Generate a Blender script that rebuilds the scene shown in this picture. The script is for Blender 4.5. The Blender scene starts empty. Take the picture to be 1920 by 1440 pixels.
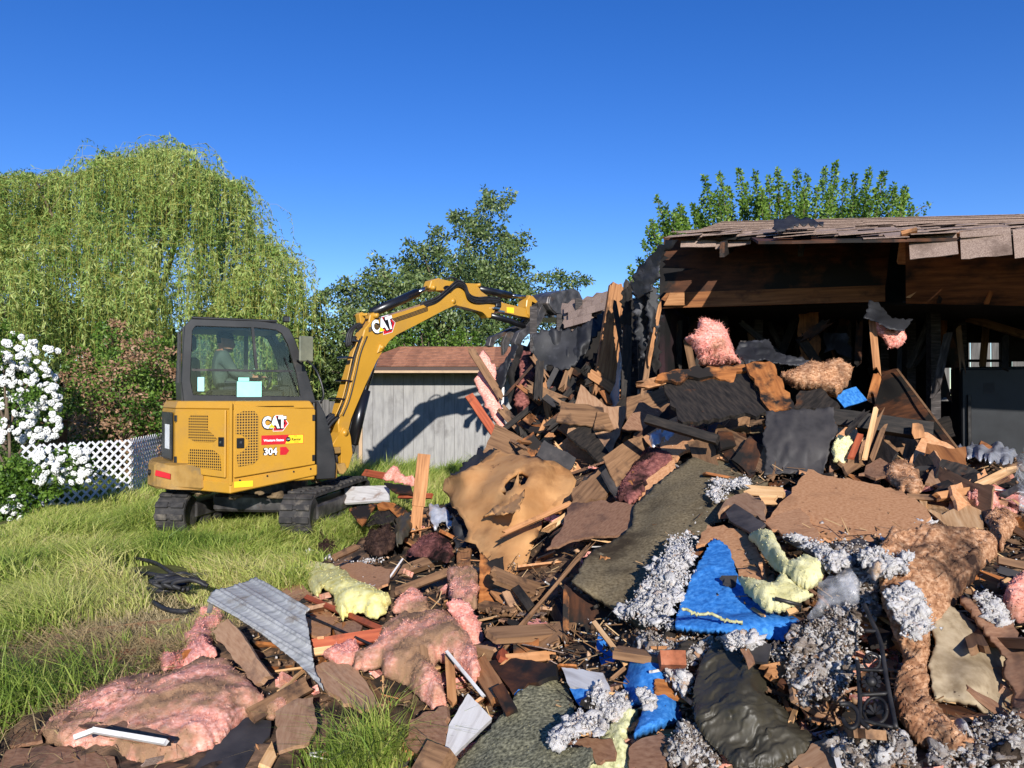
import bpy, bmesh, math, random
import numpy as np
from mathutils import Vector, Matrix
from mathutils.geometry import delaunay_2d_cdt

# ------------------------------------------------------------------ camera, sky, sun, exposure
sc = bpy.context.scene
F = 1440.0                      # focal length in photograph pixels (1920 wide)
CAM = np.array([0.0, 0.0, 1.6])
TILT = math.radians(0.8)
cd = bpy.data.cameras.new('camera'); cam = bpy.data.objects.new('camera', cd)
sc.collection.objects.link(cam); sc.camera = cam
cam.location = CAM; cam.rotation_euler = (math.pi/2 + TILT, 0, 0)
cd.sensor_width = 36.0; cd.lens = 36.0*F/1920; cd.clip_start = 0.05; cd.clip_end = 2000
SUN_EL, SUN_AZ = 21.0, 9.0     # degrees; azimuth: how far right of straight behind the camera the sun stands
world = bpy.data.worlds.new('World'); sc.world = world; world.use_nodes = True
wn = world.node_tree.nodes; wl = world.node_tree.links
sky = wn.new('ShaderNodeTexSky'); sky.sky_type = 'NISHITA'; sky.sun_disc = False
sky.sun_elevation = math.radians(SUN_EL); sky.sun_rotation = math.radians(180 - SUN_AZ)
sky.altitude = 1500; sky.air_density = 1.0; sky.dust_density = 0.0; sky.ozone_density = 3.0
hsv = wn.new('ShaderNodeHueSaturation'); hsv.inputs['Saturation'].default_value = 1.3; hsv.inputs['Hue'].default_value = 0.518
wl.new(sky.outputs[0], hsv.inputs['Color']); wl.new(hsv.outputs[0], wn['Background'].inputs['Color'])
wn['Background'].inputs['Strength'].default_value = 0.124
sd = bpy.data.lights.new('sun', 'SUN'); sd.energy = 5.0; sd.angle = math.radians(0.53); sd.color = (1.0, 0.96, 0.90)
sun = bpy.data.objects.new('sun', sd); sc.collection.objects.link(sun)
_a, _e = math.radians(SUN_AZ), math.radians(SUN_EL)
SUNV = Vector((math.sin(_a)*math.cos(_e), -math.cos(_a)*math.cos(_e), math.sin(_e)))   # towards the sun
sun.rotation_euler = SUNV.to_track_quat('Z', 'Y').to_euler(); sun.location = (6, -12, 12)
vs = sc.view_settings; vs.view_transform = 'Standard'; vs.look = 'None'; vs.exposure = 0.42; vs.gamma = 1.0
sc.render.engine = 'CYCLES'
cy = sc.cycles
cy.max_bounces = 6; cy.diffuse_bounces = 3; cy.glossy_bounces = 3; cy.transmission_bounces = 5; cy.transparent_max_bounces = 8
cy.caustics_reflective = False; cy.caustics_refractive = False
cy.use_denoising = True
try: cy.denoiser = 'OPENIMAGEDENOISE'
except Exception: pass

# ------------------------------------------------------------------ helpers
C = sc.collection
rng = np.random.default_rng(7); random.seed(7)

def P(px, py, d):
    """photograph pixel + distance in front of the camera (world Y) -> world point"""
    u = (px-960)/F; v = (720-py)/F
    dy = math.cos(TILT) - v*math.sin(TILT); dz = math.sin(TILT) + v*math.cos(TILT)
    s = d/dy
    return np.stack(np.broadcast_arrays(u*s, d*np.ones_like(u*s), CAM[2]+dz*s), -1) if np.ndim(u*s) else np.array([u*s, d, CAM[2]+dz*s])
def V(p): return Vector((float(p[0]), float(p[1]), float(p[2])))
ZOOM = dict(A=(0,1000,.3055), B=(440,960,1/3), C=(800,800,.3056), D=(860,1100,.2604), E=(1200,860,.2639), F=(1240,1100,.25),
            G=(1560,840,.25), H=(1560,1120,.2222), I=(620,820,.2083), J=(1160,380,.3958), K=(860,500,.2778), X=(260,580,.3056), Y=(560,500,.2917))
def Z(k, pts):
    ox, oy, s = ZOOM[k]
    return [(ox+p[0]*s, oy+p[1]*s)+tuple(p[2:]) for p in pts]

def _h(i, j, k, seed):
    n = (i.astype(np.int64)*374761393 + j.astype(np.int64)*668265263 + k.astype(np.int64)*2147483647 + seed*974634777) & 0xffffffff
    n = ((n ^ (n >> 13))*1274126177) & 0xffffffff
    return ((n ^ (n >> 16)) & 0xffff)/32767.5 - 1.0
def vnoise(p, seed=0):
    p = np.asarray(p, float); i = np.floor(p).astype(np.int64); f = p-i; f = f*f*(3-2*f); r = 0
    for a in (0,1):
        for b in (0,1):
            for c in (0,1):
                w = (f[:,0] if a else 1-f[:,0])*(f[:,1] if b else 1-f[:,1])*(f[:,2] if c else 1-f[:,2])
                r = r + w*_h(i[:,0]+a, i[:,1]+b, i[:,2]+c, seed)
    return r
def fbm(p, octv=4, seed=0, gain=.5):
    p = np.asarray(p, float); r = 0; a = 1
    for o in range(octv): r = r + a*vnoise(p*(2.03**o)+o*17.3, seed+o); a *= gain
    return r

def link(o, parent=None):
    C.objects.link(o)
    if parent is not None: o.parent = parent
    return o
def tag(o, label=None, cat=None, group=None, kind=None):
    if label: o['label'] = label
    if cat: o['category'] = cat
    if group: o['group'] = group
    if kind: o['kind'] = kind
    return o
def empty(name, loc, rz=0.0, label=None, cat=None, group=None):
    o = bpy.data.objects.new(name, None); o.empty_display_size = .1; link(o)
    o.location = V(loc); o.rotation_euler = (0, 0, rz)
    return tag(o, label, cat, group)
def set_smooth(me, on=True):
    me.polygons.foreach_set('use_smooth', np.full(len(me.polygons), on, dtype=bool))
def mesh_np(name, verts, faces, smooth=False, attr=None):
    """verts (N,3); faces: (M,3)/(M,4) int array or list of them"""
    me = bpy.data.meshes.new(name)
    fl = faces if isinstance(faces, list) else [faces]
    fl = [np.asarray(f, dtype=np.int32) for f in fl if len(f)]
    loops = np.concatenate([f.ravel() for f in fl]); tot = np.concatenate([np.full(len(f), f.shape[1], np.int32) for f in fl])
    me.vertices.add(len(verts)); me.vertices.foreach_set('co', np.asarray(verts, np.float32).ravel())
    me.loops.add(len(loops)); me.loops.foreach_set('vertex_index', loops)
    me.polygons.add(len(tot)); me.polygons.foreach_set('loop_start', np.concatenate([[0], np.cumsum(tot)[:-1]]).astype(np.int32))
    me.polygons.foreach_set('loop_total', tot)
    me.update(calc_edges=True); me.validate()
    if smooth: set_smooth(me)
    if attr is not None:
        a = me.attributes.new('rnd', 'FLOAT', 'POINT'); a.data.foreach_set('value', np.asarray(attr, np.float32))
    return me
def obj(name, me, mat=None, parent=None, loc=None):
    o = bpy.data.objects.new(name, me)
    if mat is not None:
        if len(me.materials) == 0: me.materials.append(mat)
    link(o, parent)
    if loc is not None: o.location = V(loc)
    return o
def bm_obj(name, bm, mat=None, parent=None, smooth=False, bevel=0, loc=None):
    if bevel: bmesh.ops.bevel(bm, geom=list(bm.edges), offset=bevel, segments=1, affect='EDGES', clamp_overlap=True)
    bmesh.ops.recalc_face_normals(bm, faces=bm.faces)
    me = bpy.data.meshes.new(name); bm.to_mesh(me); bm.free()
    if smooth: set_smooth(me)
    return obj(name, me, mat, parent, loc)
def bm_box(bm, lo, hi, M=None):
    lo, hi = np.asarray(lo, float), np.asarray(hi, float)
    vs_ = [bm.verts.new((x, y, z)) for z in (lo[2], hi[2]) for y in (lo[1], hi[1]) for x in (lo[0], hi[0])]
    for f in ((0,2,3,1),(4,5,7,6),(0,1,5,4),(2,6,7,3),(0,4,6,2),(1,3,7,5)): bm.faces.new([vs_[i] for i in f])
    if M is not None: bmesh.ops.transform(bm, matrix=M, verts=vs_)
    return vs_
def box(name, lo, hi, mat, parent=None, bevel=0.0, loc=None):
    bm = bmesh.new(); bm_box(bm, lo, hi); return bm_obj(name, bm, mat, parent, bevel=bevel, loc=loc)
def bm_prism(bm, pts, n, thick, center=True):
    """polygon of 3D points extruded along n"""
    n = Vector(n).normalized(); o = n*(-thick/2 if center else 0)
    a = [bm.verts.new(V(p)+o) for p in pts]; b = [bm.verts.new(v.co+n*thick) for v in a]
    fs = [bm.faces.new(a), bm.faces.new(list(reversed(b)))]
    for i in range(len(a)):
        j = (i+1) % len(a); bm.faces.new((a[j], a[i], b[i], b[j]))
    return a+b
def bm_tube(bm, pts, r, seg=8, cap=True):
    pts = [V(p) for p in pts]; n = len(pts); rs = r if isinstance(r, (list, tuple, np.ndarray)) else [r]*n
    rings = []; ref = None
    for i, p in enumerate(pts):
        t = (pts[min(i+1, n-1)]-pts[max(i-1, 0)]).normalized()
        if ref is None: ref = t.orthogonal().normalized()
        ref = (ref - t*ref.dot(t))
        ref = ref.normalized() if ref.length > 1e-5 else t.orthogonal().normalized()
        q = t.cross(ref)
        rings.append([bm.verts.new(p + (ref*math.cos(a)+q*math.sin(a))*float(rs[i])) for a in (2*math.pi*k/seg for k in range(seg))])
    for i in range(n-1):
        for k in range(seg): bm.faces.new((rings[i][k], rings[i][(k+1) % seg], rings[i+1][(k+1) % seg], rings[i+1][k]))
    if cap: bm.faces.new(list(reversed(rings[0]))); bm.faces.new(rings[-1])
def tube(name, pts, r, mat, parent=None, seg=8, smooth=True):
    bm = bmesh.new(); bm_tube(bm, pts, r, seg); return bm_obj(name, bm, mat, parent, smooth=smooth)
def spline(pts, n=8):
    p = np.asarray(pts, float); p = np.vstack([2*p[0]-p[1], p, 2*p[-1]-p[-2]]); out = []
    for i in range(1, len(p)-2):
        t = np.linspace(0, 1, n, endpoint=False)[:, None]; a, b, c, d = p[i-1], p[i], p[i+1], p[i+2]
        out.append(.5*((2*b)+(c-a)*t+(2*a-5*b+4*c-d)*t*t+(3*b-a-3*c+d)*t**3))
    return np.vstack(out+[p[-2][None]])

# ------------------------------------------------------------------ materials
def lin(c):
    """sRGB 0-255 picture colour -> linear"""
    return tuple(((v/255)/12.92 if v/255 <= .04045 else ((v/255+.055)/1.055)**2.4) for v in c)
class NT:
    def __init__(s, name):
        s.m = bpy.data.materials.new(name); s.m.use_nodes = True; s.t = s.m.node_tree; s.n = s.t.nodes; s.l = s.t.links
        s.bsdf = s.n['Principled BSDF']; s.out = s.n['Material Output']
    def new(s, typ, **kw):
        nd = s.n.new(typ)
        for k, v in kw.items():
            if k in nd.inputs.keys() if isinstance(k, str) else False: nd.inputs[k].default_value = v
            else: setattr(nd, k, v)
        return nd
    def ramp(s, fac, stops, interp='LINEAR'):
        r = s.n.new('ShaderNodeValToRGB'); r.color_ramp.interpolation = interp; e = r.color_ramp.elements
        while len(e) < len(stops): e.new(.5)
        for i, (p, c) in enumerate(stops): e[i].position = p; e[i].color = (*c, 1) if len(c) == 3 else c
        s.l.new(fac, r.inputs['Fac']); return r
    def mix(s, fac, a, b, blend='MIX'):
        m = s.n.new('ShaderNodeMix'); m.data_type = 'RGBA'; m.blend_type = blend
        for sock, v in ((m.inputs['Factor'], fac), (m.inputs['A'], a), (m.inputs['B'], b)):
            if hasattr(v, 'is_output'): s.l.new(v, sock)
            else: sock.default_value = v if not isinstance(v, tuple) else (*v, 1)[:4]
        return m.outputs['Result']
    def coords(s, scale=1.0, stretch=(1,1,1), rnd=True):
        tc = s.n.new('ShaderNodeTexCoord'); mp = s.n.new('ShaderNodeMapping'); src = tc.outputs['Object']
        if rnd:
            oi = s.n.new('ShaderNodeObjectInfo'); ad = s.n.new('ShaderNodeVectorMath'); ad.operation = 'ADD'
            mu = s.n.new('ShaderNodeMath'); mu.operation = 'MULTIPLY'; mu.inputs[1].default_value = 37.0
            s.l.new(oi.outputs['Random'], mu.inputs[0]); s.l.new(src, ad.inputs[0]); s.l.new(mu.outputs[0], ad.inputs[1]); src = ad.outputs[0]
        s.l.new(src, mp.inputs['Vector']); mp.inputs['Scale'].default_value = tuple(scale*q for q in stretch); return mp.outputs[0]
    def noise(s, vec, scale=5.0, detail=4, rough=.55, dist=0.0):
        n = s.n.new('ShaderNodeTexNoise'); n.inputs['Scale'].default_value = scale; n.inputs['Detail'].default_value = detail
        n.inputs['Roughness'].default_value = rough; n.inputs['Distortion'].default_value = dist
        s.l.new(vec, n.inputs['Vector']); return n.outputs['Fac']
    def bump(s, h, strength=.3, dist=.01):
        b = s.n.new('ShaderNodeBump'); b.inputs['Strength'].default_value = strength; b.inputs['Distance'].default_value = dist
        s.l.new(h, b.inputs['Height']); s.l.new(b.outputs[0], s.bsdf.inputs['Normal'])
def M(name, cols, scale=6, stretch=(1,1,1), detail=4, rough=.8, bump=.3, bdist=.006, stains=(), metal=0.0, spec=.3, fine=None, vary=.12, rnd=True, dist=0.0):
    """noise-coloured surface; stains = [(colour, scale, low, high)] are patches with a shape of their own"""
    t = NT(name); vec = t.coords(1, stretch, rnd); f = t.noise(vec, scale, detail, dist=dist)
    n = len(cols); col = t.ramp(f, [(.3+.4*i/max(1, n-1), c) for i, c in enumerate(cols)]).outputs['Color']
    raw = t.coords(1, (1,1,1), rnd)
    for i, (c, s_, lo, hi) in enumerate(stains):
        sf = t.noise(raw, s_, 5, .62); r = t.ramp(sf, [(lo, (0,0,0)), (hi, (1,1,1))]); col = t.mix(r.outputs['Color'], col, c)
    if vary:
        oi = t.n.new('ShaderNodeObjectInfo'); mr = t.n.new('ShaderNodeMapRange'); mr.inputs['To Min'].default_value = 1-vary; mr.inputs['To Max'].default_value = 1+vary
        t.l.new(oi.outputs['Random'], mr.inputs['Value']); h = t.n.new('ShaderNodeHueSaturation'); t.l.new(mr.outputs[0], h.inputs['Value']); t.l.new(col, h.inputs['Color']); col = h.outputs[0]
    t.l.new(col, t.bsdf.inputs['Base Color']); t.bsdf.inputs['Roughness'].default_value = rough
    t.bsdf.inputs['Metallic'].default_value = metal; t.bsdf.inputs['Specular IOR Level'].default_value = spec
    if bump:
        hh = f
        if fine: hh = t.noise(vec, fine, 8, .75, .6)
        t.bump(hh, bump, bdist)
    return t.m
def leaf_mat(name, stops, trans=.35, rough=.5, spec=.3):
    t = NT(name); at = t.n.new('ShaderNodeAttribute'); at.attribute_name = 'rnd'
    col = t.ramp(at.outputs['Fac'], stops).outputs['Color']
    t.l.new(col, t.bsdf.inputs['Base Color']); t.bsdf.inputs['Roughness'].default_value = rough; t.bsdf.inputs['Specular IOR Level'].default_value = spec
    tr = t.n.new('ShaderNodeBsdfTranslucent'); t.l.new(col, tr.inputs['Color']); ms = t.n.new('ShaderNodeMixShader'); ms.inputs[0].default_value = trans
    t.l.new(t.bsdf.outputs[0], ms.inputs[1]); t.l.new(tr.outputs[0], ms.inputs[2]); t.l.new(ms.outputs[0], t.out.inputs['Surface'])
    return t.m
def flat(name, c, rough=.5, metal=0.0, spec=.4):
    return M(name, [tuple(x*.9 for x in c), tuple(min(1, x*1.08) for x in c)], 9, rough=rough, bump=.05, metal=metal, spec=spec, vary=.03)

WOODST = (1.5, 22, 22)     # grain along local X
mt = {}
mt['lumber'] = M('raw_lumber', [lin((128,84,50)), lin((164,114,72)), lin((184,134,90))], 2.2, WOODST, 5, .75, .35, .003, stains=[(lin((95,66,42)), 5, .56, .7)])
mt['pale'] = M('fresh_pale_wood', [lin((172,128,84)), lin((202,158,110)), lin((220,182,136))], 2.2, WOODST, 5, .75, .35, .003)
mt['brownwood'] = M('weathered_brown_wood', [lin((92,66,46)), lin((126,94,66)), lin((142,108,78))], 2.2, WOODST, 5, .8, .4, .003, stains=[(lin((58,44,36)), 6, .55, .7)])
mt['redwood'] = M('red_painted_wood', [lin((122,56,36)), lin((152,74,46)), lin((168,90,58))], 2, WOODST, 5, .7, .3, .003, stains=[(lin((110,58,40)), 7, .58, .7)])
mt['amber'] = M('old_amber_wood', [lin((104,62,34)), lin((136,86,48)), lin((156,104,62))], 2, WOODST, 5, .75, .35, .003, stains=[(lin((62,38,24)), 4, .54, .7)])
mt['char'] = M('charred_wood', [(.006,.005,.004), (.02,.016,.013), (.04,.03,.022)], 3, (3,18,18), 5, .75, .6, .006, stains=[(lin((92,58,34)), 4, .62, .72)])
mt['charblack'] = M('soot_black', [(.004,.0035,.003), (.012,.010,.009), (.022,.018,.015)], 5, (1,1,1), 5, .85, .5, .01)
mt['ply'] = M('scorched_plywood', [lin((108,62,30)), lin((150,92,46)), lin((176,116,64))], 2, (2,14,14), 5, .75, .35, .003, stains=[((.012,.009,.007), 3.5, .5, .6)])
mt['plydark'] = M('burnt_plywood', [lin((44,26,16)), lin((78,46,26)), lin((100,60,34))], 2, (2,12,12), 5, .75, .4, .004, stains=[((.01,.008,.006), 2.6, .44, .56)])
mt['fiber'] = M('tan_fibreboard', [lin((170,118,78)), lin((190,138,96)), lin((202,152,110))], 60, (1,1,1), 3, .85, .2, .001, stains=[(lin((140,98,68)), 2.2, .54, .74), (lin((90,62,44)), 18, .68, .72)])
mt['brownboard'] = M('brown_hardboard', [lin((112,78,56)), lin((134,98,74)), lin((146,112,86))], 30, (1,3,3), 4, .7, .15, .001, stains=[(lin((82,60,48)), 3, .56, .7), (lin((176,150,124)), 14, .68, .74)])
mt['siding'] = M('painted_brown_board', [lin((140,104,76)), lin((158,122,92)), lin((168,134,104))], 12, (1,6,6), 4, .65, .15, .001, stains=[(lin((110,84,66)), 4, .58, .7)])
mt['white'] = M('white_painted_board', [lin((168,162,158)), lin((196,192,188)), lin((206,203,200))], 3, (1,10,10), 4, .55, .2, .002, stains=[(lin((150,132,120)), 6, .6, .72)])
mt['grayboard'] = M('charcoal_board', [lin((40,38,38)), lin((56,53,52)), lin((66,62,60))], 8, (1,1,1), 5, .6, .15, .002, stains=[(lin((84,78,74)), 3, .58, .72)])
mt['kraft'] = M('kraft_paper', [lin((166,118,72)), lin((184,136,88)), lin((194,148,98))], 4, (1,1,1), 6, .7, .25, .004, stains=[(lin((126,86,52)), 2.4, .52, .74), (lin((92,64,42)), 7, .64, .74)], spec=.2)
mt['pink'] = M('pink_fibreglass', [lin((216,126,110)), lin((240,162,146)), lin((252,198,182))], 42, (1,1,2.2), 6, .95, .6, .014, stains=[(lin((184,136,108)), 3.5, .54, .7)], spec=.05, fine=110, vary=.06)
mt['pinkdirty'] = M('dirty_pink_fibreglass', [lin((204,128,108)), lin((232,162,142)), lin((246,196,178))], 42, (1,1,2), 6, .95, .6, .014, stains=[(lin((156,122,94)), 3.0, .40, .56), (lin((110,86,66)), 7, .57, .72)], spec=.05, fine=110, vary=.06)
mt['brownbatt'] = M('scorched_fibreglass', [lin((136,92,64)), lin((186,138,102)), lin((222,180,144))], 40, (1,1,2), 6, .95, .6, .014, stains=[(lin((58,44,38)), 2.6, .54, .66), (lin((116,78,56)), 6, .54, .68)], spec=.05, fine=110)
mt['shadepink'] = M('shaded_pink_fibreglass', [lin((92,56,52)), lin((132,82,76)), lin((164,108,98))], 22, (1,1,2), 6, .95, .6, .014, stains=[(lin((40,30,28)), 4, .46, .62)], spec=.05, fine=110)  # darker copy of the pink batt, shade of the collapse painted into its colour
mt['yellow'] = M('yellow_fibreglass', [lin((222,204,112)), lin((240,228,150)), lin((246,238,176))], 14, (1,1,2), 6, .95, .6, .014, stains=[(lin((170,150,80)), 5, .62, .74)], spec=.05, fine=110, vary=.05)
mt['paleyellow'] = M('pale_yellow_fibreglass', [lin((206,196,136)), lin((224,216,162)), lin((232,226,182))], 14, (1,1,2), 6, .95, .6, .014, stains=[(lin((88,80,60)), 9, .66, .72)], spec=.05, fine=110)
mt['darkfluff'] = M('burnt_fluff', [lin((34,26,24)), lin((62,46,40)), lin((92,70,58))], 16, (1,1,2), 6, .95, .6, .014, spec=.05, fine=110)
def fluff_mat(name, stops):
    t = NT(name); at = t.n.new('ShaderNodeAttribute'); at.attribute_name = 'rnd'; vec = t.coords(1, (1,1,1)); nz = t.noise(vec, 38, 6, .7); ad = t.n.new('ShaderNodeMath'); ad.operation = 'MULTIPLY_ADD'; ad.inputs[1].default_value = .5; t.l.new(nz, ad.inputs[0])
    sb = t.n.new('ShaderNodeMath'); sb.operation = 'SUBTRACT'; sb.inputs[1].default_value = .25; t.l.new(at.outputs['Fac'], sb.inputs[0]); t.l.new(sb.outputs[0], ad.inputs[2])
    col = t.ramp(ad.outputs[0], stops).outputs['Color']; t.l.new(col, t.bsdf.inputs['Base Color']); t.bsdf.inputs['Roughness'].default_value = 1; t.bsdf.inputs['Specular IOR Level'].default_value = .02
    t.bump(t.noise(vec, 150, 6, .75), 1.0, .01); tr = t.n.new('ShaderNodeBsdfTranslucent'); t.l.new(col, tr.inputs['Color']); ms = t.n.new('ShaderNodeMixShader'); ms.inputs[0].default_value = .28
    t.l.new(t.bsdf.outputs[0], ms.inputs[1]); t.l.new(tr.outputs[0], ms.inputs[2]); t.l.new(ms.outputs[0], t.out.inputs['Surface']); return t.m
mt['cellulose'] = fluff_mat('cellulose_fluff', [(0, lin((150,128,110))), (.25, lin((202,190,180))), (.5, lin((232,226,220))), (.85, lin((242,238,235))), (1, lin((222,190,160)))])
mt['dirtycell'] = fluff_mat('sooty_cellulose', [(0, lin((38,32,28))), (.25, lin((96,82,70))), (.45, lin((168,152,138))), (.7, lin((226,219,211))), (.92, lin((236,231,226))), (1, lin((176,134,98)))])
mt['carpet'] = M('olive_carpet_backing', [lin((88,77,58)), lin((112,99,76)), lin((130,117,92))], 70, (1,1,1), 3, .95, .4, .003, stains=[(lin((58,49,38)), 2.4, .54, .72), (lin((150,138,114)), 9, .64, .72)], spec=.08)
mt['pad'] = M('grey_green_carpet_pad', [lin((60,60,48)), lin((112,108,86)), lin((158,152,122))], 75, (1,1,1), 3, .95, .5, .004, stains=[(lin((172,168,120)), 5, .64, .74)], spec=.08)
mt['padlight'] = M('rebond_foam', [lin((124,124,88)), lin((176,174,130)), lin((196,192,156))], 45, (1,1,1), 3, .95, .6, .006, stains=[(lin((92,92,76)), 14, .6, .66)], spec=.08)
mt['blue'] = M('blue_felt', [lin((30,90,156)), lin((46,114,184)), lin((74,138,202))], 50, (1,1,1), 4, .8, .3, .003, stains=[(lin((20,26,40)), 4.5, .62, .74), (lin((90,150,220)), 30, .68, .74)], spec=.25, vary=.05)
mt['beige'] = M('beige_felt', [lin((136,118,92)), lin((160,142,114)), lin((174,156,128))], 30, (1,1,1), 4, .95, .2, .002, stains=[(lin((64,52,46)), 16, .66, .70), (lin((110,92,70)), 2.5, .54, .7)], spec=.08)
mt['bag'] = M('black_plastic_sheet', [lin((44,40,30)), lin((60,55,42)), lin((74,68,54))], 5, (1,1,1), 5, .5, .3, .006, stains=[(lin((92,88,78)), 4, .6, .74)], spec=.4)
mt['tar'] = M('tar_paper', [lin((18,18,20)), lin((30,30,33)), lin((44,44,47))], 5, (1,1,1), 6, .6, .5, .01, stains=[(lin((82,82,88)), 3, .58, .76)], spec=.4)
mt['galv'] = M('galvanised_sheet', [lin((128,128,124)), lin((156,155,150)), lin((176,175,170))], 10, (1,4,1), 5, .5, .2, .002, stains=[(lin((120,108,92)), 5, .58, .7)], metal=.0, spec=.5)
mt['iron'] = M('black_iron', [lin((34,33,33)), lin((52,50,49)), lin((70,67,64))], 18, rough=.5, bump=.3, bdist=.002, metal=.5)
mt['rust'] = M('rusty_can', [lin((64,50,38)), lin((92,72,52)), lin((116,92,66))], 14, rough=.6, bump=.2, bdist=.002, metal=.3)
mt['rubber'] = M('black_rubber', [lin((38,37,37)), lin((54,52,51)), lin((74,70,66))], 8, rough=.75, bump=.3, bdist=.004, stains=[(lin((112,104,92)), 5, .56, .74)])
mt['hose'] = M('black_hose', [lin((28,28,30)), lin((40,40,42)), lin((56,54,54))], 10, rough=.5, bump=.1, bdist=.002)
mt['brick'] = M('red_brick', [lin((112,64,42)), lin((146,86,58)), lin((164,104,76))], 20, rough=.9, bump=.4, bdist=.004, stains=[(lin((44,34,30)), 12, .62, .7)])
mt['steel'] = M('steel', [lin((150,150,150)), lin((190,190,190))], 8, rough=.25, metal=1, bump=.05)
mt['concrete'] = M('dusty_concrete', [lin((120,112,102)), lin((146,138,128))], 12, rough=.9, bump=.3)
def shingle_mat(name, a, b, c):
    return M(name, [a, b, c], 160, (1,1,1), 3, .95, .5, .002, stains=[(tuple(x*.72 for x in a), 5, .55, .75)], spec=.1, vary=.1)
mt['shingle'] = shingle_mat('brown_asphalt_shingle', lin((112,94,84)), lin((142,122,110)), lin((166,146,132)))
def clear_plastic():
    t = NT('clear_plastic_film'); t.bsdf.inputs['Base Color'].default_value = (.85,.85,.86,1); t.bsdf.inputs['Roughness'].default_value = .12
    tr = t.n.new('ShaderNodeBsdfTransparent'); tr.inputs['Color'].default_value = (.93,.93,.94,1)
    ms = t.n.new('ShaderNodeMixShader'); vec = t.coords(1, (1,1,1)); f = t.noise(vec, 9, 5, .6); r = t.ramp(f, [(.42, (.04,)*3), (.72, (.42,)*3)])
    t.l.new(r.outputs['Color'], ms.inputs[0]); t.l.new(tr.outputs[0], ms.inputs[1]); t.l.new(t.bsdf.outputs[0], ms.inputs[2]); t.l.new(ms.outputs[0], t.out.inputs['Surface'])
    t.bump(f, .6, .02); return t.m
mt['film'] = clear_plastic()
mt['foil'] = M('crumpled_foil_wrap', [lin((150,150,154)), lin((196,196,200))], 12, rough=.28, bump=.6, bdist=.02, metal=.3, spec=.6)
# ------------------------------------------------------------------ ground and the heap of rubble
MCTRL = [  # pixel x, pixel y, distance: how the heap lies
 (1400,1435,2.55),(1700,1435,2.3),(1900,1430,2.25),(1150,1435,2.75),(950,1435,3.0),(760,1435,3.2),
 (1300,1250,2.95),(1600,1250,2.75),(1850,1250,2.65),(1050,1290,3.2),(900,1330,3.35),(700,1330,3.55),(560,1330,3.6),(330,1300,3.75),
 (1380,1110,3.25),(1650,1060,3.05),(1850,1060,3.1),(1160,1130,3.75),(960,1180,4.0),(820,1200,4.1),(640,1180,4.45),(470,1170,4.75),
 (1240,1010,4.15),(1400,970,4.0),(1600,960,4.0),(1850,960,3.9),(1060,1030,4.9),(900,1080,4.9),(760,1080,5.3),(620,1090,5.4),
 (1330,880,5.0),(1500,850,4.9),(1650,880,4.7),(1850,870,4.6),(1130,940,5.5),(960,960,6.0),(830,990,6.6),(700,1000,7.2),
 (1250,800,6.0),(1400,780,6.0),(1550,780,5.9),(1700,830,5.7),(1100,860,7.0),(960,850,7.4),
 (1880,830,5.8),(1330,760,6.8)]
mc = [P(*c) for c in MCTRL]
mc += [np.array(p) for p in [(-.6,8.6,.25),(.3,8.6,.45),(1.2,8.6,.6),(-.8,9.8,.2),(.2,10.2,.3),(1.5,10,.3),(3.5,8.5,.35),(3.5,10,.25),(5,8,.25),(5,6,.6),(4.2,4.4,.8),(3.4,3,.7),(3,2,.5),
    (-2.2,3.2,.0),(-2.6,3.6,-.03),(-2.4,4.4,-.06),(-2.0,5.2,-.06),(-1.7,6.2,-.04),(-1.9,7.6,-.06),(-1.9,9,-.06),(-1.6,10.6,-.06),(-3.4,3,-.12),(-3.5,5,-.15),(-4,8,-.15),(-1.2,12,-.08),(1,12,-.05),(4,12,.0),
    (-1.6,2.6,.02),(-.9,2.3,.08),(0,2.0,.12),(1,1.6,.2),(2.2,1.5,.3),(0,0,-.1),(-3,1,-.15),(3,0,.1)]]
mc = np.array(mc)
def _rbf_fit(xy, z):
    n = len(xy); r = np.linalg.norm(xy[:,None]-xy[None], axis=-1)
    A = np.zeros((n+3, n+3)); A[:n,:n] = np.sqrt(r*r+.05) + np.eye(n)*(-.02); A[:n,n] = 1; A[:n,n+1:] = xy; A[n,:n] = 1; A[n+1:,:n] = xy.T
    return np.linalg.solve(A, np.concatenate([z, [0,0,0]]))
_mw = _rbf_fit(mc[:,:2], mc[:,2])
GX0, GX1, GY0, GY1, GS = -4.2, 5.6, .8, 12.4, .04
gx = np.arange(GX0, GX1+1e-6, GS); gy = np.arange(GY0, GY1+1e-6, GS)
_gx, _gy = np.meshgrid(gx, gy); _q = np.stack([_gx.ravel(), _gy.ravel()], -1)
_H = np.zeros(len(_q))
for i in range(len(mc)): _H += _mw[i]*np.sqrt(((_q-mc[i,:2])**2).sum(1)+.05)
_H += _mw[len(mc)] + _q@_mw[len(mc)+1:]
_H = np.clip(_H, -.15, 1.7)
_q3 = np.column_stack([_q*2.2, np.zeros(len(_q))])
HG = _H.reshape(_gx.shape)
def HH(x, y):
    fx = np.clip((np.asarray(x)-GX0)/GS, 0, len(gx)-1.001); fy = np.clip((np.asarray(y)-GY0)/GS, 0, len(gy)-1.001)
    i = fx.astype(int); j = fy.astype(int); a = fx-i; b = fy-j
    return HG[j,i]*(1-a)*(1-b)+HG[j,i+1]*a*(1-b)+HG[j+1,i]*(1-a)*b+HG[j+1,i+1]*a*b
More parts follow.
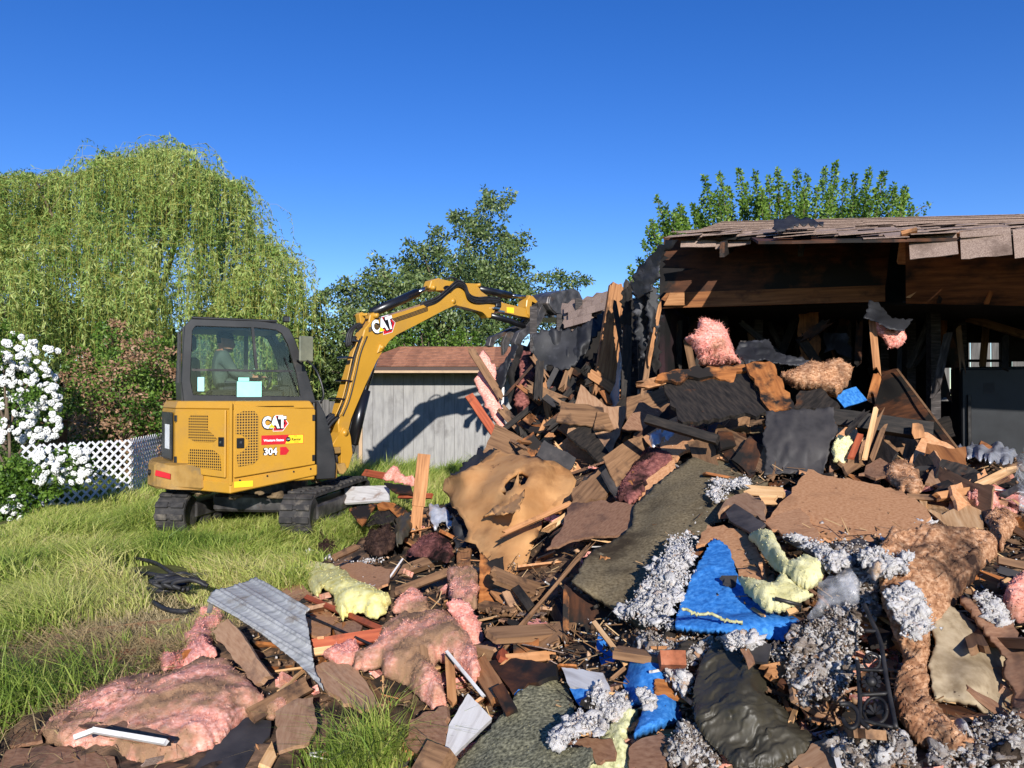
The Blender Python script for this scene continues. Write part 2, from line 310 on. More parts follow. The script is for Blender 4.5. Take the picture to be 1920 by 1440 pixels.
def mdist(px, py):
    """distance at which the view ray of a pixel meets the heap (or the lawn)"""
    px = np.atleast_1d(np.asarray(px, float)); py = np.atleast_1d(np.asarray(py, float)); out = np.full(px.shape, np.nan)
    dd = np.arange(1.2, 12.2, .02)
    for k in range(len(px)):
        q = P(px[k], py[k], dd); h = np.maximum(HH(q[:,0], q[:,1]), 0); hit = np.nonzero(q[:,2] <= h)[0]
        out[k] = dd[hit[0]] if len(hit) else 7.0
    return out

mt['rubble'] = M('sooty_rubble', [(.02,.016,.012), lin((72,56,42)), lin((122,94,70)), lin((158,122,94))], 7, (1,1,1), 8, .95, .8, .03, stains=[((.01,.009,.008), 2.2, .45, .6), (lin((150,96,84)), 5, .66, .74)], vary=0, rnd=False)
hn = _H + .035*fbm(_q3*2.2, 4, 3) + .02*np.abs(fbm(_q3*6, 3, 9))
hn = np.where(_H < .0, _H-.05, hn-.11*np.clip((_H-.05)/.3, 0, 1))
nx, ny = len(gx), len(gy); idx = np.arange(nx*ny).reshape(ny, nx)
fq = np.stack([idx[:-1,:-1], idx[:-1,1:], idx[1:,1:], idx[1:,:-1]], -1).reshape(-1, 4)
keep = (hn[fq] > -.1).any(1); fq = fq[keep]
o = obj('rubble_heap', mesh_np('rubble_heap', np.column_stack([_q, hn]), fq, True), mt['rubble'])
tag(o, 'sooty broken rubble and ash under the demolition debris', 'rubble', kind='stuff')

mt['soil'] = M('grassy_soil', [lin((62,66,32)), lin((92,92,46)), lin((122,110,70))], 1.4, (1,1,1), 8, .95, .5, .03, stains=[(lin((138,118,86)), .7, .56, .7)], vary=0, rnd=False)
bm = bmesh.new()
xs = [-400,-60,-20]+list(np.arange(-14, 14.1, .7))+[20,60,400]; ys = [-60,-8]+list(np.arange(-2, 26, .7))+[40,100,500]
vv = [[bm.verts.new((x, y, (.03*math.sin(x*1.3)*math.cos(y*.9) if abs(x) < 15 and 0 < y < 26 else 0)-.03)) for x in xs] for y in ys]
for j in range(len(ys)-1):
    for i in range(len(xs)-1): bm.faces.new((vv[j][i], vv[j][i+1], vv[j+1][i+1], vv[j+1][i]))
tag(bm_obj('ground', bm, mt['soil'], smooth=True), kind='structure')

# ------------------------------------------------------------------ builders for debris
def _inside(poly, pts):
    x, y = pts[:,0], pts[:,1]; r = np.zeros(len(pts), bool); n = len(poly); j = n-1
    for i in range(n):
        xi, yi = poly[i]; xj, yj = poly[j]
        c = ((yi > y) != (yj > y)) & (x < (xj-xi)*(y-yi)/((yj-yi) if yj != yi else 1e-9)+xi); r ^= c; j = i
    return r
def _edge_dist(poly, pts):
    a = np.asarray(poly); b = np.roll(a, -1, 0); best = np.full(len(pts), 1e9)
    for p, q in zip(a, b):
        d = q-p; L = max(d@d, 1e-9); t = np.clip(((pts-p)@d)/L, 0, 1)
        best = np.minimum(best, np.linalg.norm(pts-(p+t[:,None]*d), axis=1))
    return best
def densify(poly, step, jag=0.0, seed=0, close=True):
    out = []; n = len(poly); r = np.random.default_rng(seed)
    for i in range(n):
        a = np.array(poly[i][:2], float); b = np.array(poly[(i+1) % n][:2], float); L = np.linalg.norm(b-a); k = max(1, int(L/step))
        nrm = np.array([b[1]-a[1], a[0]-b[0]])/max(L, 1e-6)
        for q in range(k):
            w = jag*r.normal()*(1 if q else .4); out.append(a+(b-a)*q/k + nrm*w)
    return np.array(out)
def invdepth(outline, depth, lift, flat_):
    """inverse distance as a function of the pixel: a plane (affine) or a plane plus smooth residual"""
    pts = np.array([p[:2] for p in outline], float)
    if depth is None:
        g = np.vstack([pts, pts.mean(0)[None], (pts+pts.mean(0))/2]); d = mdist(g[:,0], g[:,1])-lift
    else:
        g = np.array([p[:2] for p in depth], float); d = np.array([p[2] for p in depth], float)
        if len(g) < 3:   # stands upright at that distance
            g = np.vstack([g, g[0]+[0, 100], g[0]+[100, 0]])[:3] if len(g) == 1 else np.vstack([g, g[0]+[0, 100]])
            d = np.array([d[0]]*3) if len(depth) == 1 else np.array([d[0], d[1], d[0]])
    q = 1/d; A = np.column_stack([np.ones(len(g)), (g-960)/1000]); co, *_ = np.linalg.lstsq(A, q, rcond=None)
    res = q-A@co
    def f(p):
        p = np.asarray(p, float); r = np.column_stack([np.ones(len(p)), (p-960)/1000])@co
        if not flat_ and len(g) > 3:
            w = 1/(((p[:,None]-g[None])**2).sum(-1)+60.0)**1.5; r = r+(w*res).sum(1)/w.sum(1)
        return 1/np.clip(r, .02, 2)
    return f
def hang(ax, ay, amp, seed):
    """soft folds running down a hanging sheet"""
    return lambda v2, p3: amp*(vnoise(np.column_stack([v2[:,0]/ax, v2[:,1]/ay, 0*v2[:,0]]), seed)+.5*np.abs(vnoise(np.column_stack([v2[:,0]/(ax*.45), v2[:,1]/(ay*.7), 0*v2[:,0]+9]), seed+1)))
def thing(o, label, cat, group=None):
    return tag(o, label, cat, group)

def board(name, label, cat, mat, outline, depth=None, thick=.018, jag=2.0, lift=.05, grain=None, seed=None, parent=None, group=None, step=9, warp=0.0):
    """a stiff flat piece: torn outline, real thickness, mesh in its own frame with X along the grain"""
    seed = seed if seed is not None else (int(abs(outline[0][0]*7+outline[0][1]*13)) % 9973)
    f = invdepth(outline, depth, lift, True); o2 = densify(outline, step, jag, seed)
    d = f(o2); pts = P(o2[:,0], o2[:,1], d); c = pts.mean(0)
    u_, s_, vt = np.linalg.svd(pts-c, full_matrices=False); n = vt[2]
    if n@(CAM-c) < 0: n = -n
    ax = vt[0]
    if grain is not None:
        a = P(grain[0][0], grain[0][1], float(f([grain[0]])[0])); b = P(grain[1][0], grain[1][1], float(f([grain[1]])[0])); ax = b-a; ax -= n*(ax@n); ax /= np.linalg.norm(ax)
    ay = np.cross(n, ax); R = np.column_stack([ax, ay, n]); loc = (pts-c)@R; loc[:,2] = 0
    bm = bmesh.new(); a = [bm.verts.new((p[0], p[1], 0)) for p in loc]; b = [bm.verts.new((p[0], p[1], -thick)) for p in loc]
    try: bm.faces.new(a)
    except Exception: pass
    bm.faces.new(list(reversed(b)))
    for i in range(len(a)):
        j = (i+1) % len(a); bm.faces.new((a[i], b[i], b[j], a[j]))
    bmesh.ops.triangulate(bm, faces=[q for q in bm.faces if len(q.verts) > 4])
    if warp:
        bmesh.ops.subdivide_edges(bm, edges=[e for e in bm.edges if e.calc_length() > .08], cuts=2, use_grid_fill=False)
        for v in bm.verts: v.co.z += warp*math.sin(v.co.x*7+seed)*math.cos(v.co.y*5+seed*.3)
    ob = bm_obj(name, bm, mat, parent)
    ob.matrix_world = Matrix([[*R[0], c[0]], [*R[1], c[1]], [*R[2], c[2]], [0,0,0,1]])
    if label: tag(ob, label, cat, group); EXCL.append(np.array([p[:2] for p in outline], float))
    return ob

def plank(name, label, cat, mat, a, b, width, thick=.035, face=None, split=(0,0), lift=.05, parent=None, group=None, seed=None):
    """a length of timber between two points (px, py[, distance]); split = how far each end is splintered (m)"""
    def pt(p):
        d = p[2] if len(p) > 2 else float(mdist(p[0], p[1])[0])-lift
        return P(p[0], p[1], d)
    seed = seed if seed is not None else (int(abs(a[0]*5+a[1]*11+b[0])) % 9973); r = np.random.default_rng(seed)
    A, B = pt(a), pt(b); ax = B-A; L = np.linalg.norm(ax); ax /= L
    fc = np.array(face if face is not None else (CAM-(A+B)/2)/np.linalg.norm(CAM-(A+B)/2)+np.array([0,0,.35])); fc = fc-ax*(fc@ax); fc /= np.linalg.norm(fc)
    ay = np.cross(fc, ax); R = np.column_stack([ax, ay, fc]); c = (A+B)/2
    n = 2 if not (split[0] or split[1]) else max(3, int(width/.014))
    ysn = np.linspace(-width/2, width/2, n)
    e0 = np.abs(r.normal(0, split[0] or .0015, n)); e1 = np.abs(r.normal(0, split[1] or .0015, n))
    out = [(-L/2+e0[i], ysn[i]) for i in range(n)]
    mid = [(L*(-.5+q/5), width/2*(1+r.normal(0,.025))) for q in range(1, 5)]; mid2 = [(L*(.5-q/5), -width/2*(1+r.normal(0,.025))) for q in range(1, 5)]
    out = out + mid + [(L/2-e1[i], ysn[i]) for i in range(n-1, -1, -1)] + mid2
    bm = bmesh.new(); va = [bm.verts.new((p[0], p[1], thick/2)) for p in out]; vb = [bm.verts.new((p[0]+r.normal(0, .003), p[1], -thick/2)) for p in out]
    bm.faces.new(va); bm.faces.new(list(reversed(vb)))
    for i in range(len(va)):
        j = (i+1) % len(va); bm.faces.new((va[i], vb[i], vb[j], va[j]))
    bmesh.ops.triangulate(bm, faces=[q for q in bm.faces if len(q.verts) > 4])
    ob = bm_obj(name, bm, mat, parent)
    ob.matrix_world = Matrix([[*R[0], c[0]], [*R[1], c[1]], [*R[2], c[2]], [0,0,0,1]])
    if label: tag(ob, label, cat, group)
    return ob

EXCL = []
def crease(p, k, seed):
    """sharp folds along the borders between random cells"""
    q = np.random.default_rng(seed+77); lo, hi = p.min(0)-.05, p.max(0)+.05; c = q.uniform(lo, hi, (k, 3)); d = np.sort(np.linalg.norm(p[:,None]-c[None], axis=2), 1); return (d[:,1]-d[:,0])/(d[:,1]+d[:,0]+1e-6)
def patch(name, label, cat, mat, outline, depth=None, spacing=9, thick=.01, lift=.05, bulge=0.0, edge=40, rough=0.0, freq=14, fine=0.0, aniso=(1,1,1), fold=None,
          jag=3.0, fibres=0, flen=.03, up=.55, seed=None, parent=None, group=None, smooth=True, holes=(), crumple=0.0, folds=None):
    """a soft piece (batt, carpet, paper, film): surface over its outline, swollen, wrinkled and closed underneath"""
    seed = seed if seed is not None else (int(abs(outline[0][0]*3+outline[0][1]*17)) % 9973); r = np.random.default_rng(seed)
    f = invdepth(outline, depth, lift, False); o2 = densify(outline, spacing, min(jag, 1.3) if fibres > 60 else jag, seed)
    lo, hi = o2.min(0), o2.max(0)
    hx, hy = np.meshgrid(np.arange(lo[0], hi[0], spacing), np.arange(lo[1], hi[1], spacing*.87)); hx[1::2] += spacing/2
    g = np.column_stack([hx.ravel(), hy.ravel()])+r.normal(0, spacing*.12, (hx.size, 2))
    g = g[_inside(o2, g)]; g = g[_edge_dist(o2, g) > spacing*.45]
    for h in holes:
        h = np.array(h, float); g = g[~_inside(h, g)]
    allp = np.vstack([o2, g]); nb = len(o2)
    vco, ed, fa, *_ = delaunay_2d_cdt([Vector(p) for p in allp], [(i, (i+1) % nb) for i in range(nb)], [], 1, 1e-4)
    v2 = np.array([[v.x, v.y] for v in vco]); tri = np.array([t for t in fa if len(t) == 3])
    if holes:
        cen = v2[tri].mean(1); k = np.ones(len(tri), bool)
        for h in holes: k &= ~_inside(np.array(h, float), cen)
        tri = tri[k]
    d = f(v2); p3 = P(v2[:,0], v2[:,1], d); c = p3.mean(0)
    to = CAM-c; to /= np.linalg.norm(to); n = to*(1-up)+np.array([0,0,1.0])*up; n /= np.linalg.norm(n)
    ed_ = _edge_dist(o2, v2); t = np.clip(ed_/edge, 0, 1); dome = np.sqrt(np.clip(1-(1-t)**2, 0, 1))
    bulge = bulge*(.8 if fibres > 60 else 1); disp = bulge*dome
    if rough: disp = disp + (.6 if fibres > 60 else 1)*rough*fbm(p3*freq*np.array(aniso), 3, seed, .42)*(0.35+.65*dome)
    if fine: disp = disp + .7*fine*fbm(p3*freq*3.1*np.array(aniso), 2, seed+5)*(.5+.5*dome)
    if crumple: disp = disp + crumple*(np.abs(fbm(p3*freq*.8*np.array(aniso), 2, seed+9))*1.6-.5)
    if folds: disp = disp + folds[0]*crease(p3+.03*np.column_stack([vnoise(p3*9, seed), vnoise(p3*9+7, seed), vnoise(p3*9+14, seed)]), folds[1], seed)+folds[0]*.4*crease(p3, folds[1]*5, seed+3)
    if fibres > 60 and bulge:   # torn layers and strands of a glass wool batt
        th_ = r.uniform(-.7, .7); ca, sa = math.cos(th_), math.sin(th_); al = v2[:,0]*ca+v2[:,1]*sa; ac = -v2[:,0]*sa+v2[:,1]*ca; w_ = 6*vnoise(np.column_stack([v2/40, 0*al]), seed)
        st = fbm(np.column_stack([al/46, (ac+w_)/7, 0*al]), 3, seed+21, .6); disp = disp + .06*bulge*st*(.4+.6*dome) + .006*fbm(np.column_stack([al/30, (ac+w_)/3.2, 0*al+3]), 2, seed+23)
        lay = vnoise(np.column_stack([al/55, ac/24, 0*al+7]), seed+29); disp = disp + .09*bulge*dome*np.tanh(lay*7)
    if fold is not None: disp = disp+fold(v2, p3)
    fr = p3+n*disp[:,None]
    if rough:
        lat = np.column_stack([vnoise(p3*freq*.9+40, seed+1), vnoise(p3*freq*.9+80, seed+2), vnoise(p3*freq*.9+120, seed+3)]); fr = fr+lat*rough*.6
    bk = p3-n*thick if not bulge else p3-n*(thick+.15*bulge*dome[:,None])
    nv = len(fr)
    a_, b_, c_ = fr[tri[:,0]], fr[tri[:,1]], fr[tri[:,2]]
    nn = np.cross(b_-a_, c_-a_); flip = (nn@n) < 0; tri[flip] = tri[flip][:, ::-1]
    e = np.sort(np.vstack([tri[:,[0,1]], tri[:,[1,2]], tri[:,[2,0]]]), 1); ue, cnt = np.unique(e, axis=0, return_counts=True)
    de = np.vstack([tri[:,[0,1]], tri[:,[1,2]], tri[:,[2,0]]]); key = {tuple(x) for x in ue[cnt == 1]}
    bd = np.array([x for x in de if tuple(sorted(x)) in key])
    faces = [np.vstack([tri, tri[:, ::-1]+nv]), np.column_stack([bd[:,1], bd[:,0], bd[:,0]+nv, bd[:,1]+nv])]
    verts = np.vstack([fr, bk]); fibres = int(fibres*.55); flen = flen*.62
    if fibres:
        ti = r.integers(0, len(tri), fibres); w = r.dirichlet((1,1,1), fibres); b0 = (fr[tri[ti]]*w[:,:,None]).sum(1)
        nn = np.cross(fr[tri[ti,1]]-fr[tri[ti,0]], fr[tri[ti,2]]-fr[tri[ti,0]]); nn /= np.linalg.norm(nn, axis=1)[:,None]+1e-9
        dr = nn*.7+r.normal(0, .75, (fibres,3)); dr /= np.linalg.norm(dr, axis=1)[:,None]; Lf = flen*r.uniform(.3, 1.4, fibres)[:,None]
        sd_ = np.cross(dr, r.normal(0,1,(fibres,3))); sd_ /= np.linalg.norm(sd_, axis=1)[:,None]+1e-9; wd = r.uniform(.0012, .0035, fibres)[:,None]
        fv = np.stack([b0-sd_*wd, b0+sd_*wd, b0+dr*Lf+nn*Lf*-.15], 1).reshape(-1, 3); base = len(verts)
        verts = np.vstack([verts, fv]); faces[0] = np.vstack([faces[0], np.arange(base, base+len(fv)).reshape(-1, 3)])
    c = np.array([c[0], c[1], verts[:,2].min()])
    ob = obj(name, mesh_np(name, verts-c, faces, smooth), mat, parent, c)
    if label: tag(ob, label, cat, group); EXCL.append(np.array([p[:2] for p in outline], float))
    return ob

def _ico():
    bm = bmesh.new(); bmesh.ops.create_icosphere(bm, subdivisions=1, radius=1); v = np.array([x.co[:] for x in bm.verts]); f = np.array([[q.index for q in p.verts] for p in bm.faces]); bm.free()
    return v, f
ICO_V, ICO_F = _ico()
def _clumps():
    out = []
    for k in range(9):
        bm = bmesh.new(); bmesh.ops.create_icosphere(bm, subdivisions=2 if k % 3 else 3, radius=1); v = np.array([x.co[:] for x in bm.verts]); f = np.array([[q.index for q in p.verts] for p in bm.faces]); bm.free()
        n = v/np.linalg.norm(v, axis=1)[:,None]; d = 1+.55*fbm(n*1.5+k*9, 2, k)+.42*fbm(n*3.4+k*5, 2, k+3)+.2*fbm(n*8+k, 2, k+7); out.append((n*np.clip(d, .15, 2.2)[:,None]*np.array([1.25,1,.6]), f))
    return out
CLUMPS = _clumps()
OCT_V = np.array([(1,0,0),(-1,0,0),(0,1,0),(0,-1,0),(0,0,1),(0,0,-1)], float); OCT_F = np.array([(0,2,4),(2,1,4),(1,3,4),(3,0,4),(2,0,5),(1,2,5),(3,1,5),(0,3,5)])
def crumbs_mesh(name, centers, size, seed, rough=.45, base=None, flat_=.3, tint=(.55,.22)):
    """many small crumpled bits as one mass"""
    BV, BF = base or (ICO_V, ICO_F); r = np.random.default_rng(seed); n = len(centers); s = size[0]+(size[1]-size[0])*r.beta(1.3, 3.2, n)
    v = BV[None]*(1+rough*r.normal(0, 1, (n, len(BV), 1)).clip(-1.3, 1.8)); v = v+rough*.4*r.normal(0, 1, (n, len(BV), 3))
    ax = r.uniform(flat_, 1.45, (n,1,3)); v = v*ax; q = r.normal(0, 1, (n,4)); q /= np.linalg.norm(q, axis=1)[:,None]; w,x,y,z = q.T
    R = np.stack([1-2*(y*y+z*z),2*(x*y-z*w),2*(x*z+y*w),2*(x*y+z*w),1-2*(x*x+z*z),2*(y*z-x*w),2*(x*z-y*w),2*(y*z+x*w),1-2*(x*x+y*y)], -1).reshape(n,3,3)
    v = np.einsum('nij,nkj->nki', R, v)*s[:,None,None]+centers[:,None]
    f = (BF[None]+(np.arange(n)*len(BV))[:,None,None]).reshape(-1,3)
    return v.reshape(-1,3), f, np.repeat(np.clip(tint[0]+tint[1]*r.normal(0,1,n), 0, 1), len(BV))
def heap(name, label, cat, mat, outline, depth=None, n=700, size=(.006,.022), height=.06, lift=.03, seed=0, group=None, dense=1.0):
    """a heap of fluffy crumbs over an outline"""
    r = np.random.default_rng(seed+11); poly = np.array([p[:2] for p in outline], float); lo, hi = poly.min(0), poly.max(0); pts = np.zeros((0,2))
    while len(pts) < 3*n:
        c = r.uniform(lo, hi, (n*4, 2)); c = c[_inside(poly, c)]; pts = np.vstack([pts, c])
    ek = np.clip(_edge_dist(poly, pts)/38, 0, 1)+.35*vnoise(np.column_stack([pts/17, 0*pts[:,0]]), seed); pts = pts[r.random(len(pts)) < np.clip(ek, .06, 1)][:n]; n = len(pts); f = invdepth(outline, depth, lift, False); p = P(pts[:,0], pts[:,1], f(pts))
    mid = p.mean(0); to = CAM-mid; to /= np.linalg.norm(to); nrm = to*.45+np.array([0,0,.55])
    def lift_of(p, pts, k): 
        e = np.clip(_edge_dist(poly, pts)/45, 0, 1); lump = .55+.6*fbm(p*11, 2, seed); return height*np.sqrt(e)*np.clip(lump, .02, 1.35)*k
    cen = p+nrm*lift_of(p, pts, r.uniform(.75, 1.05, n))[:,None]+r.normal(0, .005, (n,3))
    nc = max(6, n//11); pc = p[:nc]+nrm*lift_of(p[:nc], pts[:nc], .6)[:,None]; tone = (.58, .22) if mat is mt['dirtycell'] else (.68, .13)
    parts = []
    for k in range(nc):
        cv, cf = CLUMPS[int(r.integers(9))]; q = r.normal(0, 1, 4); q /= np.linalg.norm(q); Rm = np.array(Matrix.Rotation(r.uniform(0, 6.28), 3, Vector(q[:3]+1e-3))); s_ = .006+.024*r.beta(1.2, 2.6)
        vv_ = cv*s_@Rm.T+pc[k]; parts.append((vv_, cf, np.clip(tone[0]+tone[1]*r.normal()+.14*fbm(vv_*60, 2, k), 0, 1)))
    k3 = r.integers(0, n, n//2); ctr = p[k3]+nrm*lift_of(p[k3], pts[k3], r.uniform(.7, 1.1, len(k3)))[:,None]+r.normal(0, .010, (len(k3),3))
    parts += [crumbs_mesh(name, cen[:int(n*.75)], (size[0]*.5, size[1]*.42), seed+1, .45, None, .35, tone), crumbs_mesh(name, ctr, (.002,.007), seed+2, .6, (OCT_V, OCT_F), .2, tone)]
    v = np.vstack([q[0] for q in parts]); off = np.cumsum([0]+[len(q[0]) for q in parts])[:-1]; fa = np.vstack([q[1]+o_ for q, o_ in zip(parts, off)]); at = np.concatenate([q[2] for q in parts])
    c = np.array([mid[0], mid[1], v[:,2].min()])
    ob = obj(name, mesh_np(name, v-c, fa, True, at), mat, None, c); tag(ob, label, cat, group, 'stuff')
    return ob
# ------------------------------------------------------------------ the burnt house
EL = np.array([1.355, 6.3]); hu = np.array([.928, -.372]); hv = np.array([.372, .928])
def HW(a, b, z):
    q = EL+a*hu+b*hv; return np.array([q[0], q[1], z])
HR = math.atan2(hu[1], hu[0])
house = empty('burnt_house', HW(1.5, 1.5, 0), 0, 'burnt out single storey house with its front wall torn open', 'house')
hloc = np.array(house.location[:])
def eave(a): return 2.87-.058*a
TP = .25
rr = np.random.default_rng(21)
def hpoly(name, pts, n, thick, mat, center=False, parent=house, grainx=None):
    """prism from world points, mesh in a frame with X along grainx"""
    pts = [np.asarray(p, float) for p in pts]; c = np.mean(pts, 0); ax = np.asarray(grainx if grainx is not None else pts[1]-pts[0], float); ax /= np.linalg.norm(ax)
    n = np.asarray(n, float); n = n-ax*(n@ax); n /= np.linalg.norm(n); ay = np.cross(n, ax); R = np.column_stack([ax, ay, n])
    bm = bmesh.new(); bm_prism(bm, [(p-c)@R for p in pts], (0,0,1), thick, center)
    ob = bm_obj(name, bm, mat, parent); m = Matrix([[*R[0], c[0]], [*R[1], c[1]], [*R[2], c[2]], [0,0,0,1]])
    if parent is not None: m = Matrix.Translation(-Vector(hloc))@m if parent is house else m
    ob.matrix_basis = m
    return ob
hu3 = np.array([*hu, 0]); hv3 = np.array([*hv, 0])
# roof deck, front slope with a ragged left edge, and the back slope
left = [(-.10,.36),(.02,.55),(-.06,.8),(.05,1.3),(-.08,1.9),(.03,2.5),(-.05,3.0),(.0,3.5)]
fp = [HW(a, b, eave(a)+TP*b) for a, b in left]
bot = [HW(a, b, eave(a)+TP*b) for a, b in ((4.6,-.28),(3.2,-.30),(2.4,-.28),(1.72,-.26),(1.58,-.30),(1.2,-.27),(.9,-.31),(.66,-.28),(.56,.30),(.2,.38))]
hpoly('roof_deck', fp+[HW(4.6,3.5,eave(4.6)+TP*3.5)]+bot, (0,0,1), -.022, mt['plydark'], grainx=hu3)
hpoly('roof_deck', [HW(.0,3.5,eave(0)+TP*3.5), HW(4.6,3.5,eave(4.6)+TP*3.5), HW(4.6,6.6,2.5), HW(.0,6.6,2.6)], (0,0,1), -.03, mt['char'], grainx=hu3)
# shingles, one by one on the lower courses
smesh = []
for k in range(5):
    bm = bmesh.new(); r2 = random.Random(k); w = .15; nseg = 6
    lo = [(-w+.002, -.0), *[(-w+2*w*i/nseg, r2.uniform(-.006,.004)) for i in range(1, nseg)], (w-.002, .0)]
    pts = [(x, y, 0) for x, y in lo]+[(w-.002, .21, 0), (-w+.002, .21, 0)]
    bm_prism(bm, pts, (0,0,1), .006, False); me = bpy.data.meshes.new('shingle'); bmesh.ops.recalc_face_normals(bm, faces=bm.faces); bm.to_mesh(me); bm.free(); me.materials.append(mt['shingle']); smesh.append(me)
def shingle(a, b, dz, pitch, yaw, roll, k, parent=house):
    o = bpy.data.objects.new('shingle', smesh[k % 5]); link(o, parent)
    p = HW(a, b, eave(a)+TP*b+dz)-hloc
    o.matrix_basis = Matrix.Translation(V(p))@Matrix.Rotation(HR+yaw, 4, 'Z')@Matrix.Rotation(pitch, 4, 'X')@Matrix.Rotation(roll, 4, 'Y')
    return o
pt_ = math.atan(TP); k = 0
for row in range(9):
    b = -.30+.145*row if row else -.30; off = .152*(row % 2)
    for j in range(-1, 16):
        a = j*.306+off; k += 1
        if a > 4.4 or a < -.05: continue
        b0 = b
        if a < .62 and row < 2: continue
        if a < 1.62 and row < 2 and rr.random() < .5: continue
        if a < .62 and row < 4: continue
        if .68 < a < 1.62 and row < 3 and rr.random() < .55: continue
        lift_ = rr.uniform(.002, .012)+(.022 if rr.random() < .28 else 0)+.002*row
        pit = pt_+rr.normal(0, .02)-(.06 if lift_ > .02 else 0)
        shingle(a, b0, lift_+.004, pit, rr.normal(0,.012), rr.normal(0,.02), k)
for j, (a, b, p, ro) in enumerate([(1.83,-.30,1.05,-.10),(2.14,-.335,1.25,-.07),(2.45,-.345,1.32,-.05),(2.76,-.35,1.3,-.06),(3.07,-.35,1.25,-.06),(.12,.36,1.0,.08),(.41,.36,.95,-.1)]):
    s = shingle(a, b, .0, p, rr.normal(0,.02), ro, j); s.location.z -= .13 if j < 5 else .085
    if j >= 5: s.scale = (1,.72,1)
# upper courses as long strips
for row in range(9, 24):
    b = -.30+.145*row; sh = rr.uniform(.0, .01)
    for a0, a1 in ((.0,1.5),(1.5,3.0),(3.0,4.6)):
        z = .006+rr.uniform(.001,.012)
        hpoly('shingle_course', [HW(a0,b,eave(a0)+TP*b+z+.01), HW(a1-.004,b,eave(a1)+TP*b+z+.01), HW(a1-.004,b+.16,eave(a1)+TP*(b+.16)+.004), HW(a0,b+.16,eave(a0)+TP*(b+.16)+.004)], (0,-.2,1), .006, mt['shingle'], grainx=hu3)
# rafters under the deck
for a in (.35,.95,1.95,2.55,3.15,3.75):
    b0 = .1 if a < 1.6 else -.1
    hpoly('rafter', [HW(a,b0,eave(a)+TP*b0-.03), HW(a,3.4,eave(a)+TP*3.4-.03), HW(a,3.4,eave(a)+TP*3.4-.17), HW(a,b0,eave(a)+TP*b0-.15)], hu3, .038, mt['char'], True, grainx=hv3+np.array([0,0,TP]))
# scorched header panel, splintered at its left end, with a raw beam along its foot
def jagleft(a0, z0, z1, n, amp, seed):
    r = np.random.default_rng(seed); return [(a0+abs(r.normal(0, amp))*(1 if i % 2 else .15), z0+(z1-z0)*i/n) for i in range(n+1)]
bH = .85
jl = jagleft(-.28, 2.50, 3.08, 20, .10, 3)
hpoly('header_panel', [HW(a,bH,z) for a, z in jl]+[HW(1.66,bH,2.98), HW(1.60,bH,2.47)], -hv3, .02, mt['plydark'], grainx=hu3)
hpoly('header_beam', [HW(-.27,bH-.02,2.405), HW(-.21,bH-.02,2.45), HW(-.28,bH-.02,2.49), HW(-.23,bH-.02,2.545), HW(1.6,bH-.02,2.52), HW(1.6,bH-.02,2.385)], -hv3, .04, mt['amber'], grainx=hu3)
hpoly('header_block', [HW(-.25,bH-.07,2.425), HW(-.06,bH-.07,2.42), HW(-.06,bH-.07,2.535), HW(-.19,bH-.07,2.54)], -hv3, .03, mt['lumber'], grainx=hu3)
# soffit panel hanging back under the eave on the right
sp = [HW(1.66,-.22,2.76), HW(4.6,-.22,2.60), HW(4.6,.62,2.16), HW(1.72,.42,2.335)]
hpoly('soffit_panel', sp, (0,-.3,-1), .016, M('smoked_plywood', [lin((70,42,24)), lin((104,64,36)), lin((128,82,48))], 2, (2,12,12), 5, .75, .4, .004, stains=[((.012,.009,.007), 2.2, .46, .64)]), grainx=hu3)
for i, (a0, a1) in enumerate(((1.80,1.93),(2.15,2.25),(2.5,2.6))):
    hpoly('soffit_batten', [HW(a0+.16,-.16,2.73-.055*a0+.10), HW(a0+.19,-.16,2.73-.055*a0+.10), HW(a1+.03,.42,2.325-.02*i), HW(a1,.42,2.325-.02*i)], (0,-.5,-1), .02, mt['ply'], grainx=hv3-np.array([0,0,.6]))
hpoly('splinter', [HW(1.715,.36,2.37), HW(1.745,.36,2.365), HW(1.98,.02,2.60), HW(1.96,.04,2.59)], (0,-.6,-1), .012, mt['pale'])
hpoly('soffit_batten', [HW(1.63,-.235,2.77), HW(1.73,-.235,2.79), HW(1.70,.1,2.60), HW(1.63,.1,2.61)], (0,-.5,-1), .03, mt['lumber'])
# floor, back and side walls, studs
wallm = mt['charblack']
def backpt(px, y): 
    # back wall runs parallel to the eave
    B0 = np.array([-.35, 10.6]); t = (px-960)/F
    s = (t*B0[1]-B0[0])/(hu[0]-t*hu[1]); q = B0+s*hu; return P(px, y, q[1])
def wallpiece(x0, y0, x1, y1, name='back_wall_panel'):
    hpoly(name, [backpt(x0,y1), backpt(x1,y1), backpt(x1,y0), backpt(x0,y0)], -hv3, .04, wallm, grainx=hu3)
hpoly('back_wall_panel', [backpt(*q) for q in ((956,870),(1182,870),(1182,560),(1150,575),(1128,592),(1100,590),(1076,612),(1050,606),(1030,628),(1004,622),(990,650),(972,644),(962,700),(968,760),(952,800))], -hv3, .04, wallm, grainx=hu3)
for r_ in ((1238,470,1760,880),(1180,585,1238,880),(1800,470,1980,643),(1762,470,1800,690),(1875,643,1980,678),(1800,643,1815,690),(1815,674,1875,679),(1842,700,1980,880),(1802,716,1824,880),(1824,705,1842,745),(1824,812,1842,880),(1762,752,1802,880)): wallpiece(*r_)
hpoly('side_wall', [HW(-.32,.9,.2), HW(-.32,4.6,.2), HW(-.32,4.6,2.4), HW(-.32,.9,2.5)], hu3, .05, M('smoked_plaster', [lin((30,18,22)), lin((52,32,36)), lin((66,42,44))], 4, (1,1,1), 6, .9, .4, .01, stains=[((.006,.005,.005), 2, .45, .6)]), grainx=hv3)
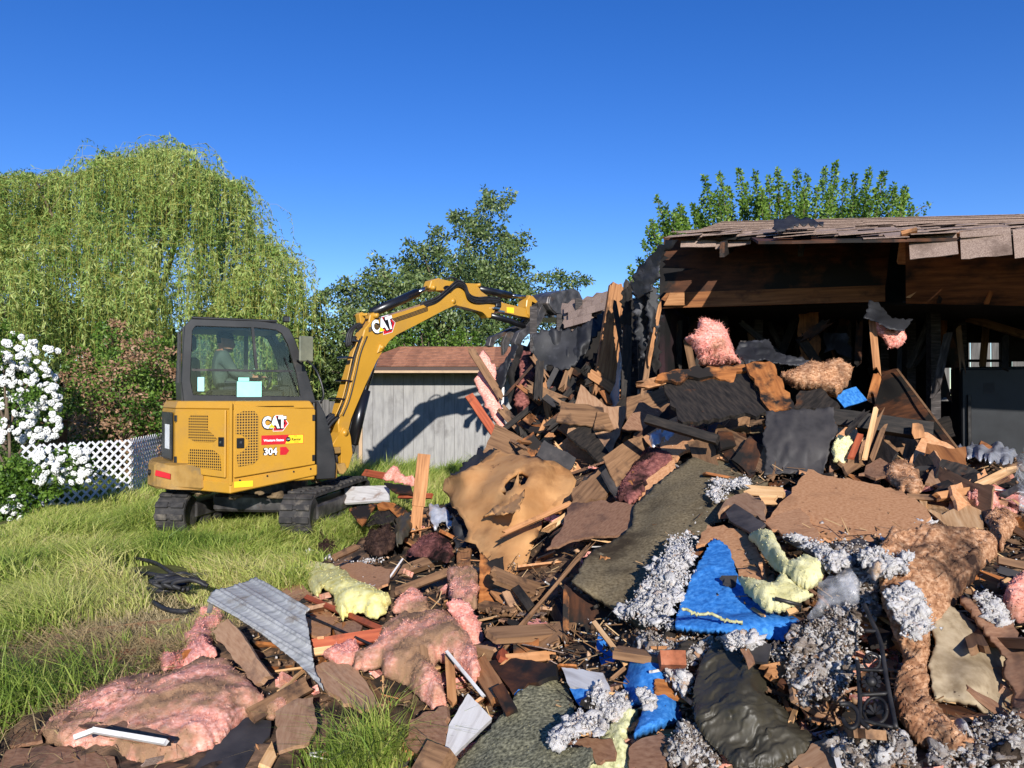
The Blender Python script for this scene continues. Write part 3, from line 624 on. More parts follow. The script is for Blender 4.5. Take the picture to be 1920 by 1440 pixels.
hpoly('side_wall', [HW(4.6,.6,.2), HW(4.6,6.2,.2), HW(4.6,6.2,2.6), HW(4.6,.6,2.5)], hu3, .05, wallm, grainx=hv3)
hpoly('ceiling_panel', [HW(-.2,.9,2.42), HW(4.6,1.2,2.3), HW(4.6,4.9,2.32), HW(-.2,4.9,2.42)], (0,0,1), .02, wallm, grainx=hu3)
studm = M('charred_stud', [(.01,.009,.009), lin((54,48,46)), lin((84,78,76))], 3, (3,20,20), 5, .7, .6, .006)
def stud(px, y0, y1, d, w=.045, dep=.09, tilt=0.0, m=None):
    a, b = P(px, y1, d), P(px+tilt, y0, d); a = a-hloc; b = b-hloc
    bm = bmesh.new(); q = [V(a)-Vector((w,0,0)), V(a)+Vector((w,0,0)), V(b)+Vector((w,0,0)), V(b)-Vector((w,0,0))]; bm_prism(bm, q, (0,1,0), dep)
    return bm_obj('stud', bm, m or studm, house)
for a in ((1750,560,820,7.2,.045),(1508,575,760,8.2),(1585,575,780,8.3),(1420,580,720,8.2),(1355,575,720,8.0),(1705,565,790,8.0),(1800,600,830,8.0),(1655,575,800,8.4),(1885,590,700,8.6),(1460,575,740,9.0),(1545,575,760,9.2),(1285,575,720,8.6)): stud(*a)
for a in ((1000,575,850,9.9),(1050,590,850,10.1),(1085,560,850,9.8),(1190,560,820,8.3,.06),(1215,540,800,8.0)): stud(*a)
# refrigerator left inside
fr = empty('refrigerator', P(1932,905,7.0)*np.array([1,1,0])+np.array([0,.35,.25]), HR, 'soot grey upright refrigerator inside the burnt house', 'refrigerator')
fm = M('sooted_enamel', [lin((24,25,28)), lin((38,40,43)), lin((52,54,57))], 3, (1,1,1), 6, .45, .15, .004, stains=[((.01,.01,.01), 3, .5, .7)])
box('cabinet', (-.38,-.02,0), (.38,.55,1.62), fm, fr, .012); box('door', (-.375,-.085,.62), (.375,-.025,1.60), fm, fr, .012); box('freezer_door', (-.375,-.085,.03), (.375,-.025,.60), fm, fr, .012)
box('handle', (-.33,-.125,.80), (-.30,-.087,1.35), mt['iron'], fr, .004); box('label_plate', (-.19,-.09,1.36), (-.10,-.086,1.46), mt['grayboard'], fr)
# something pale beyond the back openings: the neighbour's sunlit fence
nf = empty('neighbour_fence', (7.2, 13.2, 0), -.38, 'tall grey board fence seen through the openings of the burnt house', 'fence')
gfm = M('grey_fence_wood', [lin((70,68,65)), lin((92,89,85)), lin((110,106,101))], 2, (18,18,1.5), 4, .85, .3, .003)
for i in range(16): box('fence_board', (-2.4+i*.3,-.01,0), (-2.115+i*.3,.012,3.3), gfm, nf)
box('rail', (-2.4,.014,.4), (2.4,.06,.5), gfm, nf); box('rail', (-2.4,.014,1.6), (2.4,.06,1.7), gfm, nf)
# torn felt and rubble on the left end of the roof
patch('felt_flap', None, None, mt['tar'], [(1186,512),(1205,500),(1232,462),(1262,446),(1270,452),(1244,474),(1236,500),(1228,530),(1215,548),(1196,560),(1183,540)], [(1190,530,6.7),(1265,450,6.35),(1215,545,6.6),(1236,490,6.5)], 6, .006, rough=.02, freq=16, crumple=.02, parent=house).location -= Vector(hloc)
patch('felt_flap', None, None, mt['tar'], [(1448,428),(1452,411),(1478,405),(1490,409),(1545,416),(1530,424),(1500,421),(1470,431)], [(1450,425,6.0),(1490,405,6.2),(1540,418,6.0)], 5, .006, rough=.012, freq=20, parent=house).location -= Vector(hloc)
for i, (q, dpt, m_) in enumerate((([(1186,540),(1200,520),(1212,528),(1215,600),(1208,690),(1200,660),(1192,620)], 6.9, 'tar'), ([(1212,545),(1226,530),(1238,552),(1236,610),(1229,650),(1226,600),(1218,640)], 6.75, 'tar'), ([(1166,545),(1184,530),(1190,600),(1184,700),(1178,640),(1170,690)], 7.5, 'charblack'), ([(1222,610),(1236,600),(1240,660),(1232,720),(1225,690)], 7.0, 'charblack'))):
    patch('torn_felt', None, None, mt[m_], q, [(q[0][0], q[0][1], dpt)], 5, .008, fold=hang(7, 40, .035, i), jag=3, up=.1, parent=house).location -= Vector(hloc)
for i, (a, b, w, m_) in enumerate((((1178,520,7.6),(1172,800,7.3),.09,'char'),((1196,530,7.2),(1206,760,7.0),.06,'char'),((1228,590,6.9),(1200,780,6.8),.05,'brownwood'),((1240,560,6.75),(1214,690,6.8),.035,'lumber'),((1150,560,8.0),(1176,700,7.8),.05,'char'))):
    ob = plank('broken_batten', None, None, mt[m_], a, b, w, .03, split=(.05,.08), face=(0,-1,.1)); ob.parent = house; ob.matrix_parent_inverse = house.matrix_basis.inverted()
# broken roof slab the bucket has pulled down, further left
sl = board('roof_slab', 'torn slab of brown shingled roof sagging under the excavator bucket', 'roof slab', mt['shingle'], Z('K', [(700,250),(1000,165),(1030,240),(970,300),(760,430),(700,380)]), [(1060,560,10.3),(1140,545,9.7),(1070,612,9.7)], .03, 2)
ds = invdepth([(0,0)], [(1060,560,10.2),(1140,545,9.6),(1070,612,9.6)], 0, True)
def slabpt(kx, ky):
    p = Z('K', [(kx, ky)])[0]; return P(p[0], p[1], float(ds([p])[0]))
for i in range(4):
    for j in range(5):
        x0 = 712+j*62+(i % 2)*28; x1 = x0+60; sl_ = -.28
        y0 = 420-i*50; q = [(x0, y0+sl_*(x0-712)), (x1, y0+sl_*(x1-712)), (x1, y0-49+sl_*(x1-712)), (x0, y0-49+sl_*(x0-712))]
        cx = (x0+x1)/2; top = 165+(1000-cx)*.283; bottom = 430-(cx-760)*.62 if cx > 760 else 420
        if x1 > 1012 or q[0][1] > bottom+26 or q[3][1] < top-10: continue
        w = [slabpt(*p)+np.array([0,-.006*(4-i),.004]) for p in q]
        ob = hpoly('shingle', w, (-.1,-.8,.5), .006, mt['shingle'], parent=None); ob.parent = sl; ob.matrix_parent_inverse = sl.matrix_basis.inverted()

# charred clutter inside: braces, hanging panels and the ruin of inner walls
q = np.random.default_rng(77)
for i in range(26):
    x = q.uniform(1255, 1900); y = q.uniform(580, 640); L = q.uniform(60, 190); a = q.normal(0, .35); d = q.uniform(6.9, 8.6)
    ob = plank('charred_brace', None, None, [studm, mt['char'], mt['plydark'], mt['brownwood']][int(q.integers(4))], (x, y, d), (x+L*math.sin(a), y+L*math.cos(a), d+q.normal(0,.2)), q.uniform(.03,.09), .03, split=(.04,.08)); ob.parent = house; ob.matrix_parent_inverse = house.matrix_basis.inverted()
for i in range(9):
    x = q.uniform(1260, 1860); y = q.uniform(575, 640); w = q.uniform(18, 60); h = q.uniform(40, 120); d = q.uniform(7.2, 8.8)
    ob = board('hanging_panel', None, None, [mt['plydark'], mt['amber'], mt['tar'], mt['charblack']][i % 4], [(x,y),(x+w,y+q.normal(0,8)),(x+w+q.normal(0,10),y+h),(x+w*.5,y+h*q.uniform(.6,1.2)),(x+q.normal(0,8),y+h*.8)], [(x,y,d),(x+w,y,d+q.normal(0,.2)),(x,y+h,d)], .015, 2.5); ob.parent = house; ob.matrix_parent_inverse = house.matrix_basis.inverted()
# ------------------------------------------------------------------ the excavator
TH = math.radians(27); EC = np.array([-3.1, 9.25, 0.0])
ex = empty('mini_excavator', EC, TH, 'yellow mini excavator with black cab tearing at the burnt house', 'excavator')
ef = np.array([math.cos(TH), math.sin(TH), 0]); el = np.array([-math.sin(TH), math.cos(TH), 0])
def exl(p):
    q = np.asarray(p, float)-EC; return np.stack([q@ef, q@el, q[..., 2]], -1)
YEL = lin((184,136,44))
ym = M('machine_yellow_paint', [tuple(c*.93 for c in YEL), YEL, tuple(c*1.04 for c in YEL)], 2.5, (1,1,1), 5, .38, .03, .002, stains=[(lin((166,126,62)), 2.2, .54, .78), (lin((116,92,60)), 9, .68, .78)], spec=.5, vary=0, rnd=False)
ydust = M('dusty_yellow_casting', [lin((132,102,54)), lin((158,122,64)), lin((168,136,82))], 5, (1,1,1), 6, .6, .15, .003, stains=[(lin((116,98,70)), 4, .5, .7)], vary=0, rnd=False)
bk = M('machine_black_paint', [lin((20,20,21)), lin((30,30,31)), lin((44,43,43))], 5, (1,1,1), 5, .4, .06, .002, stains=[(lin((78,72,64)), 3, .6, .76)], spec=.5, vary=0, rnd=False)
bkm = M('worn_black_steel', [lin((52,50,50)), lin((78,75,74)), lin((112,108,106))], 7, (1,1,1), 6, .45, .2, .004, metal=.4, stains=[(lin((112,84,64)), 3, .6, .72)], vary=0, rnd=False)
cyl = M('cylinder_black', [lin((18,18,20)), lin((28,28,30))], 4, rough=.3, bump=.02, spec=.6, vary=0)
redm = flat('red_print', lin((190,30,40))); whm = flat('white_print', lin((236,236,236))); blkm = flat('black_print', lin((18,18,20))); yelp = flat('yellow_print', lin((246,206,40))); teal = flat('pale_green_card', lin((150,224,208)))
K_, Fr_, Fl_, R1, R2, R3 = (-.38,-.87), (.58,-.71), (.60,.85), (-.90,-.22), (-1.0,.5), (-.85,.85)
def prism_z(name, plan, z0, z1, mat, parent=ex, bevel=.0, taper=None):
    bm = bmesh.new(); a = [bm.verts.new((x, y, z0)) for x, y in plan]; b = [bm.verts.new((x, y, z1)) for x, y in (taper or plan)]
    bm.faces.new(list(reversed(a))); bm.faces.new(b)
    for i in range(len(a)):
        j = (i+1) % len(a); bm.faces.new((a[i], a[j], b[j], b[i]))
    return bm_obj(name, bm, mat, parent, bevel=bevel)
def inset(plan, k): c = np.mean(plan, 0); return [tuple(c+(np.array(p)-c)*k) for p in plan]
hullp = [K_, Fr_, Fl_, R3, R2, R1]
prism_z('engine_housing', inset(hullp, .985), .62, 1.44, ym, bevel=.012)
prism_z('housing_top', inset(hullp, .985), 1.445, 1.53, ym, bevel=.01, taper=inset(hullp, .93))
# lower skirt, slightly rising towards the front
bm = bmesh.new(); pl = inset(hullp, 1.012); zz = {0:.53, 1:.67, 2:.67, 3:.57, 4:.56, 5:.55}
a = [bm.verts.new((*p, zz[i])) for i, p in enumerate(pl)]; b = [bm.verts.new((*p, zz[i]+.125)) for i, p in enumerate(pl)]
bm.faces.new(list(reversed(a))); bm.faces.new(b)
for i in range(6): j = (i+1) % 6; bm.faces.new((a[i], a[j], b[j], b[i]))
bm_obj('frame_skirt', bm, ym, ex, bevel=.012)
def panel_frame(p0, p1):
    p0, p1 = np.array(p0), np.array(p1); t = p1-p0; L = np.linalg.norm(t); t = t/L; n = np.array([t[1], -t[0]])
    if n@(p0+p1) < 0: n = -n
    return p0, t, n, L
def on_panel(fr_, s, z, off): p0, t, n, L = fr_; q = p0+t*s+n*off; return (q[0], q[1], z)
def panel_poly(name, fr_, pts, off, thick, mat, parent=ex, bevel=0):
    """polygon given by (distance along the panel, height), standing proud by off"""
    p0, t, n, L = fr_; bm = bmesh.new(); bm_prism(bm, [on_panel(fr_, s, z, off) for s, z in pts], (n[0], n[1], 0), thick, False)
    return bm_obj(name, bm, mat, parent, bevel=bevel)
SP = panel_frame(K_, Fr_); RP = panel_frame(K_, R1); Ls, Lr = SP[3], RP[3]
def rect(s0, z0, s1, z1): return [(s0,z0),(s1,z0),(s1,z1),(s0,z1)]
sdoor = panel_poly('side_door', SP, [(.035,.70),(Ls-.02,.80),(Ls-.02,1.43),(.30,1.47),(.035,1.50)], .0, .022, ym, bevel=.008)
rdoor = panel_poly('engine_door', RP, [(.05,.70),(Lr-.05,.74),(Lr-.05,1.42),(.05,1.44)], .0, .022, ym, bevel=.008)
panel_poly('corner_post', SP, [(-.012,.62),(.02,.62),(.02,1.52),(-.012,1.52)], .0, .02, ym, bevel=.006)
panel_poly('top_highlight_rail', SP, [(.03,1.475),(Ls*.72,1.475),(Ls*.70,1.515),(.05,1.525)], -.005, .012, ym)
# perforated grilles
gt = NT('perforated_grille'); tc = gt.coords(1, (1,1,1), False); vo = gt.n.new('ShaderNodeTexVoronoi'); vo.inputs['Scale'].default_value = 34; vo.inputs['Randomness'].default_value = .0
gt.l.new(tc, vo.inputs['Vector']); gr = gt.ramp(vo.outputs['Distance'], [(.33, (.008,.007,.006)), (.40, tuple(c*.9 for c in YEL))]); gt.l.new(gr.outputs['Color'], gt.bsdf.inputs['Base Color']); gt.bsdf.inputs['Roughness'].default_value = .5
def grille(fr_, pts, parent):
    c = np.mean(pts, 0); p0, t, n, L = fr_; bm = bmesh.new()
    bm_prism(bm, [(s-c[0], 0, z-c[1]) for s, z in pts], (0,-1,0), .004, False); o = bm_obj('grille', bm, gt.m, parent)
    q = on_panel(fr_, c[0], c[1], .0235); m = Matrix(((t[0], -n[0], 0, q[0]), (t[1], -n[1], 0, q[1]), (0,0,1,q[2]), (0,0,0,1))); o.matrix_basis = m
    return o
grille(RP, [(.16,1.12),(.30,1.22),(.30,1.38),(.55,1.38),(.58,1.34),(.58,1.12),(.48,1.08),(.22,1.08)][::-1], rdoor)
grille(RP, [(.10,.78),(.12,.94),(.22,1.00),(.56,1.00),(.58,.94),(.58,.84),(.45,.80)][::-1], rdoor)
grille(SP, [(.05,1.18),(.05,1.38),(.12,1.42),(.25,1.42),(.30,1.36),(.30,.90),(.24,.84),(.08,.82),(.06,.94),(.14,1.00),(.19,1.06),(.19,1.10),(.12,1.16)][::-1], sdoor)
for fr_, s, par in ((RP, .10, rdoor), (SP, .07, sdoor)):
    lt = panel_poly('latch', fr_, rect(s-.04,1.04,s+.04,1.14) if par is rdoor else rect(s-.01,1.02,s+.07,1.13), .022, .014, blkm, par, .004)
    panel_poly('latch_button', fr_, rect(s-.012,1.075,s+.012,1.10) if par is rdoor else rect(s+.02,1.07,s+.045,1.095), .0365, .004, mt['steel'], lt)
# black front fender
bm = bmesh.new(); pr = [(.585,.62),(.80,.62),(.81,.80),(.76,1.10),(.68,1.38),(.60,1.53),(.585,1.53)]
bm_prism(bm, [(x, -.705, z) for x, z in pr], (0,1,0), .12, False); bm_obj('front_fender', bm, bk, ex, bevel=.012)
box('front_frame', (.55,-.58,.60), (.86,.80,.80), ym, ex, .02); box('foot_deck', (.55,-.20,.80), (.78,.80,.95), bk, ex, .02)
# counterweight
cw = [(-.62,-.62), (-.92,-.30), (-1.10,-.18), (-1.16,.10), (-1.14,.55), (-.97,.93), (-.6,.93), (-.6,-.4)]
prism_z('counterweight', cw, .55, .84, ydust, bevel=.03, taper=inset(cw, .95))
CP = panel_frame((-.92,-.30), (-.62,-.62))
panel_poly('reflector', panel_frame((-1.10,-.18), (-.92,-.30)), [(.02,.70),(.20,.66),(.20,.72),(.12,.74),(.03,.76)], .004, .012, redm)
bm = bmesh.new(); bmesh.ops.create_cone(bm, cap_ends=True, segments=20, radius1=.035, radius2=.03, depth=.03, matrix=Matrix.Translation((-1.14,.0,.72))@Matrix.Rotation(math.pi/2, 4, 'Y')); bm_obj('tow_plug', bm, bk, ex)
panel_poly('rear_vent', panel_frame(R1, R2), [(.05,.86),(.60,.86),(.60,1.40),(.05,1.40)], .005, .012, bk)
panel_poly('rear_sticker', panel_frame(R1, R2), [(.16,.98),(.40,.98),(.40,1.26),(.16,1.26)], .018, .002, whm)
# decals
def text(name, body, size, mat, fr_, s, z, off, parent, bold=.0, shear=.0, xs=1.0, M4=None):
    cu = bpy.data.curves.new(name, 'FONT'); cu.body = body; cu.size = size; cu.offset = bold; cu.shear = shear; cu.extrude = .0008; cu.resolution_u = 3
    to = bpy.data.objects.new(name, cu); C.objects.link(to); dg = bpy.context.evaluated_depsgraph_get(); me = bpy.data.meshes.new_from_object(to.evaluated_get(dg)); bpy.data.objects.remove(to); me.name = name
    o = obj(name, me, mat, parent)
    if M4 is None:
        p0, t, n, L = fr_; q = on_panel(fr_, s, z, off); o.matrix_basis = Matrix(((t[0]*xs, 0, n[0], q[0]), (t[1]*xs, 0, n[1], q[1]), (0,1,0,q[2]), (0,0,0,1)))
    else: o.matrix_basis = M4@Matrix.Diagonal((xs,1,1,1))
    return o
def cat_logo(fr_, s, z, h, parent):
    """white word with a yellow wedge, black outline, red hexagon at its right"""
    w = h*1.62; o1 = panel_poly('logo_plate', fr_, [(s+w*.58,z-h*.34),(s+w*1.14,z-h*.34),(s+w*1.46,z+h*.33),(s+w*1.14,z+h*1.09),(s+w*.70,z+h*1.09)], .0225, .001, whm, parent)
    panel_poly('logo_hexagon', fr_, [(s+w*.60,z-h*.30),(s+w*1.12,z-h*.30),(s+w*1.42,z+h*.33),(s+w*1.12,z+h*1.04),(s+w*.72,z+h*1.04)], .0238, .001, redm, o1)
    panel_poly('logo_shadow', fr_, [(s+w*.80,z+h*.98),(s+w*1.04,z+h*.98),(s+w*1.27,z+h*.35),(s+w*1.12,z+h*.02),(s+w*.8,z-h*.05)], .0252, .001, blkm, o1)
    text('lettering', 'CAT', h*1.36, blkm, fr_, s-.004, z-.004, .0268, o1, .018, 0, .78); text('lettering', 'CAT', h*1.36, whm, fr_, s, z, .0284, o1, .009, 0, .78)
    panel_poly('logo_wedge', fr_, [(s+w*.32,z-h*.02),(s+w*.68,z-h*.02),(s+w*.50,z+h*.36)], .0298, .001, yelp, o1)
cat_logo(SP, .34, 1.235, .125, sdoor)
st = panel_poly('rental_sticker', SP, rect(.33,1.045,.81,1.15), .0225, .001, redm, sdoor)
panel_poly('sticker_half', SP, [(.60,1.05),(.805,1.05),(.805,1.145),(.64,1.145)], .0238, .001, yelp, st)
text('lettering', 'Western States', .036, whm, SP, .355, 1.082, .025, st, .0012); text('lettering', 'Rental', .042, blkm, SP, .67, 1.082, .025, st, .001)
text('lettering', 'THE', .018, blkm, SP, .70, 1.126, .025, st); text('lettering', 'STORE', .018, blkm, SP, .70, 1.058, .025, st)
panel_poly('sticker_dot', SP, [(.632+.028*math.cos(q), 1.098+.028*math.sin(q)) for q in np.linspace(0, 6.2, 16)], .025, .001, blkm, st); text('lettering', 'CAT', .02, whm, SP, .614, 1.092, .0265, st)
hx = panel_poly('logo_hexagon', SP, [(.54,.925),(.61,.925),(.645,.97),(.61,1.015),(.54,1.015)], .0225, .001, redm, sdoor)
text('lettering', '304', .105, blkm, SP, .352, .932, .0240, hx, .010, 0, .95); text('lettering', '304', .105, whm, SP, .356, .935, .0256, hx, .003, 0, .95)
panel_poly('warning_label', SP, rect(.04,.595,.24,.66), .018, .001, yelp, ex); 
# small fittings: hinges, bolts, grab rail, wiper, lamps, mud on the frame
for z in (.84, 1.30):
    panel_poly('hinge', RP, rect(Lr-.075,z,Lr-.035,z+.07), .022, .012, bk, rdoor, .003); panel_poly('hinge', SP, rect(Ls-.06,z,Ls-.025,z+.07), .022, .012, bk, sdoor, .003)
for s_ in (.10, .40, .70, .90): panel_poly('bolt', SP, [(s_+.011*math.cos(q), .70+.10*s_+.011*math.sin(q)-.04) for q in np.linspace(0, 5.5, 8)], .012, .008, mt['steel'])
tube('grab_rail', spline(np.array([(.63,-.70,1.50),(.66,-.72,1.62),(.60,-.66,1.86),(.52,-.50,2.0),(.44,-.30,2.02)]), 5), .012, bk, ex, 8)
tube('wiper', [(.46,-.262,1.62),(.30,-.262,2.05)], .006, blkm, ex, 6)
for y_ in (-.16, .68):
    bm = bmesh.new(); bm_box(bm, (.30,y_-.05,2.475), (.37,y_+.05,2.545)); lp = bm_obj('work_lamp', bm, bk, ex, bevel=.008); box('lens', (.371,y_-.04,2.485), (.376,y_+.04,2.535), mt['steel'], lp)
mudm = M('dried_mud', [lin((84,70,52)), lin((112,94,70)), lin((134,114,88))], 18, rough=1, bump=.8, bdist=.01)
for i, (x, y, z, s_) in enumerate([(-.30,-.62,.47,.05),(.15,-.55,.44,.06),(.4,-.4,.45,.05),(-.6,-.3,.5,.06),(.62,-.5,.58,.04),(-.05,-.7,.50,.04)]):
    cv, cf = CLUMPS[i]; o = obj('mud_clod', mesh_np('mud_clod', cv*s_, cf, True), mudm, ex, (x, y, z))
# cab
cabY0, cabY1 = -.25, .80
glass = NT('tinted_glass'); tr = glass.n.new('ShaderNodeBsdfTransparent'); tr.inputs['Color'].default_value = (.9,.95,.92,1); gl = glass.n.new('ShaderNodeBsdfGlossy'); gl.inputs['Roughness'].default_value = .03
fz = glass.n.new('ShaderNodeFresnel'); fz.inputs['IOR'].default_value = 1.45; ms = glass.n.new('ShaderNodeMixShader'); glass.l.new(fz.outputs[0], ms.inputs[0]); glass.l.new(tr.outputs[0], ms.inputs[1]); glass.l.new(gl.outputs[0], ms.inputs[2]); glass.l.new(ms.outputs[0], glass.out.inputs['Surface'])
cab = empty('cab', (0,0,0)); cab.parent = ex
outer = [(-.80,1.50),(-.83,1.75),(-.80,2.38),(-.73,2.46),(.0,2.47),(.26,2.445),(.36,2.39),(.43,2.25),(.60,1.78),(.68,1.50)]
inner = [(-.70,1.60),(-.735,1.76),(-.715,2.33),(-.68,2.38),(.0,2.385),(.20,2.37),(.27,2.33),(.34,2.20),(.44,1.86),(.49,1.58)]
def ringplate(name, outer, inner, y0, y1, mat, parent):
    bm = bmesh.new(); n = len(outer); A = [[bm.verts.new((x, y, z)) for x, z in q] for y in (y0, y1) for q in (outer, inner)]
    for i in range(n):
        j = (i+1) % n
        bm.faces.new((A[0][i], A[0][j], A[1][j], A[1][i])); bm.faces.new((A[2][j], A[2][i], A[3][i], A[3][j])); bm.faces.new((A[0][j], A[0][i], A[2][i], A[2][j])); bm.faces.new((A[1][i], A[1][j], A[3][j], A[3][i]))
    return bm_obj(name, bm, mat, parent, bevel=.006)
fr1 = ringplate('side_frame', outer, inner, cabY0, cabY0+.06, bk, cab); fr2 = ringplate('side_frame', outer, inner, cabY1-.06, cabY1, bk, cab)
for y, par in ((cabY0+.02, fr1), (cabY1-.03, fr2)):
    bm = bmesh.new(); bm_prism(bm, [(x, y, z) for x, z in inner], (0,1,0), .005, False); bm_obj('window_pane', bm, glass.m, par)
bm = bmesh.new(); bm_box(bm, (-.03,cabY0-.004,1.895), (.0,cabY0+.05,2.385), Matrix.Translation((-.01,0,0))@Matrix.Rotation(-.10, 4, 'Y')@Matrix.Translation((.2,0,0))); bm_obj('window_bar', bm, bk, fr1)
box('window_bar', (-.72,cabY0-.002,1.87), (.40,cabY0+.05,1.895), bk, fr1)
box('window_bar', (-.02,cabY1-.05,1.6), (.03,cabY1-.002,2.38), bk, fr2)
bm = bmesh.new(); bm_prism(bm, [(x, cabY0+.06, z) for x, z in [(-.80,2.36),(-.73,2.455),(.0,2.465),(.26,2.44),(.36,2.385),(.30,2.36),(-.70,2.36)]], (0,1,0), cabY1-cabY0-.12, False); bm_obj('cab_roof', bm, bk, cab)
box('roof_edge', (-.72,cabY0+.0,2.463), (.22,cabY0+.10,2.49), bk, cab, .008)
bm = bmesh.new(); bm_prism(bm, [(x, cabY0+.06, z) for x, z in [(-.82,1.50),(-.83,1.74),(-.78,1.74),(-.76,1.50)]], (0,1,0), cabY1-cabY0-.12, False); rw = bm_obj('rear_panel', bm, bk, cab)
box('rear_post', (-.815,cabY0+.06,1.74), (-.755,cabY0+.12,2.37), bk, cab); box('rear_post', (-.815,cabY1-.12,1.74), (-.755,cabY1-.06,2.37), bk, cab)
box('window_pane', (-.795,cabY0+.12,1.74), (-.789,cabY1-.12,2.37), glass.m, cab)
def frontbar(y): 
    bm = bmesh.new(); bm_prism(bm, [(x, y, z) for x, z in [(.36,2.39),(.43,2.25),(.60,1.78),(.68,1.50),(.62,1.50),(.55,1.78),(.38,2.23),(.31,2.36)]], (0,1,0), .05, False); return bm_obj('front_post', bm, bk, cab)
frontbar(cabY0+.06); frontbar(cabY1-.11)
bm = bmesh.new(); bm_prism(bm, [(.40,cabY0+.11,2.28),(.605,cabY0+.11,1.72),(.605,cabY1-.11,1.72),(.40,cabY1-.11,2.28)], (.94,0,.34), .005); bm_obj('window_pane', bm, glass.m, cab)
box('cab_floor', (-.78,cabY0+.06,1.42), (.66,cabY1-.06,1.50), bk, cab)
box('console', (-.25,cabY0+.10,1.50), (.32,cabY0+.26,1.66), bk, cab, .02); box('console', (.30,.15,1.50), (.45,.62,1.72), bk, cab, .02)
tube('control_lever', [(.12,cabY0+.18,1.64),(.16,cabY0+.17,1.74),(.17,cabY0+.17,1.82)], [.012,.014,.022], bk, cab); tube('control_lever', [(.36,.3,1.7),(.35,.3,1.86)], .015, bk, cab); tube('control_lever', [(.36,.42,1.7),(.35,.42,1.86)], .015, bk, cab)
box('notice_card', (-.235,cabY0-.008,1.575), (.04,cabY0-.004,1.755), teal, cab, .0); box('notice_card', (-.22,cabY0-.007,1.76), (-.10,cabY0-.004,1.80), teal, cab); box('notice_card', (-.66,cabY0-.006,1.64), (-.59,cabY0-.003,1.80), flat('blue_card', lin((160,220,224))), cab)
seat = M('seat_fabric', [lin((24,24,26)), lin((40,40,42))], 30, rough=.9, bump=.2)
bm = bmesh.new(); bm_box(bm, (-.50,.10,1.50), (.02,.60,1.66)); bm_obj('seat_cushion', bm, seat, cab, bevel=.04)
bm = bmesh.new(); bm_box(bm, (-.60,.12,1.62), (-.48,.58,2.08), Matrix.Translation((0,0,0))@Matrix.Rotation(-.06, 4, 'Y')); bm_obj('seat_back', bm, seat, cab, bevel=.04)
bm = bmesh.new(); bm_box(bm, (-.72,.24,2.12), (-.63,.47,2.32)); bm_obj('headrest', bm, seat, cab, bevel=.035)
tube('mirror_arm', [(.42,cabY0,2.28),(.50,cabY0-.06,2.27),(.60,cabY0-.10,2.27)], .008, bk, ex)
bm = bmesh.new(); bm_box(bm, (.585,-.19,-.15), (.615,.0,.15)); mo = bm_obj('mirror', bm, M('mirror_back', [lin((96,98,84)), lin((128,128,108))], 5, rough=.3, bump=.05), ex, bevel=.012); mo.location = (.02,-.34,2.13); mo.rotation_euler = (0,0,math.radians(-68)); mo.location = (.37,.10,2.14)
# undercarriage
TA = math.radians(82)-TH
uc = empty('undercarriage', (.26,.24,0), TA); uc.parent = ex
box('track_frame', (-.55,-.50,.22), (.55,.50,.42), bkm, uc, .03)
bm = bmesh.new(); bmesh.ops.create_cone(bm, cap_ends=True, segments=32, radius1=.42, radius2=.42, depth=.16, matrix=Matrix.Translation((0,0,.50))); bm_obj('slew_ring', bm, bkm, uc)
def trackpath(n):
    r = .235; L = 1.62; per = 2*L+2*math.pi*r; out = []
    for i in range(n):
        s = per*i/n
        if s < L: p = (-L/2+s, r*2, 0, 1, 0)
        elif s < L+math.pi*r: a = (s-L)/r; p = (L/2+r*math.sin(a), r+r*math.cos(a), a, 1, 1)
        elif s < 2*L+math.pi*r: p = (L/2-(s-L-math.pi*r), 0, math.pi, 1, 0)
        else: a = (s-2*L-math.pi*r)/r; p = (-L/2-r*math.sin(a), r-r*math.cos(a), math.pi+a, 1, 1)
        out.append((p[0], p[1]+.015, p[2]))
    return out
lugbm = bmesh.new(); bm_box(lugbm, (-.034,-.17,.0), (.034,-.02,.030)); bm_box(lugbm, (-.034,.02,.0), (.034,.17,.030)); bm_box(lugbm, (-.02,-.03,.0), (.02,.03,.018))
bmesh.ops.bevel(lugbm, geom=list(lugbm.edges), offset=.006, segments=1, affect='EDGES'); lugme = bpy.data.meshes.new('lug'); lugbm.to_mesh(lugme); lugbm.free(); lugme.materials.append(mt['rubber'])
for y in (-.74, .74):
    tp = trackpath(72); bm = bmesh.new(); w = .175; th = .03; rings = []
    for x, z, a in tp:
        nx_, nz_ = math.sin(a), math.cos(a); rings.append([bm.verts.new((x, y-w, z)), bm.verts.new((x, y+w, z)), bm.verts.new((x-nx_*th, y+w, z-nz_*th)), bm.verts.new((x-nx_*th, y-w, z-nz_*th))])
    for i in range(72):
        A, B = rings[i], rings[(i+1) % 72]
        for q in range(4): bm.faces.new((A[q], B[q], B[(q+1) % 4], A[(q+1) % 4]))
    tk = bm_obj('track', bm, mt['rubber'], uc); tk.matrix_parent_inverse = Matrix()
    for x, z, a in tp[::2]:
        o = bpy.data.objects.new('lug', lugme); link(o, tk); o.matrix_basis = Matrix.Translation((x, y, z))@Matrix.Rotation(a, 4, 'Y')
    for x, rr_ in ((-.81,.19),(.81,.19),(-.45,.11),(-.15,.11),(.15,.11),(.45,.11)):
        bm = bmesh.new(); bmesh.ops.create_cone(bm, cap_ends=True, segments=20, radius1=rr_, radius2=rr_, depth=.22, matrix=Matrix.Translation((x, y, .25 if rr_ > .15 else .155))@Matrix.Rotation(math.pi/2, 4, 'X')); bm_obj('roller', bm, bkm, tk)
    box('side_beam', (-.70,y-.13,.16), (.70,y+.13,.34), bkm, tk, .02)
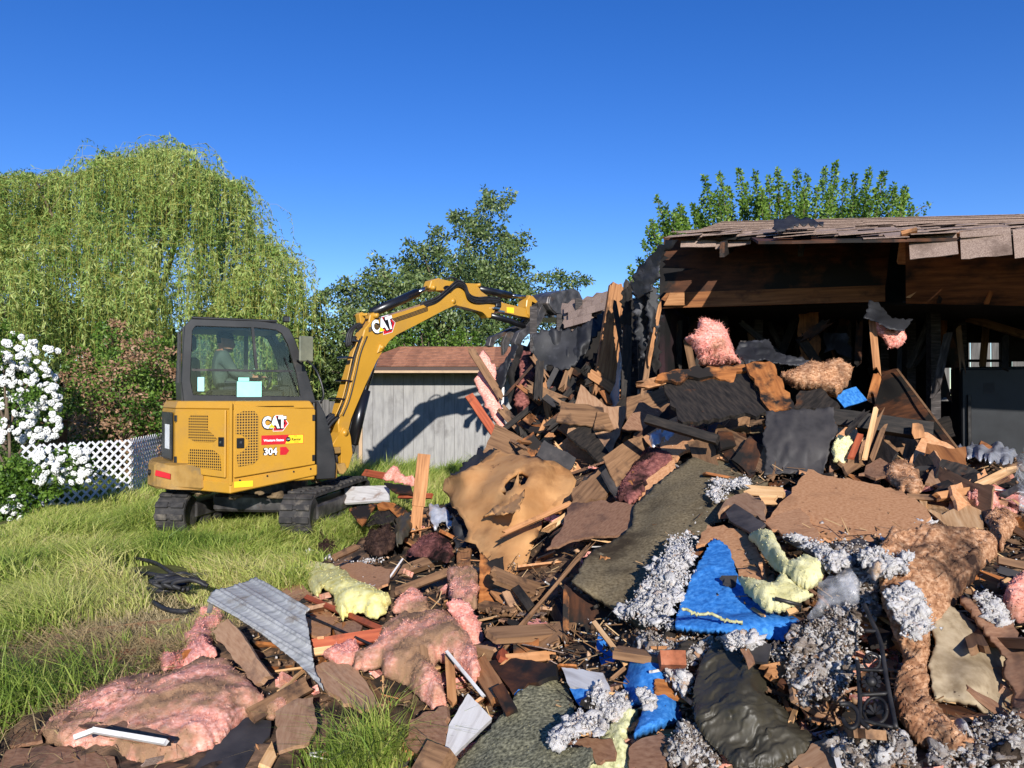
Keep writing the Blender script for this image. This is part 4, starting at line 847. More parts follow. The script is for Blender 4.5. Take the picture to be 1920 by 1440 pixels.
# boom, stick and bucket stand in one upright plane through the boom foot
TB = math.radians(46); hb = np.array([math.cos(TB), math.sin(TB), 0]); nb = np.array([math.sin(TB), -math.cos(TB), 0])
foot = EC+ef*1.0+el*(-.05)
def bp(yx, yy, off=0.0):
    px, py = Z('Y', [(yx, yy)])[0]; r0 = P(px, py, 1.0)-CAM; s = ((foot+nb*off-CAM)@nb)/(r0@nb); return CAM+r0*s
def bplate(name, pts, width, mat, parent=ex, off=0.0, bevel=.01):
    c = [exl(bp(x, y, 0)) for x, y in pts]; bm = bmesh.new(); n = exl(EC+nb); bm_prism(bm, [p+n*off for p in c], n, width)
    return bm_obj(name, bm, mat, parent, bevel=bevel)
def btube(name, pts, r, mat, parent=ex, off=0.0, seg=12): return tube(name, [exl(bp(x, y, 0)+nb*off) for x, y in pts], r, mat, parent, seg)
bplate('swing_post', [(165,1165),(225,1075),(250,1030),(285,1040),(300,1090),(312,1200),(285,1290),(250,1310),(240,1290),(235,1150),(190,1150)], .26, ym)
bplate('swing_post', [(100,1165),(220,1155),(225,1195),(110,1205)], .34, ydust); bplate('swing_post', [(110,1290),(250,1255),(265,1300),(240,1330),(120,1310)], .34, ydust); bplate('swing_post', [(125,1215),(215,1205),(220,1255),(130,1275)], .26, bkm)
boom = bplate('boom', [(224,1010),(250,905),(330,640),(395,405),(440,350),(500,335),(800,240),(950,172),(990,200),(990,250),(900,285),(720,380),(600,440),(550,475),(515,535),(470,600),(400,760),(335,910),(303,975),(295,1050),(265,1095),(232,1075)], .20, ym, bevel=.012)
bplate('cylinder_lug', [(375,305),(395,292),(418,305),(415,345),(400,372),(385,365)], .10, ym, boom); bplate('cylinder_lug', [(430,365),(440,310),(465,295),(495,325),(505,345)], .14, ym, boom); bplate('cylinder_lug', [(470,560),(490,500),(515,505),(520,540)], .24, ym, boom)
stick = bplate('stick', [(818,140),(832,92),(880,76),(945,100),(1060,110),(1132,112),(1145,162),(1200,197),(1300,237),(1440,272),(1482,290),(1500,320),(1482,336),(1400,320),(1238,277),(1218,330),(1196,334),(1160,290),(1060,266),(985,252),(952,236),(962,166),(900,150),(860,160)], .15, ym, bevel=.01)
bplate('stick_hole', [(905,140),(918,126),(938,124),(950,134),(935,146),(915,152)], .156, blkm, stick, bevel=0)
for q in ((840,138,.03),(965,226,.035),(1132,122,.025),(1470,305,.03)):
    c = exl(bp(q[0], q[1])); n = exl(EC+nb); tube('pin', [c-n*.115, c+n*.115], q[2], ym, stick, 14)
for q in ((262,1066,.04),(466,318,.03),(500,522,.03),(397,312,.018)):
    c = exl(bp(q[0], q[1])); n = exl(EC+nb); tube('pin', [c-n*.145, c+n*.145], q[2], ym, boom, 14)
cy1 = btube('stick_cylinder', [(470,298),(762,168)], .062, cyl); btube('rod', [(762,168),(836,132)], .032, mt['steel'], cy1)
cy2 = btube('boom_cylinder', [(332,1140),(412,795)], .072, cyl, off=.05); btube('rod', [(412,795),(492,545)], .04, mt['steel'], cy2, off=.05)
bplate('cylinder_guard', [(300,1120),(375,790),(440,780),(430,860),(360,1090),(330,1150)], .05, bk, cy2, off=.0)
cy3 = btube('bucket_cylinder', [(1148,142),(1362,186)], .055, cyl); btube('rod', [(1362,186),(1455,198)], .03, mt['steel'], cy3)
bplate('bucket_link', [(1440,215),(1460,190),(1480,195),(1475,225),(1465,250),(1475,300),(1490,320),(1465,335),(1445,310),(1435,260)], .19, ym); bplate('bucket_link', [(1465,185),(1490,190),(1520,225),(1515,245),(1490,225),(1462,215)], .12, ym)
# bucket: curved shell with two cheeks and teeth
bprof = [(1520,245),(1530,200),(1560,178),(1640,160),(1700,150),(1732,170),(1748,205),(1744,245),(1725,262),(1742,285),(1728,328),(1700,340),(1640,318),(1575,312),(1545,285)]
bucket = bplate('bucket', bprof, .50, bkm, bevel=.012)
bplate('bucket_cheek', [(x+(1630-x)*.06, y+(245-y)*.06) for x, y in bprof], .54, bkm, bucket, bevel=.006)
bplate('bucket_rib', [(1620,235),(1650,165),(1664,170),(1636,240)], .56, bkm, bucket, bevel=0); bplate('bucket_rib', [(1560,320),(1700,345),(1712,356),(1690,356),(1560,332)], .55, mt['steel'], bucket, bevel=0)
for k in range(4):
    o_ = -.21+k*.14; bplate('tooth', [(1705,325),(1735,340),(1728,365),(1700,345)], .06, bkm, bucket, off=o_, bevel=.004)
bplate('hitch', [(1505,235),(1545,210),(1585,225),(1590,290),(1560,315),(1520,300)], .24, bkm)
thumb = bplate('thumb', [(1512,262),(1545,220),(1550,290),(1510,375),(1445,425),(1395,470),(1372,540),(1350,570),(1345,485),(1370,425),(1445,385),(1488,335)], .10, bkm, off=.10, bevel=.008)
bplate('thumb_tine', [(1512,262),(1545,220),(1550,290),(1510,375),(1445,425),(1395,470),(1372,540),(1350,570),(1345,485),(1370,425),(1445,385),(1488,335)], .06, bkm, thumb, off=-.14, bevel=.006)
bplate('thumb_tine', [(1275,505),(1288,450),(1370,415),(1450,375),(1465,400),(1370,440),(1315,470),(1300,515)], .10, bkm, thumb, off=-.22, bevel=.006)
btube('thumb_cylinder', [(1215,315),(1340,350),(1430,385)], .045, cyl, thumb, off=.06)
bplate('valve_block', [(1238,220),(1270,222),(1272,262),(1238,262)], .19, bk, stick, off=.02); bplate('warning_label', [(1315,262),(1362,266),(1360,302),(1316,296)], .153, yelp, stick, bevel=0)
# hydraulic hoses
hs = mt['hose']
for i in range(5):
    o = .105+.012*(i % 3); d = i*9
    tube('hose', spline([exl(bp(x, y-d*.9+10, 0)+nb*(o if k_ > 0 else .08)) for k_, (x, y) in enumerate([(760,262),(850,225),(925,165),(985,118),(1035,140),(1060,200),(1110,225),(1190,222),(1262,232)])], 6), .013, hs, ex, 6)
for i in range(4):
    d = i*16
    tube('hose', spline([exl(bp(x+d, y, 0)+nb*.105) for x, y in [(205,960),(250,850),(290,690),(320,560),(362,450)]], 5), .009, hs if i % 2 else ym, ex, 6)
    tube('hose', spline([exl(bp(x, y+d*.5, 0)+nb*.10) for x, y in [(420,398),(560,345),(680,305),(800,262)]], 4), .006, hs, ex, 6)
for i in range(6):
    d = i*10
    tube('hose', spline([exl(bp(x+d*.6, y+d*.4, 0)+nb*(.02+.03*(i % 3))) for x, y in [(205,945),(160,985),(125,1040),(140,1100),(190,1130)]], 5), .02, hs, ex, 6)
for i in range(3): tube('hose', spline([exl(bp(x-i*9, y, 0)+nb*.06) for x, y in [(380,975),(372,1060),(350,1130),(330,1200)]], 5), .016, hs, ex, 6)
for i in range(3): tube('hose', spline([exl(bp(x-i*12, y+i*6, 0)+nb*.02) for x, y in [(360,450),(330,500),(335,420),(380,370),(400,385)]], 5), .022, hs, ex, 6)
for x, y in ((300,585),(345,480),(290,735),(245,850),(1240,270),(1270,290)): bplate('hose_clamp', [(x-20,y-8),(x+20,y-2),(x+18,y+8),(x-22,y+2)], .24, mt['steel'], ex, bevel=0)
tube('hose', spline([exl(bp(x, y, 0)+nb*(-.05)) for x, y in [(945,92),(975,72),(1010,70),(1050,95)]], 5), .014, hs, ex, 6)
# logo on the boom
c0 = bp(478, 430, .101); bx_ = bp(560, 395, .101)-c0; 
def cat_boom():
    ang = math.radians(17); t3 = exl(EC+hb*math.cos(ang)+np.array([0,0,math.sin(ang)])); u3 = exl(EC-hb*math.sin(ang)+np.array([0,0,math.cos(ang)])); n3 = exl(EC+nb); h = .165; w = h*1.62; base = exl(c0)
    def poly(name, pts, off, mat, par):
        bm = bmesh.new(); bm_prism(bm, [base+t3*s*1.0+u3*z+n3*off for s, z in pts], n3, .001, False); return bm_obj(name, bm, mat, par)
    o1 = poly('logo_plate', [(w*.58,-h*.34),(w*1.14,-h*.34),(w*1.46,h*.33),(w*1.14,h*1.09),(w*.70,h*1.09)], .002, whm, boom)
    poly('logo_hexagon', [(w*.60,-h*.30),(w*1.12,-h*.30),(w*1.42,h*.33),(w*1.12,h*1.04),(w*.72,h*1.04)], .0035, redm, o1); poly('logo_shadow', [(w*.80,h*.98),(w*1.04,h*.98),(w*1.27,h*.35),(w*1.12,h*.02),(w*.8,-h*.05)], .005, blkm, o1)
    m = Matrix(((t3[0],u3[0],n3[0],base[0]),(t3[1],u3[1],n3[1],base[1]),(t3[2],u3[2],n3[2],base[2]),(0,0,0,1)))
    text('lettering', 'CAT', h*1.36, blkm, None, 0, 0, 0, o1, .02, 0, .78, m@Matrix.Translation((-.004,-.004,.0068))); text('lettering', 'CAT', h*1.36, whm, None, 0, 0, 0, o1, .010, 0, .78, m@Matrix.Translation((0,0,.0086)))
    poly('logo_wedge', [(w*.32,-h*.02),(w*.68,-h*.02),(w*.50,h*.36)], .0102, yelp, o1)
cat_boom()

# ------------------------------------------------------------------ the operator, seated in the cab
def person():
    J = {'pelvis':(-.34,.35,1.72),'waist':(-.36,.35,1.84),'chest':(-.36,.35,2.00),'neck':(-.34,.35,2.12),'throat':(-.325,.345,2.16),
         'rs':(-.34,.17,2.07),'re':(-.22,.10,1.86),'rw':(.02,.05,1.80),'ls':(-.34,.53,2.07),'le':(-.20,.60,1.86),'lw':(.04,.58,1.80),
         'rh':(-.30,.26,1.70),'rk':(.08,.24,1.72),'ra':(.16,.24,1.53),'lh':(-.30,.44,1.70),'lk':(.08,.46,1.72),'la':(.16,.46,1.53)}
    E_ = [('pelvis','waist'),('waist','chest'),('chest','neck'),('neck','throat'),('chest','rs'),('rs','re'),('re','rw'),('chest','ls'),('ls','le'),('le','lw'),('pelvis','rh'),('rh','rk'),('rk','ra'),('pelvis','lh'),('lh','lk'),('lk','la')]
    Rr = dict(pelvis=.15,waist=.145,chest=.15,neck=.075,throat=.06,rs=.085,re=.06,rw=.042,ls=.085,le=.06,lw=.042,rh=.11,rk=.08,ra=.055,lh=.11,lk=.08,la=.055)
    ks = list(J); me = bpy.data.meshes.new('person'); me.from_pydata([J[k] for k in ks], [(ks.index(a), ks.index(b)) for a, b in E_], [])
    o = bpy.data.objects.new('person', me); C.objects.link(o); sk = o.modifiers.new('s', 'SKIN'); sk.use_smooth_shade = True
    for i, k in enumerate(ks): me.skin_vertices[0].data[i].radius = (Rr[k], Rr[k]*(.8 if k in ('chest','waist') else 1)); me.skin_vertices[0].data[i].use_root = k == 'pelvis'
    ss = o.modifiers.new('d', 'SUBSURF'); ss.levels = 2; ss.render_levels = 2
    dg = bpy.context.evaluated_depsgraph_get(); m2 = bpy.data.meshes.new_from_object(o.evaluated_get(dg)); bpy.data.objects.remove(o)
    bm = bmesh.new(); bm.from_mesh(m2)
    # head: an egg with brow, nose, mouth, ears and chin, turned towards the work
    hm = Matrix.Translation((-.30,.345,2.245))@Matrix.Rotation(-.35, 4, 'Z')@Matrix.Rotation(.12, 4, 'Y')
    prof = [(-.118,.052,.045,.03),(-.10,.075,.06,.028),(-.075,.09,.068,.02),(-.045,.096,.072,.012),(-.02,.098,.074,.008),(.0,.098,.075,.004),(.025,.102,.077,.0),(.055,.102,.077,-.004),(.085,.09,.068,-.008),(.11,.062,.048,-.01),(.122,.03,.022,-.01)]
    rings = []; nseg = 20
    for z, rx, ry, cx in prof:
        ring = []
        for q in range(nseg):
            a = 2*math.pi*q/nseg; x = cx+rx*math.cos(a); y = ry*math.sin(a); fr = max(0, math.cos(a))**6
            if abs(math.sin(a)) < .2 and math.cos(a) > 0 and -.05 < z < .01: x += {-.045:.018,-.02:.026,.0:.014}.get(z, 0)
            if .2 < abs(math.sin(a)) < .65 and math.cos(a) > 0 and z == .0: x -= .010
            if math.cos(a) > .6 and z == -.075: x -= .006
            if abs(math.sin(a)) > .95 and -.03 < z < .03: y *= 1.16
            ring.append(bm.verts.new(hm@Vector((x, y, z))))
        rings.append(ring)
    hf = []
    for i in range(len(rings)-1):
        for q in range(nseg): hf.append(bm.faces.new((rings[i][q], rings[i][(q+1) % nseg], rings[i+1][(q+1) % nseg], rings[i+1][q])))
    hf.append(bm.faces.new(list(reversed(rings[0])))); hf.append(bm.faces.new(rings[-1]))
    skin = M('skin', [lin((150,104,84)), lin((176,126,102))], 8, rough=.6, bump=.05); shirt = M('grey_green_shirt', [lin((58,66,62)), lin((80,88,82))], 6, rough=.9, bump=.3, bdist=.01); trs = M('dark_trousers', [lin((40,42,50)), lin((54,56,64))], 8, rough=.9, bump=.2)
    hs_ = set(hf)
    hmi = hm.inverted()
    hair = M('dark_beard', [lin((34,26,22)), lin((54,42,34))], 30, rough=.9, bump=.4)
    for f_ in bm.faces:
        c = f_.calc_center_median(); f_.smooth = True
        if f_ in hs_:
            l = hmi@c; f_.material_index = 3 if (l.z > .055 or (l.x < -.02 and l.z > -.02) or (l.z < -.06 and l.x > .0)) else 1
        elif c.z > 2.135: f_.material_index = 1
        elif c.x > -.02 and c.z > 1.765 and c.z < 1.86: f_.material_index = 1
        elif c.z < 1.76 and c.x > -.33: f_.material_index = 2
        else: f_.material_index = 0
    # hands with five fingers closed on the levers
    for sx, wy in ((1, .05), (-1, .58)):
        base = Vector((.06, wy, 1.80))
        for k_ in range(5):
            off = Vector((.03+.0*k_, (-.032+.016*k_)*1, .005)) if k_ < 4 else Vector((-.01, .045*sx, .0))
            L = (.05,.06,.055,.045,.045)[k_]; p0 = base+off; v0 = len(bm.verts)
            dirs = [Vector((L*.6,0,.012)), Vector((L*.45,0,-.02)), Vector((.0,0,-.022))] if k_ < 4 else [Vector((.03,.01*sx,.01)), Vector((.03,-.006*sx,.0))]
            pts = [p0]; 
            for d_ in dirs: pts.append(pts[-1]+d_)
            n0 = len(bm.faces); bm_tube(bm, pts, [.010,.0095,.009,.007][:len(pts)], 6); bm.faces.ensure_lookup_table()
            for f_ in list(bm.faces)[n0:]: f_.material_index = 1; f_.smooth = True
        n0 = len(bm.faces); bm_tube(bm, [Vector((.0,wy,1.80)), base, base+Vector((.035,0,.004))], [.03,.038,.03], 8); bm.faces.ensure_lookup_table()
        for f_ in list(bm.faces)[n0:]: f_.material_index = 1; f_.smooth = True
    bmesh.ops.recalc_face_normals(bm, faces=bm.faces); me = bpy.data.meshes.new('person'); bm.to_mesh(me); bm.free()
    for m_ in (shirt, skin, trs, hair): me.materials.append(m_)
    p = obj('person', me); p.location = V(EC); p.rotation_euler = (0,0,TH)
    tag(p, 'person in grey green shirt and dark cap seated in the excavator cab', 'person')
    bm = bmesh.new(); bmesh.ops.create_uvsphere(bm, u_segments=20, v_segments=10, radius=.112)
    for v in bm.verts:
        v.co.y *= .80; v.co.x *= 1.0; v.co.z = max(v.co.z, -.0)*.82
    bm_prism(bm, [(.06,-.065,.002),(.12,-.06,-.002),(.175,-.03,-.008),(.18,.03,-.008),(.12,.06,-.002),(.06,.065,.002)], (0,0,1), .006)
    bmesh.ops.transform(bm, matrix=hm@Matrix.Translation((-.004,0,.045)), verts=bm.verts)
    capm = M('dark_cap_cloth', [lin((26,26,28)), lin((40,40,42))], 20, rough=.9, bump=.2); c_ = bm_obj('cap', bm, capm, p, smooth=True)
    return p
person()
# ------------------------------------------------------------------ shed
SY = 15.5
shed = empty('garden_shed', P(790,890,SY)*np.array([1,1,0]), 0, 'grey board garden shed with brown shingle roof behind the excavator arm', 'shed')
s0 = np.array(shed.location[:]); sm = M('grey_painted_siding', [lin((128,126,124)), lin((142,140,137)), lin((152,150,146))], 3, (6,6,1), 4, .75, .15, .002, stains=[(lin((104,101,98)), 1.6, .56, .76)], vary=.03)
tan = flat('tan_trim', lin((176,148,116)), .7); dkf = flat('dark_fascia', lin((70,54,46)), .7)
XL = P(680,700,SY)[0]-s0[0]; XR = XL+3.3; ztop = 2.06; n_ = 16
for i in range(n_):
    w = (XR-XL)/n_; box('siding_plank', (XL+i*w+.002,0,0), (XL+(i+1)*w-.002,.02,ztop), sm, shed, .002)
box('wall_backing', (XL,.021,0), (XR,.06,ztop), dkf, shed); box('corner_trim', (XL-.07,-.015,0), (XL-.002,.06,ztop), tan, shed)
box('side_wall', (XL-.06,.061,0), (XL-.02,2.6,ztop), sm, shed)
box('fascia', (XL-.15,-.60,ztop-.02), (XR+.2,-.57,ztop+.08), dkf, shed); box('soffit', (XL-.15,-.565,ztop-.01), (XR+.2,-.002,ztop+.015), tan, shed); box('drip_edge', (XL-.15,-.612,ztop-.035), (XR+.2,-.602,ztop+.01), tan, shed)
shm = NT('shed_shingles'); br = shm.n.new('ShaderNodeTexBrick'); cv = shm.coords(1, (1,1,1), False); shm.l.new(cv, br.inputs['Vector']); br.offset = .37; br.inputs['Scale'].default_value = 1; br.inputs['Brick Width'].default_value = .26; br.inputs['Row Height'].default_value = 5; br.inputs['Mortar Size'].default_value = .0
br.inputs['Color1'].default_value = (*lin((172,118,88)),1); br.inputs['Color2'].default_value = (*lin((138,90,66)),1); br.inputs['Bias'].default_value = 0
nf_ = shm.noise(cv, 60, 3); oi_ = shm.n.new('ShaderNodeObjectInfo'); gr_ = shm.ramp(nf_, [(.3, (.75,)*3), (.7, (1.15,)*3)]); cc = shm.mix(1.0, br.outputs['Color'], gr_.outputs['Color'], 'MULTIPLY'); wv = shm.noise(shm.coords(1, (3,.4,.4)), 2.2, 3); w2 = shm.ramp(wv, [(.35, (.78,)*3), (.65, (1.2,)*3)]); cc = shm.mix(1.0, cc, w2.outputs['Color'], 'MULTIPLY')
shm.l.new(cc, shm.bsdf.inputs['Base Color']); shm.bsdf.inputs['Roughness'].default_value = .95; shm.bump(nf_, .4, .003)
yr = 1.5; zr = 2.66; y0_ = -.60; z0_ = ztop+.075; nc = 13
for i in range(nc):
    t0, t1 = i/nc, (i+1.25)/nc; ya, yb = y0_+(yr-y0_)*t0, y0_+(yr-y0_)*min(t1,1); za, zb = z0_+(zr-z0_)*t0, z0_+(zr-z0_)*min(t1,1)
    xa, xb = XL-.16+.72*t0, XL-.16+.72*min(t1,1); bm = bmesh.new()
    bm_prism(bm, [(xa,ya,za+.014),(XR+.2,ya,za+.014),(XR+.2,yb,zb),(xb,yb,zb)], (0,-.3,1), .008, False); o = bm_obj('shingle_course', bm, shm.m, shed); 
bm = bmesh.new(); bm_prism(bm, [(XL-.16,y0_,z0_),(XL+.56,yr,zr),(XL-.10,3.3,z0_)], (-.5,0,1), .02, False); bm_obj('roof_hip', bm, shm.m, shed)
bm = bmesh.new(); bm_prism(bm, [(XL+.56,yr,zr-.01),(XR+.2,yr,zr-.01),(XR+.2,3.3,z0_),(XL-.1,3.3,z0_)], (0,.5,1), .02, False); bm_obj('roof_back', bm, shm.m, shed)
# ------------------------------------------------------------------ lattice fence
wv_ = flat('white_vinyl', lin((228,228,232)), .4)
def lattice(a, b, h, label):
    a, b = np.asarray(a, float), np.asarray(b, float); d = b-a; L = np.linalg.norm(d[:2]); o = empty('lattice_fence', a, math.atan2(d[1], d[0]), label, 'fence', 'white lattice panels along the yard')
    p = .135; wd = .022; r2 = random.Random(3)
    for sgn in (1, -1):
        for i in range(-int(h/p)-1, int(L/p)+1):
            x0 = i*p if sgn > 0 else i*p+h; z0 = 0.0; x1 = x0+sgn*h; z1 = h
            if x0 > x1: x0, x1, z0, z1 = x1, x0, z1, z0
            if x1 < .02 or x0 > L-.02: continue
            f = lambda x: z0+(z1-z0)*(x-x0)/(x1-x0)
            xa, xb = max(x0, 0), min(x1, L)
            if xb-xa < .05: continue
            za, zb = f(xa), f(xb); yy = 0 if sgn > 0 else .0085; k = wd*.7071
            bm = bmesh.new(); sl = 1 if zb > za else -1
            pts = [(xa-k*sl*.0-k*.7, yy, za+sl*k*.7*0-k*.7*-sl), (xa+k*.7, yy, za-k*.7*sl), (xb+k*.7, yy, zb-k*.7*sl), (xb-k*.7, yy, zb+k*.7*sl)]
            bm_prism(bm, pts, (0,1,0), .007, False); bm_obj('lattice_slat', bm, wv_, o)
    return o
g0 = np.array([1,1,0])
lattice(P(40,960,10.3)*g0, P(246,900,11.6)*g0, .92, 'white diamond lattice panel standing in long grass beside flowering bush')
lattice(P(247,900,11.64)*g0, P(312,900,13.7)*g0, .93, 'white diamond lattice panel behind the back of the excavator')
bx = empty('wooden_box', P(101,830,12.4)*g0, .1, 'weathered brown wooden box standing behind the lattice fence', 'box')
for i in range(3): box('board', (-.15+i*.10,-.16,.0), (-.053+i*.10,-.14,1.18), mt['brownwood'], bx, .003)
box('side', (-.15,-.139,0), (-.13,.14,1.17), mt['brownwood'], bx); box('side', (.127,-.139,0), (.147,.14,1.17), mt['brownwood'], bx); box('back', (-.13,.12,0), (.127,.14,1.17), mt['brownwood'], bx); box('lid', (-.18,-.19,1.182), (.18,.17,1.20), mt['brownwood'], bx)
gf = empty('board_fence', P(640,850,17.5)*g0, -.05, 'weathered grey board fence in shade behind the boom foot', 'fence')
for i in range(22): box('fence_board', (-2.2+i*.16,0,0), (-2.05+i*.16,.02,1.45+.02*((i*7) % 3)), gfm, gf)
box('rail', (-2.2,.022,.3), (1.3,.06,.39), gfm, gf); box('rail', (-2.2,.022,1.1), (1.3,.06,1.19), gfm, gf)

# ------------------------------------------------------------------ foliage
def leaf_mesh(pos, dirv, L, W, attr, r, curl=.25):
    n = len(pos); dirv = dirv/np.linalg.norm(dirv, axis=1)[:,None]; s = np.cross(dirv, r.normal(0,1,(n,3))); s /= np.linalg.norm(s, axis=1)[:,None]+1e-9; up = np.cross(s, dirv)
    L = np.broadcast_to(L, n)[:,None]; W = np.broadcast_to(W, n)[:,None]
    v = np.stack([pos, pos+dirv*L*.45+s*W+up*L*curl*.2, pos+dirv*L-up*L*curl*.3, pos+dirv*L*.45-s*W+up*L*curl*.2], 1)
    i = np.arange(n)[:,None]*4; f = np.vstack([i+[0,1,2], i+[0,2,3]])
    return v.reshape(-1,3), f, np.repeat(attr, 4)
def strip_mesh(paths, w):
    """paths (N,K,3) -> thin ribbons (crossed not needed at this distance)"""
    n, k, _ = paths.shape; t = np.gradient(paths, axis=1); s = np.cross(t, np.array([.3,1,.2])); s /= np.linalg.norm(s, axis=2)[:,:,None]+1e-9
    v = np.stack([paths-s*w, paths+s*w], 2).reshape(-1,3); b = (np.arange(n)[:,None]*k+np.arange(k-1)[None]).ravel()*2
    return v, np.stack([b, b+1, b+3, b+2], -1)
def smoothstep(a, b, x): t = np.clip((x-a)/(b-a), 0, 1); return t*t*(3-2*t)
barkm = M('tree_bark', [lin((66,54,44)), lin((96,82,68)), lin((120,104,86))], 3, (8,8,1.5), 5, .9, .6, .02)
twig = M('twig_bark', [lin((120,92,58)), lin((158,126,80))], 4, rough=.8, bump=.2)
def tree_root(name, base, label, cat='tree'): return empty(name, base, 0, label, cat)
def add_mesh(name, v, f, mat, root, attr=None, smooth=False):
    c = np.array(root.location[:]); return obj(name, mesh_np(name, v-c, f, smooth, attr), mat, root)
def limbs(root, paths, name='trunk', mat=None):
    c = np.array(root.location[:]); bm = bmesh.new()
    for pts, r0, r1 in paths: p = spline(np.array(pts), 5)-c; bm_tube(bm, list(p), list(np.linspace(r0, r1, len(p))), 7)
    return bm_obj(name, bm, mat or barkm, root, smooth=True)
# weeping willow
r = np.random.default_rng(5)
wil = tree_root('willow_tree', P(250,850,21)*g0, 'tall weeping willow with yellow green trailing branches', 'tree'); wb = np.array(wil.location[:])
prof = np.array([(-120,330),(0,312),(40,300),(100,312),(160,300),(200,275),(260,278),(320,250),(352,262),(380,300),(430,318),(465,350),(478,400),(500,435),(530,445),(555,485),(568,560),(575,640)], float)
nodes = []
for i in range(520):
    px = r.uniform(-110, 566) if i > 60 else r.uniform(-60, 560); top = np.interp(px, prof[:,0], prof[:,1])
    lay = r.random(); py = top+30+ (-abs(r.normal(0,9)) if lay < .2 else 0 if lay < .35 else r.uniform(0, 300)); dcen = 20.5; dd_ = dcen+r.normal(0, 1.3)+2.2*vnoise(np.array([[px/75., py/95., 0.]]), 11)[0]-(1.0 if lay > .35 else 0)*r.random()*1.6
    nodes.append(P(px, py, dd_))
nodes = np.array(nodes); LP, LD, LA, SPth = [], [], [], []
for q in nodes:
    ns = r.integers(7, 15); tint = r.normal(0, .12)+.26*vnoise(np.array([[q[0]*.9, q[2]*.8, q[1]*.5]]), 13)[0]
    for s in range(ns):
        L = r.uniform(.5, 2.3)*min(1, (q[2]-.8)/2.5+.2); a = r.uniform(0, 2*math.pi); rad = abs(r.normal(0,.42)); K = 8; t = np.linspace(0, 1, K)
        off = np.array([math.cos(a), math.sin(a), 0]); base = q+off*rad*.15
        path = base+np.outer(np.minimum(t*3, 1)**.7*rad, off)+np.outer(-(np.maximum(t-.06, 0))*L+.22*np.sin(np.minimum(t*6, math.pi)), [0,0,1])+np.cumsum(r.normal(0, .022, (K,3)), 0)*np.array([1,1,0])
        SPth.append(path); m = int(L/.052)+4; tt = r.uniform(.05, 1, m); idx_ = tt*(K-1); i0 = np.minimum(idx_.astype(int), K-2); fr_ = (idx_-i0)[:,None]
        LP.append(path[i0]*(1-fr_)+path[i0+1]*fr_); b_ = r.normal(0, .62, (m,3)); b_[:,2] -= .7; LD.append(b_); LA.append(np.clip(.5+tint+r.normal(0,.16,m), 0, 1))
LP, LD, LA = np.vstack(LP), np.vstack(LD), np.concatenate(LA)
v, f, a_ = leaf_mesh(LP, LD, r.uniform(.08,.17,len(LP)), r.uniform(.010,.020,len(LP)), LA, r)
wm = leaf_mat('willow_leaf', [(0, lin((74,102,46))), (.3, lin((120,148,68))), (.6, lin((162,182,98))), (1, lin((204,208,134)))], .45)
add_mesh('crown', v, f, wm, wil, a_)
v, f = strip_mesh(np.array(SPth), .0035); add_mesh('trailing_twigs', v, f, M('willow_twig', [lin((112,112,48)), lin((150,142,66))], 3, rough=.7, bump=0), wil)
wp = [([wb, wb+[.1,0,1.5], wb+[.0,.1,3.0]], .36, .26)]
for k in range(11):
    q = nodes[r.integers(0, 60)]; wp.append(([wb+[0,0,2.6], wb*.5+q*.5+np.array([0,0,.9]), q], .13, .02))
for k in range(26):
    q = nodes[r.integers(60, 520)]; e = q+np.array([r.uniform(-.9,.9), -.4, -r.uniform(.3,1.0)]); wp.append(([q+np.array([r.uniform(-.5,.5),.5,-.3]), q+np.array([0,-.25,-.2]), e-np.array([0,0,.3])], .014, .006))
limbs(wil, wp)
# tree from an outline of clumps
def clump_tree(root, outline, d0, dspread, nclump, crad, nleaf, Lr, Wr, mat, rs, tint=.5, tsd=.15, droop=0.0, limbn=26, trunk_top=.6, brown=0.0, tr=None):
    r = np.random.default_rng(rs); poly = np.array(outline, float); lo, hi = poly.min(0), poly.max(0); pts = np.zeros((0,2))
    while len(pts) < nclump: c = r.uniform(lo, hi, (nclump*2,2)); pts = np.vstack([pts, c[_inside(poly, c)]])
    pts = pts[:nclump]; e = np.clip(_edge_dist(poly, pts)/70, .12, 1); cen = np.array([P(p[0], p[1], d0+r.normal(0, dspread)*e_**.5) for p, e_ in zip(pts, e)])
    rad = crad*r.uniform(.45, 1.25, nclump)*(.35+.65*e); LP, LD, LA = [], [], []
    for c, R_, p in zip(cen, rad, pts):
        n = int(nleaf*r.uniform(.6, 1.3)*max(.35, (R_/crad)**1.3)); x = r.normal(0, 1, (n,3)); x /= np.linalg.norm(x, axis=1)[:,None]; x *= (r.random(n)**.45)[:,None]*np.array([1,1,.75])
        LP.append(c+x*R_); dv = x*.8+r.normal(0, .55, (n,3)); dv[:,2] -= droop; LD.append(dv)
        tn = tint+r.normal(0, tsd*.7)+r.normal(0, tsd, n); br_ = r.random() < brown
        LA.append(np.clip(tn, 0, .74) if not br_ else np.clip(.9+r.normal(0,.06,n), .8, 1))
    LP, LD, LA = np.vstack(LP), np.vstack(LD), np.concatenate(LA); v, f, a = leaf_mesh(LP, LD, r.uniform(*Lr, len(LP)), r.uniform(*Wr, len(LP)), LA, r)
    add_mesh('crown', v, f, mat, root, a)
    b = np.array(root.location[:]); th = (cen[:,2].max())*trunk_top; tp = b+np.array([0,0,th]); pth = [([b, b+np.array([.05,0,th*.5]), tp], tr or (.17 if th > 2 else .05), tr or .05)]
    for k in r.permutation(nclump)[:limbn]:
        q = cen[k]; s_ = b+np.array([0,0,min(th, q[2]*.55)]); pth.append(([s_, s_*.45+q*.55+np.array([0,0,.12]), q], .04 if th > 2 else .016, .008))
    limbs(root, pth); return cen, rad
